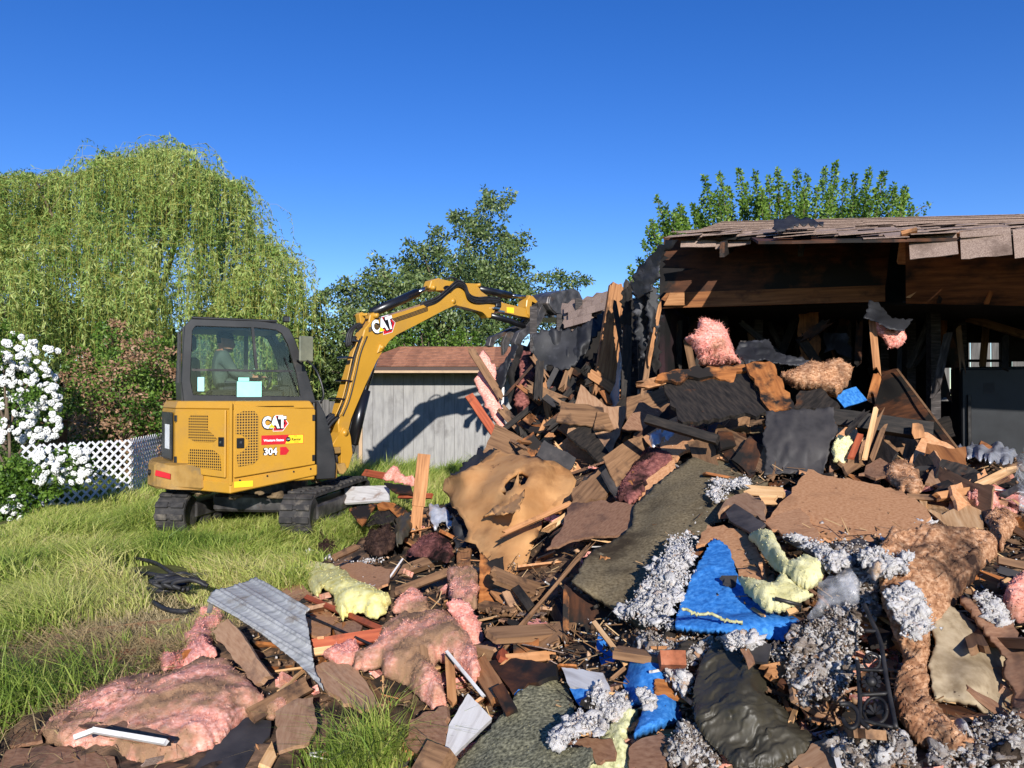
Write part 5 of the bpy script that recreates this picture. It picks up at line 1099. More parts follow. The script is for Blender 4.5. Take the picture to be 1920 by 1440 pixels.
gm = leaf_mat('broad_leaf', [(0, lin((54,72,36))), (.4, lin((96,116,62))), (.74, lin((142,154,98))), (.82, lin((130,104,80))), (1, lin((150,120,92)))], .25, .4, .45)
mid = tree_root('pear_tree', P(840,860,22)*g0, 'dark green fruit tree with pointed top behind the excavator boom')
clump_tree(mid, [(575,600),(578,550),(620,545),(640,520),(690,505),(700,480),(760,470),(765,445),(800,455),(815,425),(848,430),(842,398),(890,400),(908,352),(935,372),(960,358),(968,372),(945,392),(950,430),(990,435),(1000,470),(985,500),(1000,525),(1040,500),(1060,515),(1102,512),(1105,530),(1060,560),(1075,600),(960,640),(900,760),(700,800),(580,770),(570,680)], 22, 1.5, 900, .5, 120, (.085,.145), (.022,.038), gm, 31, .36, .17, .25, 40)
con = tree_root('conifer_tree', P(690,860,27)*g0, 'distant brownish green conifer rising behind the fruit tree')
clump_tree(con, [(640,600),(655,535),(690,505),(720,515),(760,540),(780,600),(740,700),(650,700)], 27, .8, 120, .55, 90, (.12,.2), (.012,.02), leaf_mat('conifer_needles', [(0, lin((44,48,26))), (.5, lin((78,76,40))), (1, lin((104,96,54)))], .15), 32, .5)
hed = tree_root('hedge_shrub', P(800,870,18.6)*g0, 'bright green rounded shrub growing behind the shed roof', 'shrub')
gb = leaf_mat('bright_leaf', [(0, lin((50,78,26))), (.4, lin((92,124,44))), (.74, lin((132,160,68))), (.82, lin((160,124,94))), (1, lin((184,146,116)))], .35, .45, .4)
clump_tree(hed, [(690,700),(700,650),(740,620),(790,598),(830,620),(870,612),(905,640),(930,690),(900,740),(700,740)], 18.8, .45, 170, .34, 80, (.06,.1), (.02,.032), gb, 33, .4, .14)
# tree of upright shoots behind the house
mp = tree_root('maple_tree', P(1480,860,20)*g0, 'bright green tree of upright shoots above the burnt roof'); r = np.random.default_rng(41)
sh = []
for px, py in [(1322,330),(1350,325),(1385,318),(1412,322),(1440,332),(1460,318),(1475,345),(1497,318),(1520,330),(1545,315),(1570,304),(1590,338),(1604,326),(1635,318),(1660,322),(1680,348),(1700,352),(1312,368),(1305,395),(1275,388),(1262,408),(1238,405),(1218,420),(1205,452),(1192,485),(1184,500),(1340,360),(1370,350),(1425,352),(1480,362),(1535,352),(1620,352),(1650,350),(1690,372),(1708,385),(1560,345),(1505,350),(1400,345),(1750,382),(1720,402)]+[(x, r.uniform(360, 430)) for x in np.linspace(1215, 1715, 70)]:
    sh.append((px+r.normal(0,3), py, 20+r.normal(0,.9)))
LP, LD, LA, pth = [], [], [], []; mb = np.array(mp.location[:])
for px, py, d in sh:
    tip = P(px, py, d); L = r.uniform(1.3, 2.3) if px < 1718 else .45; lean = (tip-(mb+np.array([0,0,2.5]))); lean[2] = 0; b = tip-np.array([lean[0]*.16, lean[1]*.16, L]); n = int(330*L/1.8) if px < 1718 else 40
    t = r.random(n)**.8; x = r.normal(0, 1, (n,3)); x /= np.linalg.norm(x, axis=1)[:,None]; rad = (.05+.24*(1-t))*r.random(n)**.5
    LP.append(b+np.outer(t, tip-b)+x*rad[:,None]); dv = x*.7+r.normal(0,.5,(n,3)); dv[:,2] += .25; LD.append(dv); LA.append(np.clip(.5+r.normal(0,.09)+r.normal(0,.14,n), 0, .74)); pth.append(([mb+np.array([0,0,2.2]), mb*.35+b*.65+np.array([0,0,.3]), b, tip], .03, .006))
LP, LD, LA = np.vstack(LP), np.vstack(LD), np.concatenate(LA); v, f, a_ = leaf_mesh(LP, LD, r.uniform(.065,.115,len(LP)), r.uniform(.022,.038,len(LP)), LA, r)
add_mesh('crown', v, f, gb, mp, a_); limbs(mp, pth+[([mb, mb+[0,0,1.2], mb+[0,0,2.4]], .25, .18)])
# shrubs by the fence
shb = tree_root('photinia_shrub', P(225,870,13.4)*g0, 'green shrub with rusty brown flower heads behind the lattice fence', 'shrub')
clump_tree(shb, [(100,760),(118,700),(135,650),(165,655),(180,618),(225,596),(255,640),(290,615),(325,640),(345,690),(350,830),(330,900),(130,900),(100,850)], 13.4, .45, 330, .27, 95, (.05,.085), (.014,.024), gb, 34, .36, .16, brown=.5, tr=.03)
fl = tree_root('flowering_bush', P(10,980,10.7)*g0, 'bush covered in round white flower heads at the lattice fence', 'shrub')
clump_tree(fl, [(-90,640),(-20,600),(20,610),(45,650),(48,680),(85,690),(112,720),(118,770),(112,810),(80,830),(60,860),(-90,900)], 11.1, .3, 260, .19, 105, (.035,.06), (.015,.026), gb, 35, .34, .14, limbn=14, tr=.02)
clump_tree(fl, [(-90,860),(60,850),(130,840),(165,850),(172,890),(150,915),(110,930),(70,930),(60,985),(35,1015),(-90,1015)], 10.0, .2, 260, .16, 95, (.035,.06), (.015,.026), gb, 36, .34, .14, limbn=8, tr=.012)
r = np.random.default_rng(51); fv, ff, fa = None, None, None; cc_ = r.normal(0,1,(70,3)); cc_ /= np.linalg.norm(cc_, axis=1)[:,None]; cc_[:,2] *= .75; fv, ff, fa = crumbs_mesh('f', cc_*.05, (.012,.022), 2, .22, None, .7, (.6,.2))
flm = leaf_mat('white_petals', [(0, lin((196,200,186))), (.5, lin((236,236,232))), (1, lin((246,246,244)))], .2, .8, .1)
fme = mesh_np('flower_head', fv, ff, False, fa); fme.materials.append(flm)
heads = [(24,625),(10,640),(40,632),(60,650),(14,665),(36,668),(2,690),(20,695),(40,690),(55,695),(78,690),(92,700),(62,710),(30,715),(8,720),(104,708),(75,722),(50,735),(14,738),(95,735),(110,745),(38,752),(60,758),(5,765),(82,765),(70,780),(28,775),(112,762),(52,790),(98,790),(110,785),(12,808),(34,806),(72,806),(55,815),(4,820)]
heads += [(r.uniform(0,112), r.uniform(640,830)) for _ in range(150)]+[(r.uniform(60,168), r.uniform(845,905)) for _ in range(110)]+[(r.uniform(0,40), r.uniform(930,1000)) for _ in range(30)]
for x, y in heads:
    o = bpy.data.objects.new('flower_head', fme); link(o, fl); o.location = V(P(x, y, (10.75 if y < 838 else 9.88)+r.normal(0,.10))-np.array(fl.location[:])); s = r.uniform(.45, .95); o.scale = (s, s, s*.85); o.rotation_euler = tuple(r.uniform(0,6,3))
# dark trees far behind that close the gaps under the crowns
fm_ = leaf_mat('far_foliage', [(0, lin((40,54,28))), (.5, lin((66,84,42))), (1, lin((96,112,60)))], .2)
for i, (x0, x1, y0, d, lb) in enumerate([(-120,330,560,30,'dense dark green trees far behind the willow'),(280,640,600,28,'dense dark green trees far behind the excavator cab'),(600,1000,640,30,'dense dark green trees far behind the shed')]):
    t_ = tree_root('background_tree', P((x0+x1)/2,840,d)*g0, lb); clump_tree(t_, [(x0,820),(x0,y0+50),(x0+(x1-x0)*.3,y0+10),(x0+(x1-x0)*.55,y0),(x0+(x1-x0)*.8,y0+25),(x1,y0+60),(x1,820)], d, .8, 420, .8, 60, (.2,.32), (.06,.1), fm_, 90+i, .4, .2, limbn=12)
# ------------------------------------------------------------------ pieces of debris, from the yard towards the house
B_, PL, PA = board, plank, patch
# ---- lower left
PA('insulation_batt', 'large brown stained pink insulation batt lying on the grass edge', 'insulation', mt['pinkdirty'], Z('A', [(250,1200),(300,1130),(420,1060),(600,940),(850,880),(1050,850),(1250,770),(1400,800),(1560,930),(1620,1030),(1500,1140),(1350,1280),(1200,1370),(1100,1400),(800,1400),(700,1320),(400,1310),(280,1270)]), None, 4.5, .02, .02, bulge=.11, edge=55, rough=.022, freq=9, fine=.008, aniso=(1,1,2), fibres=2600, flen=.025)
PA('insulation_batt', 'bright pink insulation bunched against a leaning tan board', 'insulation', mt['pink'], Z('A', [(1225,460),(1370,455),(1390,520),(1290,600),(1320,740),(1200,790),(1000,830),(960,760),(1080,740),(1130,700),(1130,610),(1190,580)]), None, 4, .02, .10, bulge=.09, edge=26, rough=.03, freq=14, fine=.01, fibres=1500, flen=.022)
B_('board', 'tan painted board leaning on the pink insulation beside the metal sheet', 'board', mt['siding'], Z('A', [(1300,600),(1400,520),(1470,600),(1640,840),(1660,870),(1560,930)]), [(397,1175,4.35),(430,1160,4.3),(500,1260,3.75)], .025, 1.5)
bd = B_('trim_board', 'brown board with a white painted edge lying on the stained pink batt', 'board', mt['brownboard'], Z('A', [(380,1150),(440,1095),(700,1130),(1040,1245),(1020,1285),(640,1225)]), None, .018, 1.0, .16)
wt = PL('white_edge', None, None, mt['white'], Z('A', [(455,1255)])[0]+(3.18,), Z('A', [(575,1210)])[0]+(3.2,), .02, .02); wt.parent = bd; wt.matrix_parent_inverse = bd.matrix_basis.inverted()
wt = PL('white_edge', None, None, mt['white'], Z('A', [(570,1208)])[0]+(3.2,), Z('A', [(1022,1284)])[0]+(3.08,), .02, .02); wt.parent = bd; wt.matrix_parent_inverse = bd.matrix_basis.inverted()
B_('board', 'red brown flat board half buried at the corner of the debris', 'board', mt['brownboard'], Z('A', [(-20,1460),(40,1330),(300,1300),(700,1370),(720,1460)]), None, .02, 2, .03)
B_('board', 'mauve brown board scrap with a torn edge in the grass', 'board', mt['brownboard'], Z('A', [(60,1200),(160,1150),(250,1170),(260,1270),(60,1300)]), None, .015, 2, .03)
B_('board', 'tan square board lying flat in the grass away from the heap', 'board', mt['siding'], Z('A', [(-10,840),(60,855),(200,850),(195,960),(0,1045)]), None, .02, 2, .05)
B_('board', 'bent L shaped tan board in the grass', 'board', mt['siding'], Z('A', [(262,588),(330,588),(420,680),(500,712),(600,722),(500,795),(450,790),(330,690)]), None, .015, 1, .10)
PL('lath', 'long thin brown lath lying across the dry straw', 'lath', mt['brownwood'], Z('A', [(460,612)])[0], Z('A', [(1100,535)])[0], .035, .012, lift=.06)
PL('lath', 'short broken brown lath beside the pink insulation', 'lath', mt['brownwood'], Z('A', [(850,650)])[0], Z('A', [(1090,712)])[0], .04, .015, split=(.02,.03), lift=.08)
B_('board', 'curled reddish board scrap at the straw edge', 'board', mt['redwood'], Z('A', [(668,800),(720,730),(840,698),(830,740),(740,780)]), None, .012, 2, .08)
PL('stick', 'small pale wooden stick standing in the grass', 'stick', mt['pale'], Z('A', [(855,795)])[0], Z('A', [(885,735)])[0], .02, .008, lift=.1)
B_('slate_panel', 'dark charcoal flat panel beside the stained pink batt', 'panel', mt['grayboard'], Z('A', [(1190,1445),(1230,1390),(1510,1130),(1665,1150),(1655,1240),(1560,1340),(1500,1445)]), None, .012, 1, .05)
PL('plank', 'pale split plank at the foot of the charcoal panel', 'plank', mt['pale'], (495,1440), (520,1395), .05, .02, split=(.02,.05), lift=.1)
B_('board', 'torn brown hardboard standing between the charcoal panel and the grass tuft', 'board', mt['siding'], Z('B', [(230,1120),(330,1060),(440,1040),(465,1200),(420,1290),(245,1345)]), [(520,1330,3.35),(590,1320,3.4),(560,1400,3.1)], .016, 2)
PL('plank', 'grey brown plank below the leaning tan board', 'plank', mt['brownwood'], Z('B', [(90,1150)])[0], Z('B', [(420,965)])[0], .075, .03, split=(0,.02), lift=.1)
PA('insulation_scrap', 'small pink insulation scrap under a grey brown plank', 'insulation', mt['pinkdirty'], Z('B', [(140,1130),(200,1060),(300,1040),(330,1060),(280,1120),(200,1160)]), None, 5, .02, .05, bulge=.05, edge=20, rough=.02, fine=.008, fibres=500, flen=.02)
# corrugated metal sheet
def ribs(v2, p3):
    t = (v2[:,0]*.60+(-v2[:,1])*1.0); m = np.mod(t, 30); return .012*(np.exp(-((m-6)/2.6)**2)+np.exp(-((m-14)/2.6)**2))
PA('metal_sheet', 'ribbed galvanised metal sheet bent down at one end', 'metal sheet', mt['galv'], [(388,1128),(400,1108),(440,1098),(478,1084),(505,1098),(545,1120),(582,1142),(572,1152),(576,1168),(590,1256),(607,1294),(560,1244),(500,1196),(440,1155)], [(388,1128,4.75),(478,1084,5.1),(582,1142,4.35),(607,1294,3.6),(560,1244,3.85),(470,1140,4.5),(576,1168,4.2)], 2.2, .004, fold=ribs, jag=.4, up=.8)
PL('metal_post', 'black end of a steel post sticking up behind the metal sheet', 'post', mt['iron'], (392,1150,4.9), (400,1110,4.95), .03, .03)
for i, pts in enumerate([[(245,1055),(290,1065),(325,1088)],[(250,1088),(300,1095),(360,1093),(440,1088),(480,1070)],[(275,1095),(310,1100),(345,1095),(372,1108)],[(285,1140),(310,1155),(345,1160),(365,1155)],[(276,1120),(300,1125),(330,1122)],[(290,1112),(320,1116),(352,1110),(375,1100)]]):
    tube('hose', [P(x, y, mdist(x, y)[0]-.05)+np.array([0,0,.05+.02*(i % 3)]) for x, y in spline(np.array(pts), 5)], .017, mt['hose']).select_set(False)
    o = C.objects[-1]; tag(o, 'length of thick black hose lying on the straw', 'hose', 'black hoses on the straw')
for k in range(5):
    q = np.random.default_rng(300+k); c_ = np.array([318+k*9, 1104+k*5]); pts = [P(c_[0]+(34+q.uniform(-9,9))*math.cos(a)+q.normal(0,3), c_[1]+(9+q.uniform(-3,3))*math.sin(a)+q.normal(0,1.5), 5.95-.05*k)+np.array([0,0,.05+.015*k]) for a in np.linspace(.5*k, .5*k+4.6, 9)]
    tube('hose_coil', spline(np.array(pts), 6), .017, mt['hose']); tag(C.objects[-1], 'tangled loop of black hose on the dry straw', 'hose', 'tangled hose loops on the straw')
# ---- middle foreground
PA('insulation_batt', 'yellow fibreglass insulation batt draped between metal sheet and fibreboard', 'insulation', mt['yellow'], Z('B', [(210,345),(240,310),(330,260),(430,275),(560,300),(640,350),(670,382),(740,420),(830,460),(880,490),(850,560),(790,592),(720,560),(650,560),(610,605),(570,540),(560,460),(500,420),(470,470),(440,450),(400,382),(300,378),(230,382)]), None, 4, .02, .12, bulge=.10, edge=24, rough=.02, freq=8, fine=.006, fibres=1200, flen=.018)
B_('fibreboard', 'tan fibreboard panel lying behind the yellow insulation', 'board', mt['fiber'], Z('B', [(575,292),(700,283),(882,320),(860,400),(800,432),(690,400)]), None, .015, 1.5, .1)
B_('fibreboard', 'pale tan board with ragged end under the yellow insulation', 'board', mt['fiber'], Z('B', [(242,402),(330,378),(410,440),(585,602),(540,675),(500,702),(430,692),(330,560)]), None, .015, 2, .08)
PL('batten', 'thin orange painted batten across the middle of the debris', 'batten', mt['redwood'], Z('B', [(402,478)])[0], Z('B', [(832,662)])[0], .03, .02, lift=.14)
PL('plank', 'orange painted plank end pointing at the pink batt', 'plank', mt['redwood'], Z('B', [(422,755)])[0], Z('B', [(835,690)])[0], .065, .03, lift=.12)
PL('plank', 'pale raw plank under the orange painted plank', 'plank', mt['pale'], Z('B', [(428,792)])[0], Z('B', [(640,762)])[0], .04, .02, lift=.09)
PL('cable', 'dark stiff rod lying over the tan board', 'rod', mt['iron'], Z('B', [(370,565)])[0], Z('B', [(800,760)])[0], .012, .012, lift=.16)
PA('insulation_batt', 'big dusty pink insulation batt folded over in the middle of the debris', 'insulation', mt['pinkdirty'], Z('B', [(810,700),(850,640),(950,590),(1080,575),(1200,600),(1260,650),(1310,720),(1370,830),(1390,880),(1350,960),(1290,900),(1220,860),(1150,830),(1100,870),(1160,930),(1195,1085),(1120,1095),(1060,1050),(960,960),(850,920),(820,860),(740,882),(660,872),(680,810),(780,760)]), None, 4, .02, .16, bulge=.13, edge=38, rough=.025, freq=9, fine=.010, aniso=(1,1,2.2), fibres=3000, flen=.022)
PA('insulation_batt', 'upright ragged pink insulation strip behind the folded batt', 'insulation', mt['pink'], Z('B', [(1195,522),(1260,488),(1320,540),(1380,620),(1392,740),(1370,805),(1310,712),(1260,640)]), [(845,1140,4.15),(900,1170,4.1),(890,1230,3.95)], 4, .03, bulge=.05, edge=20, rough=.025, freq=14, fine=.01, fibres=1200, flen=.02, up=.3)
PA('insulation_scrap', 'flat pink insulation scrap beside the orange painted plank', 'insulation', mt['pink'], Z('B', [(495,802),(560,750),(640,713),(705,730),(680,790),(745,802),(640,855),(560,852)]), None, 5, .02, .12, bulge=.05, edge=22, rough=.025, fine=.01, fibres=900, flen=.02)
PA('insulation_scrap', 'small frayed pink insulation scrap behind the folded batt', 'insulation', mt['pinkdirty'], Z('B', [(895,560),(900,490),(960,430),(1010,413),(1060,470),(1105,552),(1040,582),(960,572)]), None, 5, .02, .1, bulge=.06, edge=22, rough=.03, fine=.012, fibres=900, flen=.02)
B_('fibreboard', 'large curved pale board with a splintered edge above the grass tuft', 'board', mt['siding'], Z('B', [(443,872),(560,828),(690,880),(760,990),(800,1060),(845,1082),(700,1112),(560,1032),(500,982)]), None, .018, 2.5, .12)
B_('board', 'brown board behind the yellow insulation and metal sheet', 'board', mt['brownboard'], Z('B', [(550,640),(640,610),(720,640),(700,690),(570,690)]), None, .015, 2, .1)
can = empty('rusty_can', P(745,1362,3.28), 0, 'rusty open tin can lying by the grass tuft', 'can'); can.rotation_euler = (.35,.35,0); bm = bmesh.new()
bm_tube(bm, [(0,0,-.06),(0,0,.07)], .052, 24, False); bm_tube(bm, [(0,0,.069),(0,0,-.055)], .049, 24, True); bm_obj('can_wall', bm, mt['rust'], can, smooth=True); bm = bmesh.new(); bmesh.ops.create_circle(bm, cap_ends=True, radius=.048, segments=24, matrix=Matrix.Translation((0,0,-.05))); bm_obj('can_bottom', bm, mt['rust'], can)
bm = bmesh.new(); ring_ = [(.053*math.cos(a), .053*math.sin(a), .07) for a in np.linspace(0, 2*math.pi, 25)]; bm_tube(bm, ring_, .003, 6); bm_obj('can_rim', bm, mt['rust'], can)
B_('fibreboard', 'brown fibreboard piece standing beside the white board', 'board', mt['brownboard'], Z('B', [(985,1172),(1150,1100),(1192,1090),(1202,1300),(1130,1332),(1000,1342),(960,1312)]), [(775,1350,3.2),(830,1330,3.15),(800,1405,3.0)], .02, 2)
B_('white_board', 'white painted board leaning against the grey carpet pad', 'board', mt['white'], Z('B', [(1312,1020),(1448,1160),(1200,1398),(1180,1340),(1205,1200)]), [(880,1305,3.2),(920,1350,3.1),(840,1420,2.9)], .022, .3)
PL('timber_block', 'sawn brown timber end in front of the white board', 'timber', mt['brownwood'], (793,1428,2.92), (836,1445,2.85), .13, .08)
PL('plank', 'light splintered plank beside the pink batt and white board', 'plank', mt['lumber'], Z('B', [(1365,838)])[0]+(3.65,), Z('B', [(1500,1065)])[0]+(3.2,), .085, .03, split=(.01,.04))
PL('plank', 'narrow upright split plank in front of the pink batt', 'plank', mt['lumber'], Z('B', [(1205,790)])[0]+(3.55,), Z('B', [(1225,1085)])[0]+(3.3,), .04, .025, split=(.03,.02))
PL('plank', 'small upright plank stuck in the pink batt', 'plank', mt['brownwood'], Z('B', [(1060,750)])[0]+(3.7,), Z('B', [(1080,885)])[0]+(3.6,), .035, .02, split=(.02,.01))
PL('lath', 'thin white lath crossing in front of the pink batt', 'lath', mt['white'], Z('B', [(1190,782)])[0]+(3.45,), Z('B', [(1415,1055)])[0]+(3.2,), .014, .012, split=(.005,.03))
PL('plank', 'dark wet plank against the light splintered plank', 'plank', mt['plydark'], Z('B', [(1480,985)])[0]+(3.2,), Z('B', [(1560,1130)])[0]+(3.05,), .05, .02)
B_('plywood', 'dark weathered plywood edge behind the light splintered plank', 'plywood', mt['plydark'], Z('D', [(205,545),(450,520),(700,558),(705,640),(500,692),(385,765),(270,610)]), None, .02, 2, .1)
PL('plank', 'orange brown plank lying on the dark plywood', 'plank', mt['lumber'], Z('D', [(270,532)])[0]+(3.55,), Z('D', [(735,492)])[0]+(3.6,), .045, .02, split=(.04,.02))
PL('plank', 'thin pale lath on the orange brown plank', 'lath', mt['pale'], Z('D', [(430,490)])[0]+(3.58,), Z('D', [(690,482)])[0]+(3.6,), .014, .012, split=(.01,.01))
B_('timber_block', 'short orange brown plank end standing in the dark hollow', 'timber', mt['ply'], Z('D', [(388,375),(570,345),(580,380),(560,510),(392,512)]), [(965,1200,3.75),(1005,1195,3.75),(980,1230,3.7)], .05, 1.5)
B_('timber_block', 'small reddish wood chip beside the dark hollow', 'timber', mt['redwood'], Z('D', [(285,465),(320,440),(368,490),(355,518),(300,500)]), [(940,1220,3.6),(955,1225,3.6),(945,1232,3.55)], .03, 1)
# ---- around the post, behind
B_('white_board', 'white painted board lying beside the excavator track', 'board', mt['white'], Z('I', [(125,445),(520,432),(524,566),(125,592)]), [(646,912,9.9),(730,910,9.5),(646,943,9.6)], .03, .15)
PL('plank', 'red painted plank lying on the grass behind the white board', 'plank', mt['redwood'], (682,886,10.4), (735,895,10.0), .10, .02)
PL('plank', 'red painted plank behind the upright post', 'plank', mt['redwood'], (748,930,8.9), (810,930,8.6), .06, .03)
PA('insulation_scrap', 'bright pink insulation tuft behind the upright post', 'insulation', mt['pink'], Z('I', [(478,372),(500,330),(545,272),(600,268),(640,330),(740,360),(765,400),(740,430),(600,400)]), [(720,890,9.7),(770,900,9.4),(745,880,9.7)], 4, .02, bulge=.12, edge=18, rough=.06, freq=7, fine=.02, fibres=700, flen=.04)
B_('plywood', 'dark burnt board behind the upright post', 'board', mt['plydark'], Z('I', [(478,408),(720,432),(745,505),(590,498)]), [(720,906,9.3),(775,915,8.9),(745,925,8.8)], .02, 1)
B_('plywood', 'orange plywood flap of a broken box by the grass edge', 'plywood', mt['ply'], Z('I', [(165,640),(420,595),(290,785),(235,745)]), [(660,952,8.4),(706,944,8.6),(682,980,8.0)], .02, 1.5)
B_('plywood', 'folded brown plywood box side with a dark inside', 'plywood', mt['ply'], Z('I', [(415,600),(570,588),(700,685),(600,715),(520,640),(430,650)]), [(706,944,8.7),(740,942,8.5),(760,962,8.2)], .02, 1.5)
B_('plywood', 'burnt underside of the broken plywood box', 'plywood', mt['char'], Z('I', [(300,785),(430,650),(530,640),(620,720),(500,775)]), [(690,980,8.3),(720,955,8.6),(740,970,8.3)], .02, 1.5)
PL('fence_post', 'upright splintered timber post standing in the debris', 'post', mt['lumber'], (795,852,7.05), (784,950,6.95), .115, .09, face=(.15,-1,.1))
PL('fence_post', 'splintered lower end of the upright timber post', 'post', mt['lumber'], (784,948,6.95), (776,1022,6.8), .10, .06, face=(.15,-1,.1), split=(.0,.12))
PA('burnt_fluff', 'dark brown burnt fibre clump in front of the broken plywood box', 'fluff', mt['darkfluff'], Z('I', [(290,960),(330,870),(430,830),(520,820),(580,880),(560,1000),(470,1050),(360,1040)]), None, 4, .03, .15, bulge=.14, edge=24, rough=.05, freq=12, fine=.02, fibres=1800, flen=.04)
PA('burnt_fluff', 'dark brown burnt fibre clump at the grass edge', 'fluff', mt['darkfluff'], Z('B', [(455,200),(470,120),(490,92),(540,120),(590,160),(610,200),(540,240),(480,245)]), None, 4, .03, .15, bulge=.12, edge=20, rough=.05, freq=12, fine=.02, fibres=1400, flen=.04)
PA('plastic_bag', 'black plastic bag crumpled beside the upright post', 'bag', mt['bag'], Z('I', [(560,760),(640,700),(740,685),(730,800),(700,880),(600,980),(570,900),(590,820)]), None, 5, .02, .2, bulge=.1, edge=20, rough=.03, freq=9, crumple=.03)
PA('foil_wrap', 'crumpled silver foil wrap beside the upright post', 'foil', mt['foil'], Z('I', [(880,625),(940,600),(1040,640),(1090,700),(1070,820),(1000,760),(930,840),(900,720)]), [(805,950,6.9),(845,965,6.7),(830,985,6.6)], 4, .01, bulge=.05, edge=20, fold=hang(12, 14, .03, 9), folds=(-.05,16))
PA('insulation_scrap', 'dark pink insulation heaped at the foot of the kraft paper', 'insulation', mt['shadepink'], Z('I', [(660,1050),(740,970),(850,900),(930,860),(1000,900),(1080,960),(1110,1050),(1060,1110),(900,1080),(760,1060)]), None, 5, .02, .15, bulge=.12, edge=30, rough=.05, freq=9, fine=.016, fibres=1500, flen=.03)
PA('insulation_scrap', 'brown pink insulation between the upright post and the foil', 'insulation', mt['pinkdirty'], Z('I', [(868,640),(930,630),(970,700),(950,780),(880,800)]), [(805,960,7.0),(820,965,6.9),(810,985,6.8)], 5, .02, bulge=.06, edge=14, rough=.03, fine=.012, fibres=500, flen=.03)
PL('plank', 'dark plank with a pale edge below the dark pink insulation', 'plank', mt['brownwood'], Z('I', [(565,1400)])[0], Z('I', [(1065,1212)])[0], .05, .03, split=(.02,.02), lift=.2)
PL('lath', 'thin white lath standing beside the tan fibreboard panel', 'lath', mt['white'], Z('I', [(525,1270)])[0]+(5.3,), Z('I', [(650,1092)])[0]+(5.5,), .012, .01)
PL('plank', 'short grey plank behind the tan fibreboard panel', 'plank', mt['brownwood'], Z('I', [(20,1090)])[0]+(6.1,), Z('I', [(240,985)])[0]+(6.4,), .05, .03, split=(.02,.02))
PA('insulation_batt', 'dark pink insulation below the kraft paper beside the curved plank', 'insulation', mt['pinkdirty'], Z('C', [(130,900),(240,868),(300,900),(320,1000),(310,1100),(200,1090),(130,1040)]), None, 5, .02, .14, bulge=.09, edge=26, rough=.035, fine=.012, fibres=1200, flen=.025)
# ---- kraft paper, boards and sticks in the centre
hole = Z('C', [(470,430),(490,370),(540,315),(590,312),(622,345),(610,380),(560,350),(515,400)])
def kfold(v2, p3): 
    x, y = v2[:,0], v2[:,1]; return .06*np.exp(-(((x-945)/60)**2+((y-965)/14)**2))-.05*np.exp(-(((x-960)/70)**2+((y-988)/10)**2))+.03*np.sin((x-830)/23+(y-850)/40)*np.exp(-((y-900)/70)**2)
kp = PA('kraft_paper', 'big torn sheet of brown kraft paper bulging over the debris', 'paper sheet', mt['kraft'], Z('C', [(95,390),(110,320),(240,280),(340,210),(450,130),(462,150),(600,180),(780,210),(880,270),(918,330),(905,440),(820,485),(720,545),(700,620),(640,760),(600,860),(480,950),(400,860),(300,720),(220,700),(250,640),(200,540),(150,450)]),
   [(832,920,6.6),(940,842,6.6),(1078,900,5.9),(1045,960,5.6),(960,920,5.75),(880,950,5.9),(1000,1060,5.1),(950,1090,5.0),(880,1020,5.5),(1000,880,6.0),(870,880,6.3)], 10, .003, bulge=.07, edge=60, rough=.03, freq=6, jag=1.5, fold=kfold, holes=[hole], up=.3, folds=(-.05,12), smooth=False)
o = PA('torn_flap', None, None, mt['kraft'], Z('C', [(345,562),(420,510),(470,450),(520,400),(560,350),(608,372),(590,450),(560,520),(470,540),(400,545)]), [(905,970,5.6),(985,915,5.65),(940,955,5.45)], 5, .003, rough=.02, freq=10, crumple=.03, parent=kp, jag=1); o.location = Vector(o.location)-Vector(kp.location)
PA('tar_paper', 'black tar paper edge under the kraft paper', 'paper sheet', mt['tar'], Z('C', [(130,320),(200,250),(330,150),(400,145),(440,140),(330,215),(240,285)]), [(840,905,6.8),(900,850,6.9),(930,845,6.7)], 5, .008, rough=.03, freq=14, crumple=.03, jag=3)
PA('tar_paper', 'dark torn felt hanging under the left of the kraft paper', 'paper sheet', mt['tar'], Z('C', [(150,520),(200,540),(250,640),(240,780),(180,800),(165,650)]), [(855,980,6.1),(875,990,6.0),(870,1030,5.8)], 5, .01, rough=.04, freq=12, crumple=.03)
B_('beam', 'long dusty roof board leaning down from the house over the debris', 'board', mt['brownwood'], Z('C', [(885,480),(900,380),(1060,262),(1180,165),(1400,-95),(1490,-150),(1440,-20),(1300,160),(1200,305),(1100,430)]), [(1075,930,5.35),(1120,890,5.6),(1240,760,6.6)], .035, 2)
B_('hardboard', 'flat brown hardboard with torn edges on top of the carpet', 'board', mt['brownboard'], Z('C', [(888,475),(1100,455),(1280,480),(1352,530),(1240,650),(870,702),(735,748),(830,620)]), [(1075,945,5.0),(1210,960,4.7),(1070,1015,4.55)], .014, 2.5)
PL('stick', 'long orange stick lying over the kraft paper', 'stick', mt['lumber'], Z('C', [(438,672)])[0]+(5.0,), Z('C', [(895,465)])[0]+(5.3,), .035, .02, split=(.06,.02))
PL('stick', 'short pale split stick by the flat brown hardboard', 'stick', mt['pale'], Z('C', [(710,655)])[0]+(4.85,), Z('C', [(868,540)])[0]+(5.0,), .04, .02, split=(.08,.02))
for i in range(3): PL('splinter', 'long grey splintered lath over the dark hollow', 'splinter', mt['brownwood'], (935+i*3,1219+i*2,3.75), (1118-i*8,1011+i*5,4.6), .016, .014, split=(.05,.12), group='long splinters over the hollow')
def curl(v2, p3): return -.10*((v2[:,0]-922)/24)**2*.35
PA('curved_plank', 'curved wood siding piece standing on end in the centre', 'plank', mt['ply'], Z('C', [(330,772),(385,822),(470,793),(480,1000),(482,1130),(430,1157),(315,1142),(322,950)]), [(905,1040,4.75),(945,1045,4.75),(900,1145,4.45)], 4, .015, fold=curl, jag=.8, up=.1)
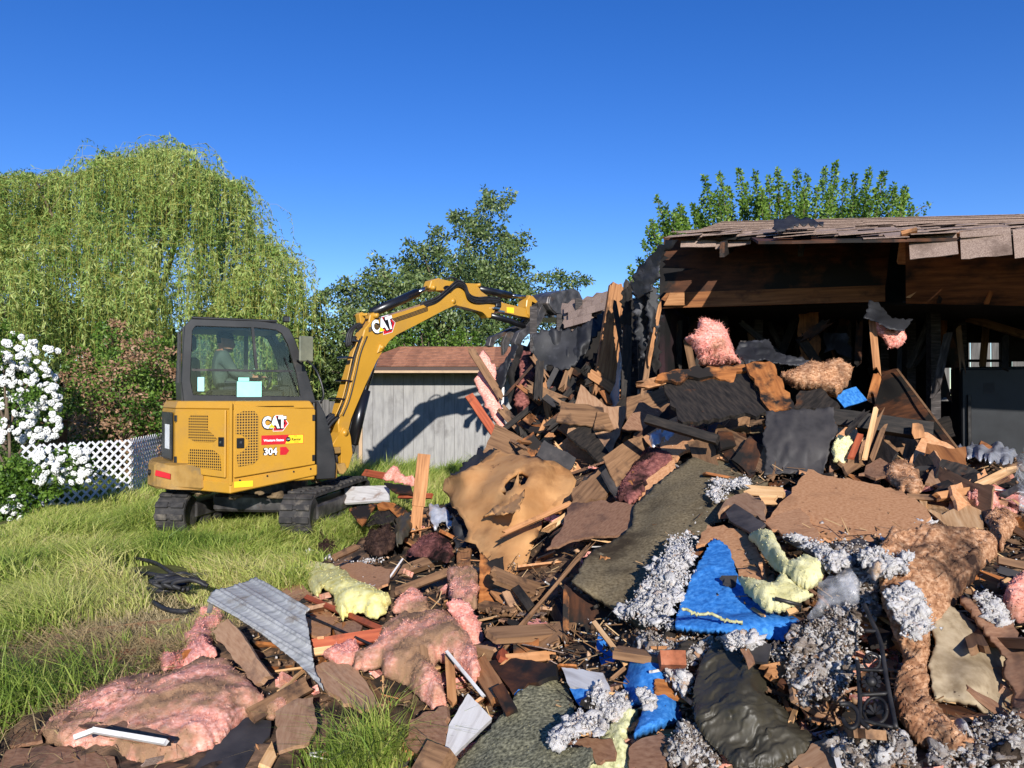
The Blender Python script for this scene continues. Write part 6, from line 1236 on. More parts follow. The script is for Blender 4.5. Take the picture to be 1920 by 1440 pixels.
PA('carpet', 'olive brown carpet backing draped over the heap', 'carpet', mt['carpet'], [(1073,1092),(1090,1062),(1112,1032),(1165,1003),(1185,985),(1190,950),(1230,905),(1290,860),(1350,830),(1400,806),(1432,798),(1450,830),(1448,890),(1420,935),(1390,960),(1330,985),(1310,1060),(1290,1120),(1240,1180),(1215,1188),(1150,1142)],
   [(1073,1092,3.85),(1165,1003,4.35),(1190,950,4.75),(1290,860,5.2),(1432,798,5.6),(1448,890,4.8),(1330,985,4.2),(1290,1120,3.5),(1215,1188,3.45),(1150,1142,3.62),(1250,1000,4.2)], 6, .014, rough=.025, freq=4, fine=.004, jag=2, fibres=900, flen=.012)
B_('plywood', 'scorched upright plywood wall piece under the olive carpet', 'plywood', mt['plydark'], Z('D', [(762,-20),(850,30),(1000,125),(1200,262),(1225,560),(1020,592),(750,505)]), [(1065,1100,3.95),(1170,1160,3.75),(1065,1230,3.75)], .02, 2, grain=[(1070,1110),(1070,1220)])
PL('plank', 'upright split plank edge beside the dark hollow', 'plank', mt['ply'], Z('D', [(775,-10)])[0]+(3.93,), Z('D', [(770,470)])[0]+(3.72,), .03, .03, split=(.05,.05))
PL('plank', 'thin light lath leaning under the carpet edge', 'lath', mt['brownwood'], Z('D', [(1205,325)])[0]+(3.42,), Z('D', [(1265,545)])[0]+(3.3,), .03, .012, split=(.03,.02))
B_('white_board', 'pale grey board in shade behind the carpet pad', 'board', mt['white'], Z('D', [(740,580),(1040,620),(1085,742),(800,722)]), None, .015, 1, .06)
for i in range(3): tube('wire', [P(x, y, 3.52) for x, y in spline(np.array(Z('D', [(755,445+i*34),(860,475+i*30),(950,505+i*28),(1000,520+i*25)])), 4)], .003, mt['iron']); tag(C.objects[-1], 'thin bent wire over the scorched plywood', 'wire', 'wires over the plywood')
# ---- blue felt
BLU = mt['blue']
def bfold(v2, p3): return .10*np.clip((v2[:,1]-1148)/40, 0, 1)*np.clip((1205-v2[:,1])/50, 0, 1)
bl = PA('felt_sheet', 'large bright blue felt sheet with a curled torn lower lip', 'felt sheet', BLU, Z('E', [(520,558),(590,590),(640,640),(665,720),(680,800),(730,880),(760,970),(930,1080),(1000,1112),(1150,1075),(1152,1160),(1062,1200),(1032,1292),(800,1262),(500,1240),(250,1215),(258,1110),(330,930),(400,760)]), [(1337,1008,3.75),(1268,1153,3.2),(1266,1180,3.1),(1400,1105,3.25),(1480,1150,3.05),(1470,1195,2.95),(1380,1180,3.0),(1340,1080,3.4)], 3.5, .006, fold=bfold, jag=1.2, up=.4, folds=(-.035,9))
o = tube('torn_edge', [P(x, y, 2.96)+np.array(rng.normal(0,.004,3)) for x, y in spline(np.array(Z('E', [(300,1060),(400,1095),(520,1110),(620,1150),(730,1165)])), 8)], .006, mt['padlight'], bl); o.location = -Vector(bl.location)
def rollf(v2, p3): return .10*np.clip(1-((v2[:,0]-1225)/52)**2, 0, 1)
PA('felt_sheet', 'rolled blue felt piece with a glossy bulge', 'felt sheet', BLU, Z('D', [(1185,682),(1240,550),(1330,543),(1335,600),(1480,620),(1545,680),(1602,760),(1602,940),(1550,1002),(1260,1102),(1300,1020),(1322,960),(1330,862),(1225,885),(1195,800)]), [(1175,1280,3.05),(1260,1255,3.1),(1275,1340,2.85),(1190,1385,2.75),(1215,1320,2.95)], 3.5, .006, fold=rollf, jag=1, up=.35, folds=(-.02,8))
B_('felt_sheet', 'flat blue felt strip in shade behind the rolled piece', 'felt sheet', BLU, Z('D', [(990,430),(1010,320),(1210,560),(1105,682),(1040,600)]), [(1120,1200,3.5),(1170,1245,3.35),(1145,1275,3.3)], .01, 1)
B_('felt_sheet', 'blue felt corner behind the brick', 'felt sheet', BLU, Z('D', [(1300,520),(1380,490),(1450,520),(1452,625),(1340,605)]), [(1200,1235,3.3),(1235,1235,3.25),(1215,1255,3.2)], .01, 1)
B_('felt_sheet', 'small blue felt patch among white fluff', 'felt sheet', BLU, Z('D', [(798,732),(960,728),(965,850),(865,855)]), None, .01, 1, .05)
B_('felt_sheet', 'blue felt patch under the white fluff', 'felt sheet', BLU, Z('D', [(805,905),(1080,925),(1065,1012),(830,1003)]), None, .01, 1, .04)
B_('felt_sheet', 'tiny blue felt scrap by the light splintered plank', 'felt sheet', BLU, Z('D', [(400,775),(430,738),(460,740),(440,780),(405,800)]), None, .008, 1, .1)
PL('felt_sheet', 'blue felt scrap inside the burnt house opening', 'felt sheet', BLU, (1572,752,5.6), (1615,738,5.7), .13, .01)
PL('stick', 'pale round stick leaning on the shaded blue felt', 'stick', mt['pale'], Z('D', [(975,258)])[0]+(3.45,), Z('D', [(1200,552)])[0]+(3.15,), .02, .02)
PL('stick', 'short pale stick below the shaded blue felt', 'stick', mt['brownwood'], Z('D', [(1100,668)])[0]+(3.1,), Z('D', [(1200,585)])[0]+(3.15,), .015, .01)
br_ = PL('brick', 'single red brick lying beside the rolled blue felt', 'brick', mt['brick'], (1237,1239,2.96), (1285,1240,2.95), .055, .09)
# ---- grey carpet pad at the front
PA('carpet_pad', 'thick grey green speckled carpet pad curling up at the front', 'carpet pad', mt['pad'], Z('D', [(-40,1260),(200,1040),(300,920),(400,790),(480,720),(560,680),(740,638),(800,652),(790,740),(832,880),(760,960),(620,1090),(680,1135),(950,1152),(972,1250),(900,1330),(-60,1330)]), [(860,1420,2.95),(960,1310,3.2),(1000,1280,3.3),(1065,1268,3.35),(1075,1330,3.0),(1025,1380,2.85),(1100,1400,2.7),(960,1440,2.75),(960,1370,2.98)], 5, .022, rough=.02, freq=5, fine=.003, jag=2.5, fibres=900, flen=.008, up=.45)
PA('foam_pad', 'yellow green crumbly foam pad beside the brown boards', 'foam', mt['padlight'], Z('D', [(700,1150),(960,1160),(1060,1050),(1180,930),(1260,900),(1300,870),(1250,1010),(1180,1120),(1240,1150),(1240,1310),(960,1310),(720,1310)]), None, 5, .02, .04, bulge=.03, edge=14, rough=.02, fine=.008, jag=3, fibres=400, flen=.01)
B_('board', 'brown board lying on the crumbly foam pad', 'board', mt['brownboard'], Z('D', [(780,1100),(1100,1090),(1132,1180),(1122,1242),(980,1272),(955,1172),(780,1150)]), None, .012, 2, .10)
B_('board', 'dark brown board below the rolled blue felt', 'board', mt['brownboard'], Z('D', [(1218,1200),(1280,1112),(1460,1043),(1545,1132),(1480,1310),(1232,1310)]), None, .012, 2, .08)
# ---- black sheet, ironwork
def bagf(v2, p3):
    x, y = v2[:,0], v2[:,1]; w = 5*vnoise(np.column_stack([x/26, y/26, 0*x]), 3)+2*vnoise(np.column_stack([x/9, y/9, 0*x]), 4); t = y*.95+x*.30+w*3; amp = .35+.65*np.clip(vnoise(np.column_stack([x/34, y/20, 0*x+5]), 6)+.4, 0, 1)
    return -.011*amp*np.abs(np.sin(t/9.5))-.005*amp*np.abs(np.sin(t/4.1+x/30))+.02*vnoise(np.column_stack([x/40, y/40, 0*x]), 8)
PA('plastic_sheet', 'wrinkled dark plastic sheet bulging between the blue felt and ironwork', 'plastic sheet', mt['bag'], Z('F', [(380,422),(430,383),(500,400),(600,480),(640,582),(890,600),(892,660),(760,782),(880,862),(1060,1050),(1180,1130),(1182,1200),(850,1355),(560,1345),(330,1132),(250,1000),(238,780),(270,620)]), [(1340,1200,3.0),(1370,1198,3.05),(1460,1255,2.9),(1310,1300,2.75),(1535,1390,2.5),(1450,1435,2.42),(1330,1390,2.55),(1400,1310,2.62),(1470,1330,2.66)], 2.4, .006, bulge=.05, edge=46, fold=bagf, jag=1, folds=(-.025,14))
B_('tile', 'broken brown and black tile on the wrinkled plastic sheet', 'tile', mt['grayboard'], Z('F', [(650,455),(760,420),(822,432),(792,562),(690,560)]), None, .012, 1, .18); B_('tile', 'brown underside of a broken tile on the plastic sheet', 'tile', mt['brownboard'], Z('F', [(590,468),(650,452),(700,560),(650,605),(630,540)]), None, .012, 1, .19)
B_('board', 'tan board end below the dark plastic sheet', 'board', mt['siding'], Z('F', [(950,1345),(1225,1118),(1272,1160),(1310,1370)]), None, .02, 2, .05); PL('lath', 'white painted strip along the tan board end', 'lath', mt['white'], Z('F', [(1278,1155)])[0], Z('F', [(1340,1370)])[0], .016, .012, lift=.07)
iron = empty('iron_railing', P(1660,1400,2.4), 0, 'black cast iron railing panel with flower and leaf ornaments', 'railing'); iv = np.array(iron.location[:])
fi = invdepth([(0,0)], [(1620,1130,2.72),(1680,1360,2.28),(1600,1330,2.36)], 0, True)
def ip(x, y, up=0.0):
    q = Z('F', [(x, y)])[0]; return P(q[0], q[1], float(fi([q])[0])-up)-iv
def ibar(name, pts, r, par=iron): return tube(name, spline(np.array([ip(*p) for p in pts]), 5), r, mt['iron'], par, 6)
ibar('side_bar', [(1520,130),(1570,240),(1640,400),(1668,560),(1690,700),(1725,880),(1760,1060)], .008); ibar('side_bar', [(1470,560),(1480,660),(1490,850),(1495,1000),(1560,1060)], .0075); ibar('cross_bar', [(1478,622),(1668,628)], .0065); ibar('cross_bar', [(1488,812),(1700,800)], .0065); ibar('cross_bar', [(1520,330),(1625,335)], .008); ibar('cross_bar', [(1495,1000),(1740,1055)], .0065)
ibar('scroll', [(1335,880),(1400,880),(1460,920),(1480,980),(1460,1040),(1420,1060),(1380,1030),(1360,990)], .0075); ibar('ring', [(1605+88*math.cos(a), 930+98*math.sin(a)) for a in np.linspace(0, 6.28, 14)], .005); ibar('ring', [(1580+60*math.cos(a), 560+60*math.sin(a)) for a in np.linspace(0, 6.28, 12)], .0045)
fp_ = []
for k in range(12):
    a = k*math.pi/6; bm = bmesh.new(); c = [ip(1575+q*75*math.cos(a+w), 715+q*75*math.sin(a+w), .004+.012*(q > .5)) for q, w in ((.25,-.2),(.6,-.26),(.95,-.17),(1.02,0),(.95,.17),(.6,.26),(.25,.2))]
    bm_prism(bm, c, (0,-.7,.7), .006); o = bm_obj('petal', bm, mt['iron'], iron)
bm = bmesh.new(); bmesh.ops.create_uvsphere(bm, u_segments=12, v_segments=8, radius=.016, matrix=Matrix.Translation(ip(1575,715,.015))); bm_obj('flower_centre', bm, mt['iron'], iron, smooth=True)
for x0, y0, s in ((1600,930,1.0),(1575,555,.75)):
    for k in range(5):
        a = -1.57+(k-2)*.62; bm = bmesh.new(); c = [ip(x0+s*q*70*math.cos(a+w), y0+30*s+s*q*85*math.sin(a+w), .004+.01*q) for q, w in ((.1,0),(.5,-.25),(.85,-.18),(1.05,0),(.85,.18),(.5,.25))]; bm_prism(bm, c, (0,-.7,.7), .006); bm_obj('leaf', bm, mt['iron'], iron)
# ---- fibreboards, tiles, yellow batts on the right
B_('fibreboard', 'large smooth tan fibreboard sheet lying on the heap', 'board', mt['fiber'], [(1436,976),(1470,937),(1515,880),(1552,894),(1640,908),(1690,920),(1722,940),(1745,968),(1735,985),(1690,1003),(1640,1016),(1560,1010),(1500,1000)], [(1436,976,3.9),(1515,880,4.45),(1720,940,3.95),(1640,1016,3.4)], .014, 2)
B_('fibreboard', 'brown fibreboard with a cracked edge below the large tan sheet', 'board', mt['fiber'], Z('E', [(880,452),(985,385),(1078,282),(1140,330),(1210,450),(1300,572),(1180,592),(1000,540)]), None, .014, 2, .10)
B_('fibreboard', 'brown fibreboard standing behind the blue felt sheet', 'board', mt['fiber'], Z('E', [(398,622),(480,470),(740,510),(830,630),(860,700),(990,880),(850,905),(700,840),(660,720),(540,562)]), [(1310,1020,3.75),(1400,1000,3.75),(1425,1085,3.3)], .014, 2)
B_('tile', 'black floor tile on a pinkish stone slab', 'tile', mt['grayboard'], Z('E', [(608,380),(670,318),(892,462),(795,532),(640,440)]), None, .012, .8, .14); B_('stone_slab', 'pinkish broken stone slab behind the black tile', 'stone', mt['siding'], Z('E', [(556,392),(620,280),(750,238),(880,300),(895,445),(672,322),(590,352)]), None, .03, 2, .12)
B_('tile', 'dark tile in shade at the edge of the large tan sheet', 'tile', mt['grayboard'], Z('E', [(1330,605),(1560,565),(1690,612),(1560,740),(1460,740)]), None, .012, 1, .07)
PL('plank', 'pale split wood offcut behind the black tile', 'plank', mt['pale'], Z('E', [(738,225)])[0], Z('E', [(1040,250)])[0], .06, .03, split=(.03,.01), lift=.12); PL('plank', 'second pale split offcut behind the black tile', 'plank', mt['pale'], Z('E', [(840,300)])[0], Z('E', [(1000,300)])[0], .05, .03, split=(.02,.02), lift=.13)
PA('insulation_batt', 'pale yellow insulation roll beside the brown fibreboard', 'insulation', mt['paleyellow'], Z('E', [(770,545),(880,508),(960,560),(1000,640),(1060,750),(1180,700),(1280,740),(1305,820),(1250,882),(1180,922),(1050,832),(960,770),(900,700),(830,600)]), None, 3.2, .02, .12, bulge=.07, edge=24, rough=.012, freq=7, fine=.003, fibres=500, flen=.012)
PA('insulation_batt', 'pale yellow insulation spotted with soot beside the blue felt', 'insulation', mt['paleyellow'], Z('E', [(700,842),(800,870),(950,900),(1000,800),(1060,860),(1180,930),(1235,950),(1000,1072),(900,1072),(820,1000),(760,940)]), None, 3.2, .02, .10, bulge=.05, edge=24, rough=.012, freq=7, fine=.003, fibres=500, flen=.012)
PL('lath', 'dark wet lath over the pale yellow roll', 'lath', mt['char'], Z('E', [(1035,570)])[0], Z('E', [(1340,740)])[0], .02, .012, lift=.18)
hk = empty('metal_bracket', P(1478,1130,2.98), 0, 'black metal handle bracket at the blue felt edge', 'bracket'); hv0 = np.array(hk.location[:]); tube('bar', [P(1453,1122,2.97)-hv0, P(1503,1135,2.95)-hv0], .008, mt['iron'], hk, 6); tube('leg', [P(1464,1127,2.97)-hv0, P(1464,1142,2.99)-hv0], .006, mt['iron'], hk, 6); tube('leg', [P(1500,1135,2.95)-hv0, P(1500,1146,2.97)-hv0], .006, mt['iron'], hk, 6)
PL('timber_block', 'small pale wood block below the metal bracket', 'timber', mt['pale'], Z('E', [(1045,1095)])[0]+(2.98,), Z('E', [(1140,1065)])[0]+(2.98,), .022, .02)
PA('plastic_film', 'crumpled clear plastic film above the sooty fluff', 'plastic film', mt['film'], Z('E', [(1190,1112),(1260,1010),(1270,880),(1370,850),(1480,750),(1552,900),(1558,1020),(1400,1052),(1300,1112),(1200,1138)]), None, 8, .002, .12, bulge=.06, edge=30, rough=.03, freq=10, jag=1, smooth=False)
# ---- far right
PA('insulation_batt', 'long scorched brown insulation batt dusted with white fluff', 'insulation', mt['brownbatt'], [(1640,1030),(1672,992),(1700,995),(1760,992),(1825,997),(1858,1000),(1872,1015),(1868,1040),(1835,1065),(1810,1102),(1790,1130),(1770,1160),(1745,1190),(1742,1230),(1735,1260),(1750,1300),(1800,1370),(1845,1400),(1790,1415),(1720,1390),(1690,1350),(1680,1270),(1695,1240),(1685,1200),(1655,1130)], [(1640,1030,3.05),(1700,995,3.2),(1870,1010,3.3),(1810,1102,2.95),(1740,1200,2.7),(1735,1260,2.6),(1820,1400,2.3),(1700,1380,2.35),(1680,1270,2.55),(1655,1130,2.8),(1740,1080,2.9)], 3.2, .02, bulge=.055, edge=22, rough=.024, freq=9, fine=.012, aniso=(1,1,1.6), fibres=3200, flen=.02, jag=1.2)
PA('felt_underlay', 'beige felt underlay sheet speckled with soot', 'felt sheet', mt['beige'], Z('H', [(960,60),(1010,75),(1100,130),(1280,320),(1462,500),(1420,612),(1500,760),(1510,900),(1500,990),(1440,1085),(1200,905),(870,860),(815,560),(870,390),(840,260),(880,140)]), [(1780,1136,2.85),(1885,1232,2.7),(1893,1300,2.55),(1880,1360,2.42),(1755,1310,2.5),(1750,1200,2.7),(1830,1270,2.55)], 5, .012, rough=.02, freq=4, fine=.002, jag=1.2)
PA('cardboard_sheet', 'brown stained board curving beside the beige felt', 'board', mt['brownboard'], Z('H', [(1080,10),(1240,95),(1500,215),(1640,460),(1640,1010),(1520,980),(1510,760),(1430,610),(1470,500),(1300,310)]), [(1800,1122,2.82),(1893,1168,2.7),(1925,1220,2.58),(1925,1340,2.35),(1890,1290,2.5)], 6, .012, rough=.02, freq=4, jag=2)
PA('insulation_scrap', 'round bright pink insulation lump at the heap edge', 'insulation', mt['pink'], Z('G', [(1285,1100),(1310,1040),(1400,1000),(1500,1010),(1500,1260),(1390,1270),(1310,1220)]), None, 5, .03, .12, bulge=.12, edge=28, rough=.02, fine=.006, fibres=700, flen=.014)
B_('plywood', 'pale grooved panel piece behind the scorched batt', 'plywood', mt['pale'], Z('G', [(655,390),(720,400),(700,460),(830,502),(870,470),(960,430),(1110,420),(1138,605),(1000,600),(850,572),(760,500)]), None, .015, 1.5, .12)
PL('plank', 'pale split plank crossing the dark board', 'plank', mt['pale'], Z('G', [(1090,285)])[0], Z('G', [(1385,140)])[0], .04, .02, split=(.02,.05), lift=.25); PL('plank', 'long brown plank above the pale grooved panel', 'plank', mt['lumber'], Z('G', [(780,368)])[0], Z('G', [(1210,300)])[0], .04, .03, split=(.02,.02), lift=.2); PL('lath', 'dark lath above the tan fibreboard corner', 'lath', mt['brownwood'], Z('G', [(560,365)])[0], Z('G', [(1050,390)])[0], .03, .02, lift=.15)
B_('plywood', 'burnt black board behind the pale split plank', 'board', mt['char'], Z('G', [(762,355),(820,255),(1085,178),(1100,285)]), None, .02, 2, .2)
PA('insulation_scrap', 'brown scorched fibre lump behind the tan fibreboard', 'insulation', mt['brownbatt'], Z('G', [(400,215),(470,100),(560,120),(640,190),(690,280),(640,340),(520,320)]), None, 4.5, .02, .15, bulge=.08, edge=22, rough=.03, fine=.012, fibres=1200, flen=.02)
B_('board', 'dark brown board wedge behind the scorched fibre lump', 'board', mt['brownboard'], Z('G', [(200,190),(360,75),(470,140),(500,185),(330,225)]), None, .015, 2, .2)
PA('insulation_scrap', 'faded pink insulation among planks at the right', 'insulation', mt['pinkdirty'], Z('G', [(1000,370),(1100,330),(1200,360),(1260,430),(1400,460),(1330,500),(1200,470),(1080,420)]), None, 5, .02, .15, bulge=.06, edge=20, rough=.03, fine=.012, fibres=800, flen=.02)
PA('insulation_scrap', 'burnt dark insulation clump right of the grooved panel', 'insulation', mt['brownbatt'], Z('G', [(1140,520),(1220,480),(1380,500),(1390,580),(1300,680),(1270,760),(1200,640)]), None, 4.5, .02, .12, bulge=.07, edge=22, rough=.03, fine=.012, fibres=900, flen=.02)
PA('plastic_film', 'silvery plastic sheet lying below the leaning siding panel', 'plastic film', mt['foil'], [(1795,838),(1830,832),(1880,835),(1905,850),(1900,866),(1860,868),(1815,860)], None, 4, .006, .15, bulge=.04, edge=16, fold=hang(16, 12, .03, 4), folds=(-.02,14))
PA('plastic_film', 'clear plastic film hanging at the right edge of the heap', 'plastic film', mt['film'], [(1905,860),(1925,840),(1940,960),(1915,965),(1908,920)], None, 5, .004, .2, bulge=.04, edge=16, rough=.02, crumple=.04, smooth=False)
for i, (a, b) in enumerate([((1870,1050),(1925,1062)),((1872,1068),(1925,1085)),((1890,985),(1930,1010)),((1880,930),(1925,905))]): PL('lath', 'grey lath sticking out at the right edge of the heap', 'lath', mt[('brownwood','grayboard')[i % 2]], a, b, .03, .015, lift=.12, group='laths at the heap edge')
# ---- boards, batts and beams in front of the house
PA('insulation_scrap', 'pink insulation tuft with pale fibres standing on the burnt panel', 'insulation', mt['pink'], Z('J', [(310,635),(390,605),(385,565),(440,558),(500,590),(545,680),(560,760),(470,775),(385,765),(360,700)]), [(1300,640,5.9),(1370,640,5.9),(1330,685,5.85)], 3.5, .04, bulge=.16, edge=26, rough=.06, freq=9, fine=.02, fibres=2400, flen=.045, up=.2)
B_('burnt_plywood_sheet', 'burnt plywood panel on top of the heap with raw broken edge', 'plywood', mt['char'], Z('J', [(203,842),(330,815),(560,795),(600,800),(720,975),(700,990),(500,1010),(300,1042),(240,935)]), [(1240,715,5.6),(1395,700,5.6),(1440,770,5.1),(1275,790,5.2)], .03, 2.5)
B_('plywood_strip', 'raw orange wood strip along the burnt panel', 'plywood', mt['ply'], Z('J', [(170,835),(205,800),(330,785),(560,768),(600,765),(605,800),(560,800),(540,870),(480,830),(330,818),(300,850),(250,840),(205,850)]), [(1240,705,5.58),(1395,688,5.58),(1300,715,5.52)], .03, 2.5)
B_('plywood', 'splintered orange plywood piece at the end of the burnt panel', 'plywood', mt['ply'], Z('J', [(605,770),(640,750),(720,748),(780,860),(832,975),(712,985),(660,880)]), [(1405,685,5.5),(1450,680,5.5),(1460,765,5.1)], .025, 3)
PL('plank', 'broken plank end jutting left from the burnt panel', 'plank', mt['lumber'], Z('J', [(80,875)])[0]+(5.6,), Z('J', [(225,838)])[0]+(5.6,), .07, .03, split=(.06,.02))
PA('bent_metal', 'bent grey metal flashing behind the burnt panel', 'metal sheet', mt['tar'], Z('J', [(552,712),(570,668),(712,643),(745,705),(830,730),(905,745),(870,772),(720,762),(690,742),(600,760)]), [(1375,655,5.95),(1440,636,6.0),(1515,680,5.8),(1430,685,5.75)], 3.5, .006, fold=hang(20, 14, .03, 2), jag=1, up=.3, folds=(-.05,8))
PA('insulation_batt', 'scorched brown insulation behind the burnt panel', 'insulation', mt['brownbatt'], Z('J', [(755,835),(770,800),(830,790),(980,740),(1040,745),(1105,790),(1090,850),(1030,922),(950,890),(850,880)]), [(1460,705,5.75),(1590,690,5.7),(1540,735,5.55)], 4, .03, bulge=.12, edge=26, rough=.05, freq=9, fine=.018, fibres=2000, flen=.03, up=.3)
B_('burnt_plywood_sheet', 'dark board sloping behind the charcoal sheet', 'board', mt['char'], Z('J', [(830,975),(860,890),(960,880),(1050,965),(1000,975)]), [(1490,765,5.3),(1540,730,5.5),(1570,762,5.3)], .02, 2)
PA('charcoal_sheet', 'limp charcoal sheet hanging in front of the burnt panel', 'sheet', mt['grayboard'], Z('J', [(695,990),(800,985),(1020,972),(1022,1050),(1040,1090),(1000,1140),(990,1220),(960,1290),(800,1280),(690,1290),(700,1180),(680,1120),(700,1060)]), [(1436,772,5.05),(1565,765,5.0),(1555,880,4.65),(1435,890,4.7),(1500,830,4.8)], 4.5, .01, fold=hang(24, 40, .03, 3), jag=1.6, up=.2)
PA('siding_panel', 'leaning torn brown siding panel with a white edge', 'panel', mt['plydark'], Z('J', [(1205,935),(1250,795),(1320,788),(1400,895),(1480,1010),(1640,1213),(1560,1225),(1400,1190),(1240,1135)]), [(1640,750,6.1),(1680,692,6.3),(1808,860,5.2),(1650,830,5.5)], 6, .014, rough=.02, freq=3, jag=1, up=.2)
PL('trim_lath', 'thin pale trim along the leaning siding panel', 'lath', mt['brownwood'], Z('J', [(1320,790)])[0]+(6.2,), Z('J', [(1642,1213)])[0]+(5.12,), .014, .012)
PL('splintered_stud', 'splintered stud standing at the torn front of the house', 'stud', mt['lumber'], Z('J', [(1200,540)])[0]+(5.9,), Z('J', [(1228,840)])[0]+(5.75,), .05, .035, split=(.02,.12)); PL('splintered_stud', 'broken lower end of the splintered stud', 'stud', mt['ply'], Z('J', [(1232,800)])[0]+(5.78,), Z('J', [(1190,960)])[0]+(5.65,), .06, .03, split=(.05,.06))
PA('torn_sheathing', 'torn dark sheathing corner on top of the splintered stud', 'sheathing', mt['tar'], Z('J', [(1160,545),(1180,500),(1185,458),(1230,470),(1292,545),(1396,550),(1352,606),(1285,598),(1220,562)]), [(1625,590,5.85),(1640,562,5.95),(1710,600,5.8),(1665,612,5.7)], 3.5, .008, jag=1, up=.3, folds=(-.03,6))
PA('insulation_scrap', 'pink insulation hanging from the splintered stud', 'insulation', mt['pink'], Z('J', [(1218,560),(1260,575),(1350,605),(1362,650),(1320,692),(1280,680),(1250,640),(1222,610)]), [(1650,610,5.82),(1700,620,5.82),(1665,645,5.8)], 3.5, .03, bulge=.06, edge=14, rough=.03, fine=.012, fibres=1000, flen=.03, up=.1)
PL('beam', 'charred beam with a raw broken end in the heap', 'beam', mt['char'], Z('J', [(1010,1020)])[0]+(5.2,), Z('J', [(1485,1085)])[0]+(5.0,), .11, .08); B_('raw_wood_patch', 'raw wood face broken open on the charred beam', 'wood patch', mt['lumber'], Z('J', [(1392,1045),(1440,1050),(1450,1110),(1400,1120),(1388,1090)]), [(1712,795,4.93),(1732,797,4.92),(1718,820,4.9)], .01, 1)  # thin piece laid on as the beam's own raw broken face
for i, (a, b) in enumerate([(((1225,950),(1165,1215))),(((1250,965),(1150,1230))),(((1180,980),(1070,1100))),((1265,1040),(1190,1240))]): PL('splinter', 'long peeled wood splinter in front of the charred beam', 'splinter', mt[('pale','brownwood','char','brownwood')[i]], Z('J', [a])[0]+(4.95,), Z('J', [b])[0]+(4.65,), .03, .012, split=(.06,.05), group='peeled splinters by the charred beam')
PL('beam', 'burnt thin beam lying in front of the burnt panel', 'beam', mt['char'], Z('J', [(130,1025)])[0]+(5.3,), Z('J', [(470,1125)])[0]+(5.0,), .06, .05); PL('plank', 'orange plank end under the charcoal sheet', 'plank', mt['redwood'], Z('J', [(1100,1210)])[0]+(4.6,), Z('J', [(1145,1100)])[0]+(4.8,), .035, .02)
PA('insulation_scrap', 'pale yellow insulation tuft beside the charcoal sheet', 'insulation', mt['paleyellow'], Z('J', [(1010,1150),(1040,1100),(1090,1105),(1115,1140),(1090,1190),(1060,1240),(1015,1220)]), [(1565,830,4.75),(1600,830,4.75),(1585,865,4.65)], 4, .02, bulge=.05, edge=14, rough=.03, fine=.01, fibres=700, flen=.02)
PA('foil_wrap', 'white and pink wrapped insulation behind the leaning roof board', 'insulation', mt['foil'], Z('J', [(130,1120),(190,1065),(260,1080),(340,1085),(370,1130),(300,1150),(200,1150),(140,1160)]), [(1215,820,5.9),(1300,815,5.7),(1250,840,5.6)], 3.5, .01, bulge=.06, edge=18, fold=hang(12, 10, .03, 9), folds=(-.04,16))
PA('insulation_batt', 'dark red pink insulation between roof board and carpet', 'insulation', mt['shadepink'], Z('C', [(1160,430),(1220,290),(1300,180),(1420,120),(1490,100),(1500,220),(1400,300),(1290,440),(1250,470)]), [(1160,930,5.2),(1250,840,5.7),(1190,940,5.0)], 4.5, .03, bulge=.06, edge=24, rough=.03, fine=.012, fibres=1400, flen=.03)
# ---- collapsed left part of the house
PL('wall_stud', 'tall broken house post leaning at the corner of the collapse', 'post', mt['lumber'], Z('K', [(1085,115)])[0]+(8.3,), Z('K', [(965,890)])[0]+(8.1,), .22, .06, split=(.03,.10), face=(.2,-1,.1)); PL('wall_stud', 'lower dusty board below the tall broken post', 'post', mt['brownwood'], Z('K', [(965,880)])[0]+(8.05,), Z('K', [(1045,1300)])[0]+(7.4,), .19, .05, split=(.06,.03), face=(.2,-1,.1))
PA('metal_flashing', 'crumpled pale metal flashing strip on the tall broken post', 'flashing', mt['galv'], Z('K', [(1100,408),(1130,405),(1110,600),(1085,850),(1080,980),(1112,1270),(1088,1275),(1040,1020),(1018,870),(1055,790),(1080,600)]), [(1165,615,8.1),(1150,740,7.9),(1165,850,7.3)], 3.5, .006, fold=hang(5, 60, .02, 8), jag=.5, up=.1)
PA('tar_paper', 'tattered black roofing felt hanging below the bucket', 'roofing felt', mt['tar'], Z('K', [(495,455),(600,425),(690,410),(780,425),(850,390),(1000,290),(985,400),(900,520),(800,650),(740,690),(700,700),(650,680),(600,660),(580,720),(550,735),(510,650),(505,560)]), [(1000,630,9.0),(1060,618,9.0),(1130,590,8.9),(1060,690,8.8),(1010,700,8.9)], 4, .012, fold=hang(26, 45, .10, 5), jag=2.5, up=.1, folds=(-.10,14))
PA('tar_paper', 'dark pointed felt sheet hanging left of the torn felt', 'roofing felt', mt['tar'], Z('K', [(248,805),(258,720),(330,600),(375,520),(402,535),(385,590),(345,650),(312,780),(290,825)]), [(930,715,9.1),(965,650,9.1),(940,725,9.0)], 4, .012, fold=hang(9, 50, .04, 6), jag=1.5, up=.1)
PA('tar_paper', 'black felt curtain deep in the collapsed wall', 'roofing felt', mt['charblack'], Z('K', [(330,700),(420,560),(560,700),(760,700),(950,560),(930,900),(760,1010),(600,1000),(460,1010),(400,1060),(340,1000)]), [(960,720,10.0),(1110,660,9.7),(1020,780,9.7)], 6, .02, fold=hang(12, 70, .08, 7), jag=4, up=.1)
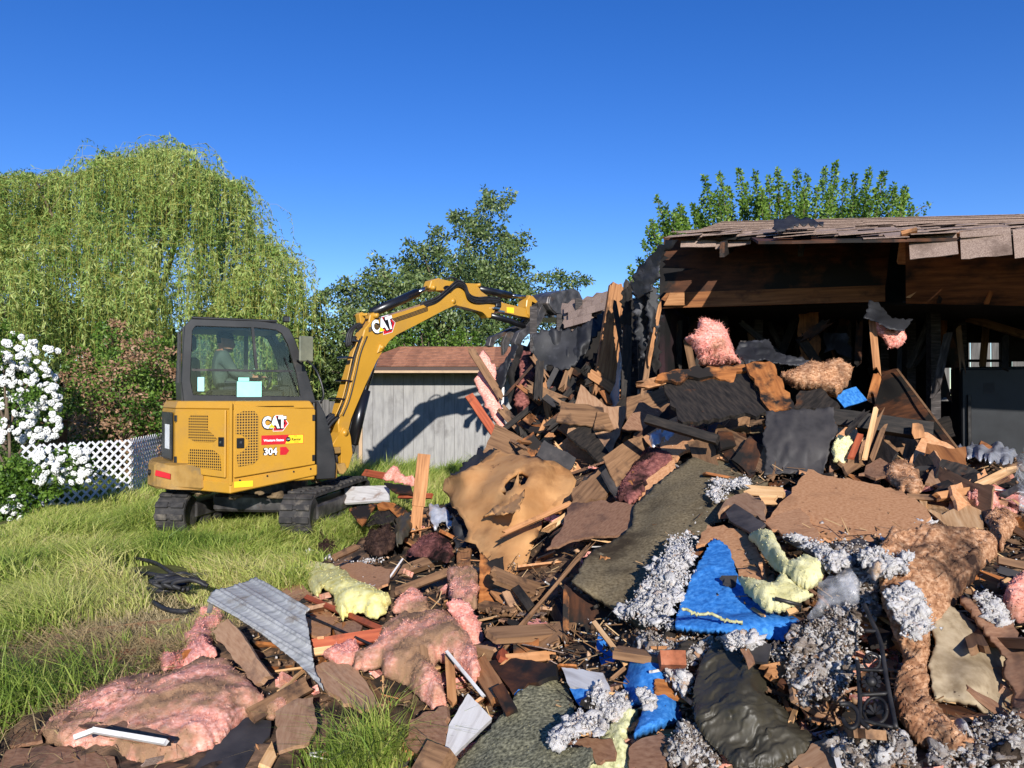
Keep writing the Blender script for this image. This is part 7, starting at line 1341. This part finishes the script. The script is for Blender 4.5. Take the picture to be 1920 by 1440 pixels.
PA('insulation_batt', 'pink insulation sheet standing at the torn end wall', 'insulation', mt['pink'], Z('K', [(98,765),(140,700),(110,620),(165,558),(200,600),(255,690),(250,830),(300,1000),(345,1185),(300,1195),(220,1000),(160,885)]), [(890,700,9.3),(930,695,9.3),(950,825,8.9)], 4, .03, bulge=.06, edge=14, rough=.04, freq=6, fine=.012, fibres=1400, flen=.035, up=.1)
PL('lath', 'dark splintered lath standing in the pink insulation sheet', 'lath', mt['brownwood'], Z('K', [(72,540)])[0]+(9.2,), Z('K', [(300,900)])[0]+(9.0,), .09, .03, split=(.05,.05)); PL('joist', 'red painted joist leaning at the end wall', 'joist', mt['redwood'], Z('K', [(70,870)])[0]+(9.0,), Z('K', [(290,1195)])[0]+(8.6,), .10, .04)
PA('insulation_batt', 'dark pink insulation column hanging inside the collapse', 'insulation', mt['shadepink'], Z('K', [(415,625),(440,560),(500,580),(525,720),(480,850),(450,980),(400,1000),(365,900),(400,780)]), [(985,680,9.6),(1000,690,9.6),(975,770,9.4)], 4.5, .03, bulge=.07, edge=16, rough=.05, freq=6, fine=.015, fibres=1200, flen=.035, up=.1); PA('insulation_scrap', 'purplish insulation clump on the floor of the collapse', 'insulation', mt['shadepink'], Z('K', [(765,1060),(790,1010),(860,985),(930,1020),(935,1110),(850,1165),(780,1150)]), [(1075,790,8.3),(1115,795,8.2),(1095,820,8.1)], 4.5, .03, bulge=.09, edge=18, rough=.05, fine=.015, fibres=900, flen=.035, up=.3)
for i, q in enumerate([[(530,770),(560,750),(575,860),(540,865)],[(640,640),(700,700),(720,850),(745,840),(735,740),(790,780),(760,690)],[(600,770),(640,760),(650,830),(610,840)]]): PA('insulation_scrap', 'small insulation rag hanging inside the collapse', 'insulation', mt['shadepink'], Z('K', q), [(1020,730,9.3)], 4.5, .02, bulge=.03, edge=8, rough=.03, fine=.01, fibres=300, flen=.03, up=.1, group='insulation rags in the collapse')
B_('plywood', 'orange plywood sheet lying inside the collapse', 'plywood', mt['ply'], Z('K', [(398,1055),(455,1000),(600,998),(765,1022),(745,1065),(560,1080),(500,1102)]), [(975,790,8.6),(1065,785,8.4),(1000,805,8.3)], .02, 2)
B_('plywood', 'dark burnt sheet under the orange plywood sheet', 'plywood', mt['char'], Z('K', [(420,1065),(560,1080),(750,1060),(720,1110),(560,1120),(470,1110)]), [(985,800,8.4),(1060,795,8.3),(1010,810,8.2)], .02, 2)
PL('lath', 'thin lath frame piece leaning in the collapse', 'lath', mt['lumber'], Z('K', [(590,1000)])[0]+(8.6,), Z('K', [(665,875)])[0]+(8.8,), .04, .02); PL('pipe', 'white pipe standing inside the collapse', 'pipe', mt['white'], Z('K', [(300,815)])[0]+(9.4,), Z('K', [(292,1040)])[0]+(9.2,), .03, .03)
for i, (a, b, w, m) in enumerate([((560,1240),(660,1190),.10,'brownwood'),((750,1300),(970,1130),.28,'siding'),((640,1180),(800,1370),.02,'pale'),((660,1210),(700,1330),.02,'pale'),((500,1270),(640,1240),.06,'lumber'),((700,1310),(760,1200),.02,'pale'),((830,1290),(940,1240),.12,'brownwood'),((350,1170),(470,1240),.03,'brownwood'),((400,1180),(520,1190),.03,'lumber'),((900,930),(860,990),.08,'ply'),((830,880),(930,880),.03,'pale'),((860,905),(910,860),.02,'pale')]):
    PL('scrap_plank', 'broken plank piece heaped under the collapsed wall', 'plank', mt[m], Z('K', [a])[0]+(7.4-.3*(i % 3)+(.4 if a[1] < 1000 else 0),), Z('K', [b])[0]+(7.3-.2*(i % 4)+(.4 if a[1] < 1000 else 0),), w, .025, split=(.03,.05), group='broken planks under the collapsed wall')

# ------------------------------------------------------------------ white cellulose fluff lying in drifts
ce, dc = mt['cellulose'], mt['dirtycell']
def ell(cx, cy, rx, ry, n=14): return [(cx+rx*math.cos(a), cy+ry*math.sin(a)) for a in np.linspace(0, 2*math.pi, n, endpoint=False)]
heap('cellulose_fluff', 'drift of white cellulose fluff on the carpet beside the blue felt sheet', 'fluff', ce, Z('E', [(220,560),(300,505),(400,530),(420,640),(380,760),(330,900),(260,1080),(240,1200),(180,1220),(60,1180),(-180,1130),(-170,1060),(-60,1000),(20,840),(120,680)]), [(1280,1000,3.95),(1310,1030,3.6),(1265,1170,3.15),(1160,1150,3.5),(1195,1130,3.45),(1230,1060,3.65)], 3200, (.006,.022), .07, seed=1)
heap('cellulose_fluff', 'white fluff patch at the edge of the black tile', 'fluff', ce, Z('E', [(480,260),(490,160),(560,140),(640,160),(760,140),(800,180),(740,220),(640,240),(600,300),(520,320)]), None, 900, (.006,.02), .05, .12, seed=2)
heap('cellulose_fluff', 'white fluff band above the clear plastic film', 'fluff', ce, Z('E', [(1000,560),(1080,545),(1250,580),(1330,620),(1460,700),(1460,760),(1380,800),(1320,760),(1200,660),(1080,600)]), None, 1000, (.006,.022), .05, .16, seed=3)
heap('cellulose_fluff', 'white fluff lump between blue felt and carpet pad', 'fluff', ce, Z('D', [(960,740),(1000,725),(1060,780),(1200,760),(1230,880),(1180,960),(1080,960),(1000,900),(870,900),(860,850),(950,820)]), None, 1100, (.007,.024), .09, .06, seed=4)
heap('cellulose_fluff', 'white fluff spilling over the torn carpet pad', 'fluff', ce, Z('D', [(650,1110),(760,970),(900,920),(1000,960),(1080,1000),(1000,1070),(860,1090),(790,1150),(700,1140)]), [(1040,1385,2.75),(1130,1350,2.85),(1080,1395,2.7)], 1000, (.007,.024), .07, .06, seed=5)
heap('cellulose_fluff', 'white fluff tuft stuck on the rolled blue felt', 'fluff', ce, Z('D', [(1290,760),(1340,740),(1420,800),(1410,870),(1380,880),(1320,830)]), [(1200,1300,2.84),(1230,1305,2.82),(1210,1325,2.8)], 260, (.006,.018), .04, seed=6)
heap('cellulose_fluff', 'white fluff tuft above the rolled blue felt', 'fluff', ce, Z('D', [(1480,640),(1560,590),(1620,600),(1690,680),(1680,750),(1600,760),(1540,700)]), [(1250,1265,2.95),(1295,1275,2.9),(1270,1295,2.85)], 420, (.006,.02), .05, seed=7)
heap('cellulose_fluff', 'white fluff tuft on the upper edge of the dark plastic sheet', 'fluff', ce, Z('F', [(480,440),(520,380),(620,370),(730,400),(700,430),(600,450),(540,470)]), None, 420, (.006,.018), .04, .2, seed=8)
heap('sooty_fluff', 'big heap of sooty grey fluff in front of the iron railing', 'fluff', dc, Z('F', [(920,600),(930,430),(1100,260),(1250,175),(1440,150),(1500,330),(1480,450),(1440,650),(1380,760),(1330,880),(1200,900),(1080,900),(1000,790),(940,700)]), None, 5200, (.006,.022), .12, .10, seed=9)
heap('sooty_fluff', 'sooty fluff spread around the foot of the iron railing', 'fluff', dc, Z('F', [(1300,1140),(1400,1080),(1480,1110),(1600,1120),(1740,1090),(1860,1140),(1900,1360),(1360,1360),(1300,1220)]), None, 2600, (.006,.022), .06, .06, seed=10)
heap('sooty_fluff', 'dark brown and white fluff at the front below the plastic sheet', 'fluff', dc, Z('F', [(60,1200),(120,1060),(220,1000),(330,1120),(440,1240),(430,1360),(60,1360)]), None, 2000, (.006,.022), .07, .08, seed=11)
heap('sooty_fluff', 'dirty fluff under the curled lip of the blue felt', 'fluff', dc, [(1190,1180),(1270,1195),(1380,1205),(1460,1205),(1480,1240),(1400,1235),(1330,1220),(1290,1260),(1220,1260)], None, 1700, (.006,.02), .05, .03, seed=12)
heap('cellulose_fluff', 'white fluff clots on the upper end of the scorched batt', 'fluff', ce, Z('G', [(200,830),(340,740),(440,800),(580,800),(600,860),(540,960),(440,980),(350,930),(280,900)]), [(1620,1050,2.92),(1700,1050,2.88),(1680,1080,2.82)], 900, (.005,.018), .05, seed=13)
heap('cellulose_fluff', 'white fluff clots along the middle of the scorched batt', 'fluff', ce, Z('G', [(380,1080),(470,1060),(640,1040),(740,1200),(760,1320),(700,1440),(560,1440),(480,1280),(420,1180)]), [(1660,1110,2.72),(1740,1140,2.68),(1700,1195,2.55)], 1300, (.005,.02), .05, seed=14)
heap('cellulose_fluff', 'white fluff patch on the corner of the large tan fibreboard', 'fluff', ce, Z('G', [(610,590),(650,540),(760,550),(830,640),(760,660),(660,620)]), [(1720,990,3.6),(1760,1000,3.6),(1735,1005,3.55)], 300, (.006,.018), .04, seed=15)
heap('cellulose_fluff', 'white fluff lump on the curving brown stained board', 'fluff', ce, Z('G', [(1070,1110),(1150,1060),(1240,1120),(1340,1280),(1300,1330),(1180,1320),(1120,1200)]), [(1830,1110,2.82),(1890,1160,2.72),(1850,1165,2.72)], 900, (.005,.018), .06, seed=16)
heap('sooty_fluff', 'fluff and fibre litter at the bottom corner of the heap', 'fluff', dc, [(1740,1400),(1800,1370),(1870,1350),(1925,1330),(1925,1445),(1740,1445)], None, 2200, (.006,.022), .05, .04, seed=17)
heap('cellulose_fluff', 'white fluff scatter behind the yellow insulation', 'fluff', ce, Z('B', [(380,190),(520,230),(560,270),(700,270),(830,240),(840,280),(700,300),(560,290),(400,230)]), None, 420, (.008,.022), .03, .08, seed=18)
heap('cellulose_fluff', 'white fluff patch beside the tan fibreboard panel', 'fluff', ce, Z('B', [(700,420),(740,400),(790,430),(780,470),(720,450)]), None, 160, (.008,.02), .04, .12, seed=19)
heap('sooty_fluff', 'ash grey fluff under the large tan fibreboard', 'fluff', dc, [(1560,1010),(1640,1020),(1650,1110),(1640,1180),(1600,1150),(1570,1080)], None, 1500, (.006,.02), .05, .06, seed=20)
# ------------------------------------------------------------------ loose scraps over the whole heap
r = np.random.default_rng(99)
HEAPPX = np.array([(40,1440),(100,1380),(380,1200),(470,1090),(560,1030),(660,985),(760,985),(850,930),(960,880),(1100,850),(1250,800),(1450,775),(1700,845),(1920,850),(2180,900),(2180,1440)], float)
def heap_px(n, poly=HEAPPX, avoid=False):
    lo, hi = poly.min(0), poly.max(0); out = np.zeros((0,2))
    while len(out) < (n*6 if avoid else n): c = r.uniform(lo, hi, (n*2,2)); out = np.vstack([out, c[_inside(poly, c)]])
    if avoid:
        k = np.zeros(len(out), bool)
        for e in EXCL: k |= _inside(e, out)
        out = out[~k | (r.random(len(out)) < .12)]
    out = out[:n]; d = mdist(out[:,0], out[:,1]); return out, P(out[:,0], out[:,1], d), d
def scrap_mesh(name, L, W, T, split, seed):
    q = np.random.default_rng(seed); n = max(3, int(W/.012)); ys = np.linspace(-W/2, W/2, n); a = [(-L/2+abs(q.normal(0,split)), y) for y in ys]; b = [(L/2-abs(q.normal(0,split)), y) for y in ys[::-1]]
    mid = [(L*t, W/2*(1+q.normal(0,.1))) for t in (-.2,.15)]; mid2 = [(L*t, -W/2*(1+q.normal(0,.1))) for t in (.2,-.15)]; pts = a+mid+b+mid2
    bm = bmesh.new(); va = [bm.verts.new((x, y, T/2)) for x, y in pts]; vb = [bm.verts.new((x+q.normal(0,.002), y, -T/2)) for x, y in pts]; bm.faces.new(va); bm.faces.new(vb[::-1])
    for i in range(len(va)): j = (i+1) % len(va); bm.faces.new((va[i], vb[i], vb[j], va[j]))
    bmesh.ops.triangulate(bm, faces=[f for f in bm.faces if len(f.verts) > 4]); bmesh.ops.recalc_face_normals(bm, faces=bm.faces); me = bpy.data.meshes.new(name); bm.to_mesh(me); bm.free(); return me
import re as _re
HERO = [(np.array(o.location[:]), o['label']) for o in C.objects if o.parent is None and o.get('label') and not o.get('kind') and .5 < o.location.y < 8]
HP = np.array([h[0] for h in HERO])
def short(l): 
    w = _re.split(r" (?:with|of|lying|between|behind|in|on|at|beside|under|draped|standing|leaning|against|over|along|from|below|above|by|across|hanging|bulging|bunched|wedged|jutting|sticking|crossing|curling|curving|around|stuck|half|and|folded|heaped|strewn|among|inside|deep|dusted|spotted|speckled|pointing|broken|right|left|covered|tearing) ", l)[0].split(); return ' '.join(w[-5:])
def scatter(name, label, cat, group, mats, n, Lr, Wr, Tr, split, sink=.03, tilt=.5):
    pool = []
    for k in range(14):
        me = scrap_mesh(name, r.uniform(*Lr), r.uniform(*Wr), r.uniform(*Tr), split, int(r.integers(1e6))); me.materials.append(mt[mats[k % len(mats)]]); pool.append(me)
    pxs, ps, ds_ = heap_px(n, avoid=True)
    for p, d in zip(ps, ds_):
        o = bpy.data.objects.new(name, pool[int(r.integers(14))]); C.objects.link(o); o.location = V(p+np.array([0, 0, -.06+sink*r.random()])); o.rotation_euler = (r.normal(0, tilt)+.25, r.normal(0, tilt*.7), r.uniform(0, 6.28)); s = r.uniform(.6, 1.15)*(.75+.08*min(d, 6)); o.scale = (s, s, s)
        near = int(np.argmin(np.linalg.norm(HP-p, axis=1))); mm = o.data.materials[0].name.replace('_', ' '); o_l = 'short' if max(o.dimensions)*s < .2 else 'long'
        tag(o, f'{o_l} {label} of {mm} next to the {short(HERO[near][1])}', cat, group)
scatter('wood_splinter', 'thin splinter', 'splinter', 'pale splinters strewn over the heap', ['pale','lumber','pale','white'], 180, (.10,.34), (.008,.024), (.006,.012), .03, .08, .45)
scatter('board_scrap', 'torn board scrap', 'board', 'brown board scraps strewn over the heap', ['brownboard','siding','fiber','brownwood','ply','fiber','siding','lumber'], 215, (.12,.36), (.06,.16), (.010,.02), .012, .05, .45)
scatter('charred_scrap', 'burnt scrap', 'timber', 'charred timber scraps in the heap', ['char','char','grayboard','charblack'], 80, (.12,.42), (.05,.14), (.012,.04), .02, .06, .5)
scatter('shingle_scrap', 'torn flat scrap', 'shingle', 'shingle scraps in the heap', ['shingle','tar'], 40, (.12,.28), (.10,.2), (.004,.007), .008, .06, .5)
scatter('plank_scrap', 'broken plank', 'plank', 'plank lengths in the heap', ['brownwood','plydark','lumber','brownwood'], 70, (.30,.70), (.05,.10), (.02,.035), .03, .05, .35)
scatter('insulation_tuft', 'insulation shred', 'insulation', 'pink insulation shreds on the heap', ['pinkdirty','pink'], 80, (.08,.24), (.05,.12), (.02,.045), .02, .05, .5)
# specks nobody could count
def specks(name, label, n, mat, size, poly, seed, up=.0):
    pxs, p, d = heap_px(n, np.array(poly, float)); p = p+np.array([0,0,-.035])+r.normal(0,.02,(n,3))*np.array([1,1,.8]); v, f, a = crumbs_mesh(name, p, size, seed, .5, (OCT_V, OCT_F), .3); o = obj(name, mesh_np(name, v, f, False, a), mat); tag(o, label, 'litter', kind='stuff')
specks('fluff_specks', 'white specks of fluff strewn over the right of the heap', 2600, ce, (.003,.012), [(1080,1120),(1250,880),(1440,800),(1920,860),(1920,1440),(1000,1440)], 201)
specks('fluff_specks', 'sparse white specks strewn over the left of the heap', 500, ce, (.003,.011), [(200,1440),(450,1120),(660,980),(900,950),(1080,1120),(1000,1440)], 202)
ashm = leaf_mat('ash_crumbs', [(0, (.02,.016,.013)), (.35, lin((74,58,44))), (.7, lin((132,104,80))), (1, lin((184,148,116)))], .0, .95, .05)
specks('ash_crumbs', 'dark crumbs of ash and bark strewn over the heap', 6500, ashm, (.006,.022), HEAPPX, 203)
def slivers(n, mat, seed, label):
    q = np.random.default_rng(seed); pxs, p, d = heap_px(n); L = q.uniform(.03, .14, n); a = q.uniform(0, 6.28, n); dv = np.column_stack([np.cos(a), np.sin(a), q.normal(0,.35,n)])*L[:,None]; s = np.column_stack([-np.sin(a), np.cos(a), np.zeros(n)])*q.uniform(.0015,.005,n)[:,None]; c = p+np.array([0,0,-.02])+q.normal(0,.02,(n,3)); h = np.array([0,0,.004])
    v = np.stack([c-dv/2-s, c-dv/2+s, c+dv/2+s*.4, c+dv/2-s*.4, c-dv/2+h, c+dv/2+h], 1).reshape(-1,3); i = np.arange(n)[:,None]*6
    o = obj('wood_slivers', mesh_np('wood_slivers', v, [i+[0,1,2,3], i+[0,4,5,3], i+[1,2,5,4]], False, np.repeat(q.random(n), 6)), mat); tag(o, label, 'litter', kind='stuff')
slivers(2600, leaf_mat('sliver_wood', [(0, lin((70,50,36))), (.5, lin((150,112,74))), (1, lin((214,180,132)))], 0, .8, .2), 7, 'fine wood slivers strewn over the heap')

NH = [(np.array(o.location[:]), o['label']) for o in C.objects if o.parent is None and o.get('label') and not o.get('kind') and not str(o.get('group', '')).endswith('heap') and 2 < o.location.y < 12]; NP_ = np.array([h[0] for h in NH])
def near_of(p): return short(NH[int(np.argmin(np.linalg.norm(NP_-p, axis=1)))][1])
# ---- charred tangle at the torn end of the house, and big broken sheets banked against it
q = np.random.default_rng(404)
for i in range(46):
    x, y = q.uniform(955, 1180), q.uniform(690, 835); a = q.uniform(-1.2, 1.2); L = q.uniform(30, 110); d = q.uniform(8.5, 9.6)-(y-600)/230*.8; m = ['char','char','brownwood','plydark','amber','char','lumber','grayboard'][int(q.integers(8))]
    PL('charred_lath', f"{'long' if L > 75 else 'short'} broken {mt[m].name.replace('_',' ')} {'upright' if abs(a) < .5 else 'slanting'} lath next to the {near_of(P(x, y, d))}", 'lath', mt[m], (x-L/2*math.sin(a), y-L/2*math.cos(a), d), (x+L/2*math.sin(a), y+L/2*math.cos(a), d-q.uniform(0,.3)), q.uniform(.03,.12), .025, split=(.05,.08), group='burnt laths in the torn end of the house')
REG = np.array([(930,870),(1040,820),(1150,770),(1250,740),(1440,770),(1650,800),(1900,850),(1900,980),(1760,930),(1580,870),(1440,860),(1290,850),(1200,930),(1000,900)], float)
cnt = 0
while cnt < 48:
    c = q.uniform(REG.min(0), REG.max(0))
    if not _inside(REG, c[None])[0]: continue
    cnt += 1; W, H_ = q.uniform(24, 84), q.uniform(14, 50); th = q.uniform(-.8, .8); d0 = min(float(mdist(c[0], c[1])[0])-.12, 7.2); cr = [(-1,-1),(.2+q.normal(0,.2),-1+abs(q.normal(0,.15))),(1,-1),(1,1),(q.normal(0,.3),1-abs(q.normal(0,.4))),(-1,1)]
    out = [(a_*W*q.uniform(.72,1.05), b_*H_*q.uniform(.72,1.05)) for a_, b_ in cr]; out = [(c[0]+a_*math.cos(th)-b_*math.sin(th), c[1]+a_*math.sin(th)+b_*math.cos(th)) for a_, b_ in out]; m = ['plydark','ply','brownwood','fiber','fiber','amber','brownboard','grayboard','siding','char'][int(q.integers(10))]; k1, k2 = q.normal(0, .14), q.uniform(.1, .35)
    B_('broken_sheet', f"{'large' if W > 45 else 'small'} broken {mt[m].name.replace('_',' ')} piece beside the {near_of(P(c[0], c[1], d0))}", 'board', mt[m], out, [(c[0], c[1], d0), (c[0]+60, c[1], d0+k1), (c[0], c[1]+60, d0-k2)], q.uniform(.008,.022), 1.1, group='broken sheets banked before the house')
# ------------------------------------------------------------------ grass
GAPS = []
for o in list(C.objects):
    if o.parent is None and o.type == 'MESH' and o.get('category') in ('board','hose','lath','stick','panel','plank') and o.location.y < 7.5:
        bb = np.array([(o.matrix_basis@Vector(c))[:] for c in o.bound_box]); c = bb.mean(0)
        if c[0] > -.7 or c[1] > 7.5: continue
        e = (bb.max(0)-bb.min(0))/2
        GAPS.append((c[0], c[1]-.06, min(e[0]*.9, .3)+.03, min(e[1]*.9, .25)+.10))
def clear_of(xy):
    k = np.ones(len(xy), bool)
    for x, y, a, b in GAPS: k &= (((xy[:,0]-x)/a)**2+((xy[:,1]-y)/b)**2) > 1
    return k
def grass(name, label, n, sample, hfun, mat, rs, wid=.004, lean=.45, cat='grass', gaps=True):
    r = np.random.default_rng(rs); xy = sample(r, n); xy = xy[clear_of(xy)] if gaps else xy; n = len(xy); z = np.maximum(HH(xy[:,0], xy[:,1]), 0)-.01
    q = np.column_stack([xy*.55, np.zeros(n)]); dirx = vnoise(q*1.3+3, 1); diry = vnoise(q*1.3+9, 2); h = hfun(xy, r)*np.clip(1+.7*vnoise(np.column_stack([xy*2.6, np.zeros(n)]), 19), .35, 1.8)
    ld = np.column_stack([dirx, diry])*1.0+r.normal(0, .75, (n,2)); ld *= lean*h[:,None]; w = wid*r.uniform(.6, 1.5, n); an = r.uniform(0, math.pi, n); s = np.column_stack([np.cos(an), np.sin(an), np.zeros(n)])*w[:,None]
    b = np.column_stack([xy, z]); m1 = b+np.column_stack([ld*.28, h*.55]); t = b+np.column_stack([ld, h*(1-.18*np.minimum(1, np.linalg.norm(ld, axis=1)/(h+1e-6)))])
    v = np.stack([b-s, b+s, m1+s*.8, m1-s*.8, t], 1).reshape(-1,3); i = np.arange(n)[:,None]*5
    patchy = .52+.34*vnoise(np.column_stack([xy*.9, np.zeros(n)]), 7); a = np.repeat(np.clip(patchy+r.normal(0,.16,n), 0, 1), 5)
    o = obj(name, mesh_np(name, v, [i+[0,1,2], i+[0,2,3], i+[3,2,4]], False, a), mat); tag(o, label, cat, kind='stuff'); return o
grm = leaf_mat('grass_blade', [(0, lin((78,106,40))), (.3, lin((120,146,58))), (.58, lin((164,178,84))), (.84, lin((206,204,122))), (1, lin((214,198,144)))], .45, .5, .3)
drym = leaf_mat('dry_grass', [(0, lin((128,108,72))), (.5, lin((172,150,108))), (1, lin((200,182,140)))], .25, .8, .1)
def in_lawn(xy, r):
    h = HH(xy[:,0], xy[:,1]); h = np.where(xy[:,1] > 12.3, -.1, h); edge_ = smoothstep(.06, -.03, h); straw = np.exp(-(((xy[:,0]+1.95)/.9)**2+((xy[:,1]-5.0)/.75)**2)); bare = smoothstep(3.85, 3.55, xy[:,1])*smoothstep(-2.15, -1.95, xy[:,0]-.35*(xy[:,1]-3.4)); return (r.random(len(xy)) < edge_*(1-.93*straw)*(1-.97*bare))
def samp_near(r, n): xy = np.column_stack([r.uniform(-3.9, .2, n), r.uniform(2.8, 6.4, n)]); return xy[in_lawn(xy, r)]
def samp_mid(r, n): xy = np.column_stack([r.uniform(-6.2, -.4, n), r.uniform(6.2, 10.6, n)]); return xy[in_lawn(xy, r)]
def samp_far(r, n): xy = np.column_stack([r.uniform(-9, .5, n), r.uniform(10.5, 15.4, n)]); return xy[in_lawn(xy, r)]
hh = lambda lo, hi: (lambda xy, r: r.uniform(lo, hi, len(xy))*(1+.35*vnoise(np.column_stack([xy*.8, np.zeros(len(xy))]), 4)))
grass('lawn_grass', 'long yellow green grass of the yard near the debris', 90000, samp_near, hh(.05,.17), grm, 61, .0036, .8)
grass('lawn_grass', 'long sunlit grass around the excavator tracks', 90000, samp_mid, hh(.08,.24), grm, 62, .0055, .75)
grass('lawn_grass', 'tall seeding grass along the fence and shed', 56000, samp_far, hh(.12,.34), grm, 63, .007)
def samp_straw(r, n): xy = np.column_stack([r.normal(-2.0,.6,n), r.normal(4.9,.6,n)]); return xy[HH(xy[:,0], xy[:,1]) < .1]
grass('dry_straw', 'flattened dry straw between the lawn and the debris', 12000, samp_straw, hh(.04,.13), drym, 64, .0026, 2.2, 'straw', False)
def tuft(px, py, sd, spread):
    d = float(mdist(px, py)[0]); c = P(px, py, d)
    def s(r, n): return np.column_stack([c[0]+r.normal(0,spread,n), c[1]+r.normal(0,spread*.8,n)])
    return s
for i, (px, py, n, sp_, h) in enumerate([(675,1446,430,.07,(.18,.36)),(600,1440,110,.06,(.1,.22)),(740,1438,130,.06,(.1,.22)),(20,1330,900,.16,(.1,.3))]):
    o = grass('grass_tuft', 'long grass tuft growing through the debris', n, tuft(px, py, i, sp_), hh(*h), grm, 70+i, .0026, .8, 'grass', False); o['group'] = 'grass tufts in the debris'


for o in C.objects:
    if o.parent is None and o.get('category') and not o.get('kind'): o['kind'] = 'thing'
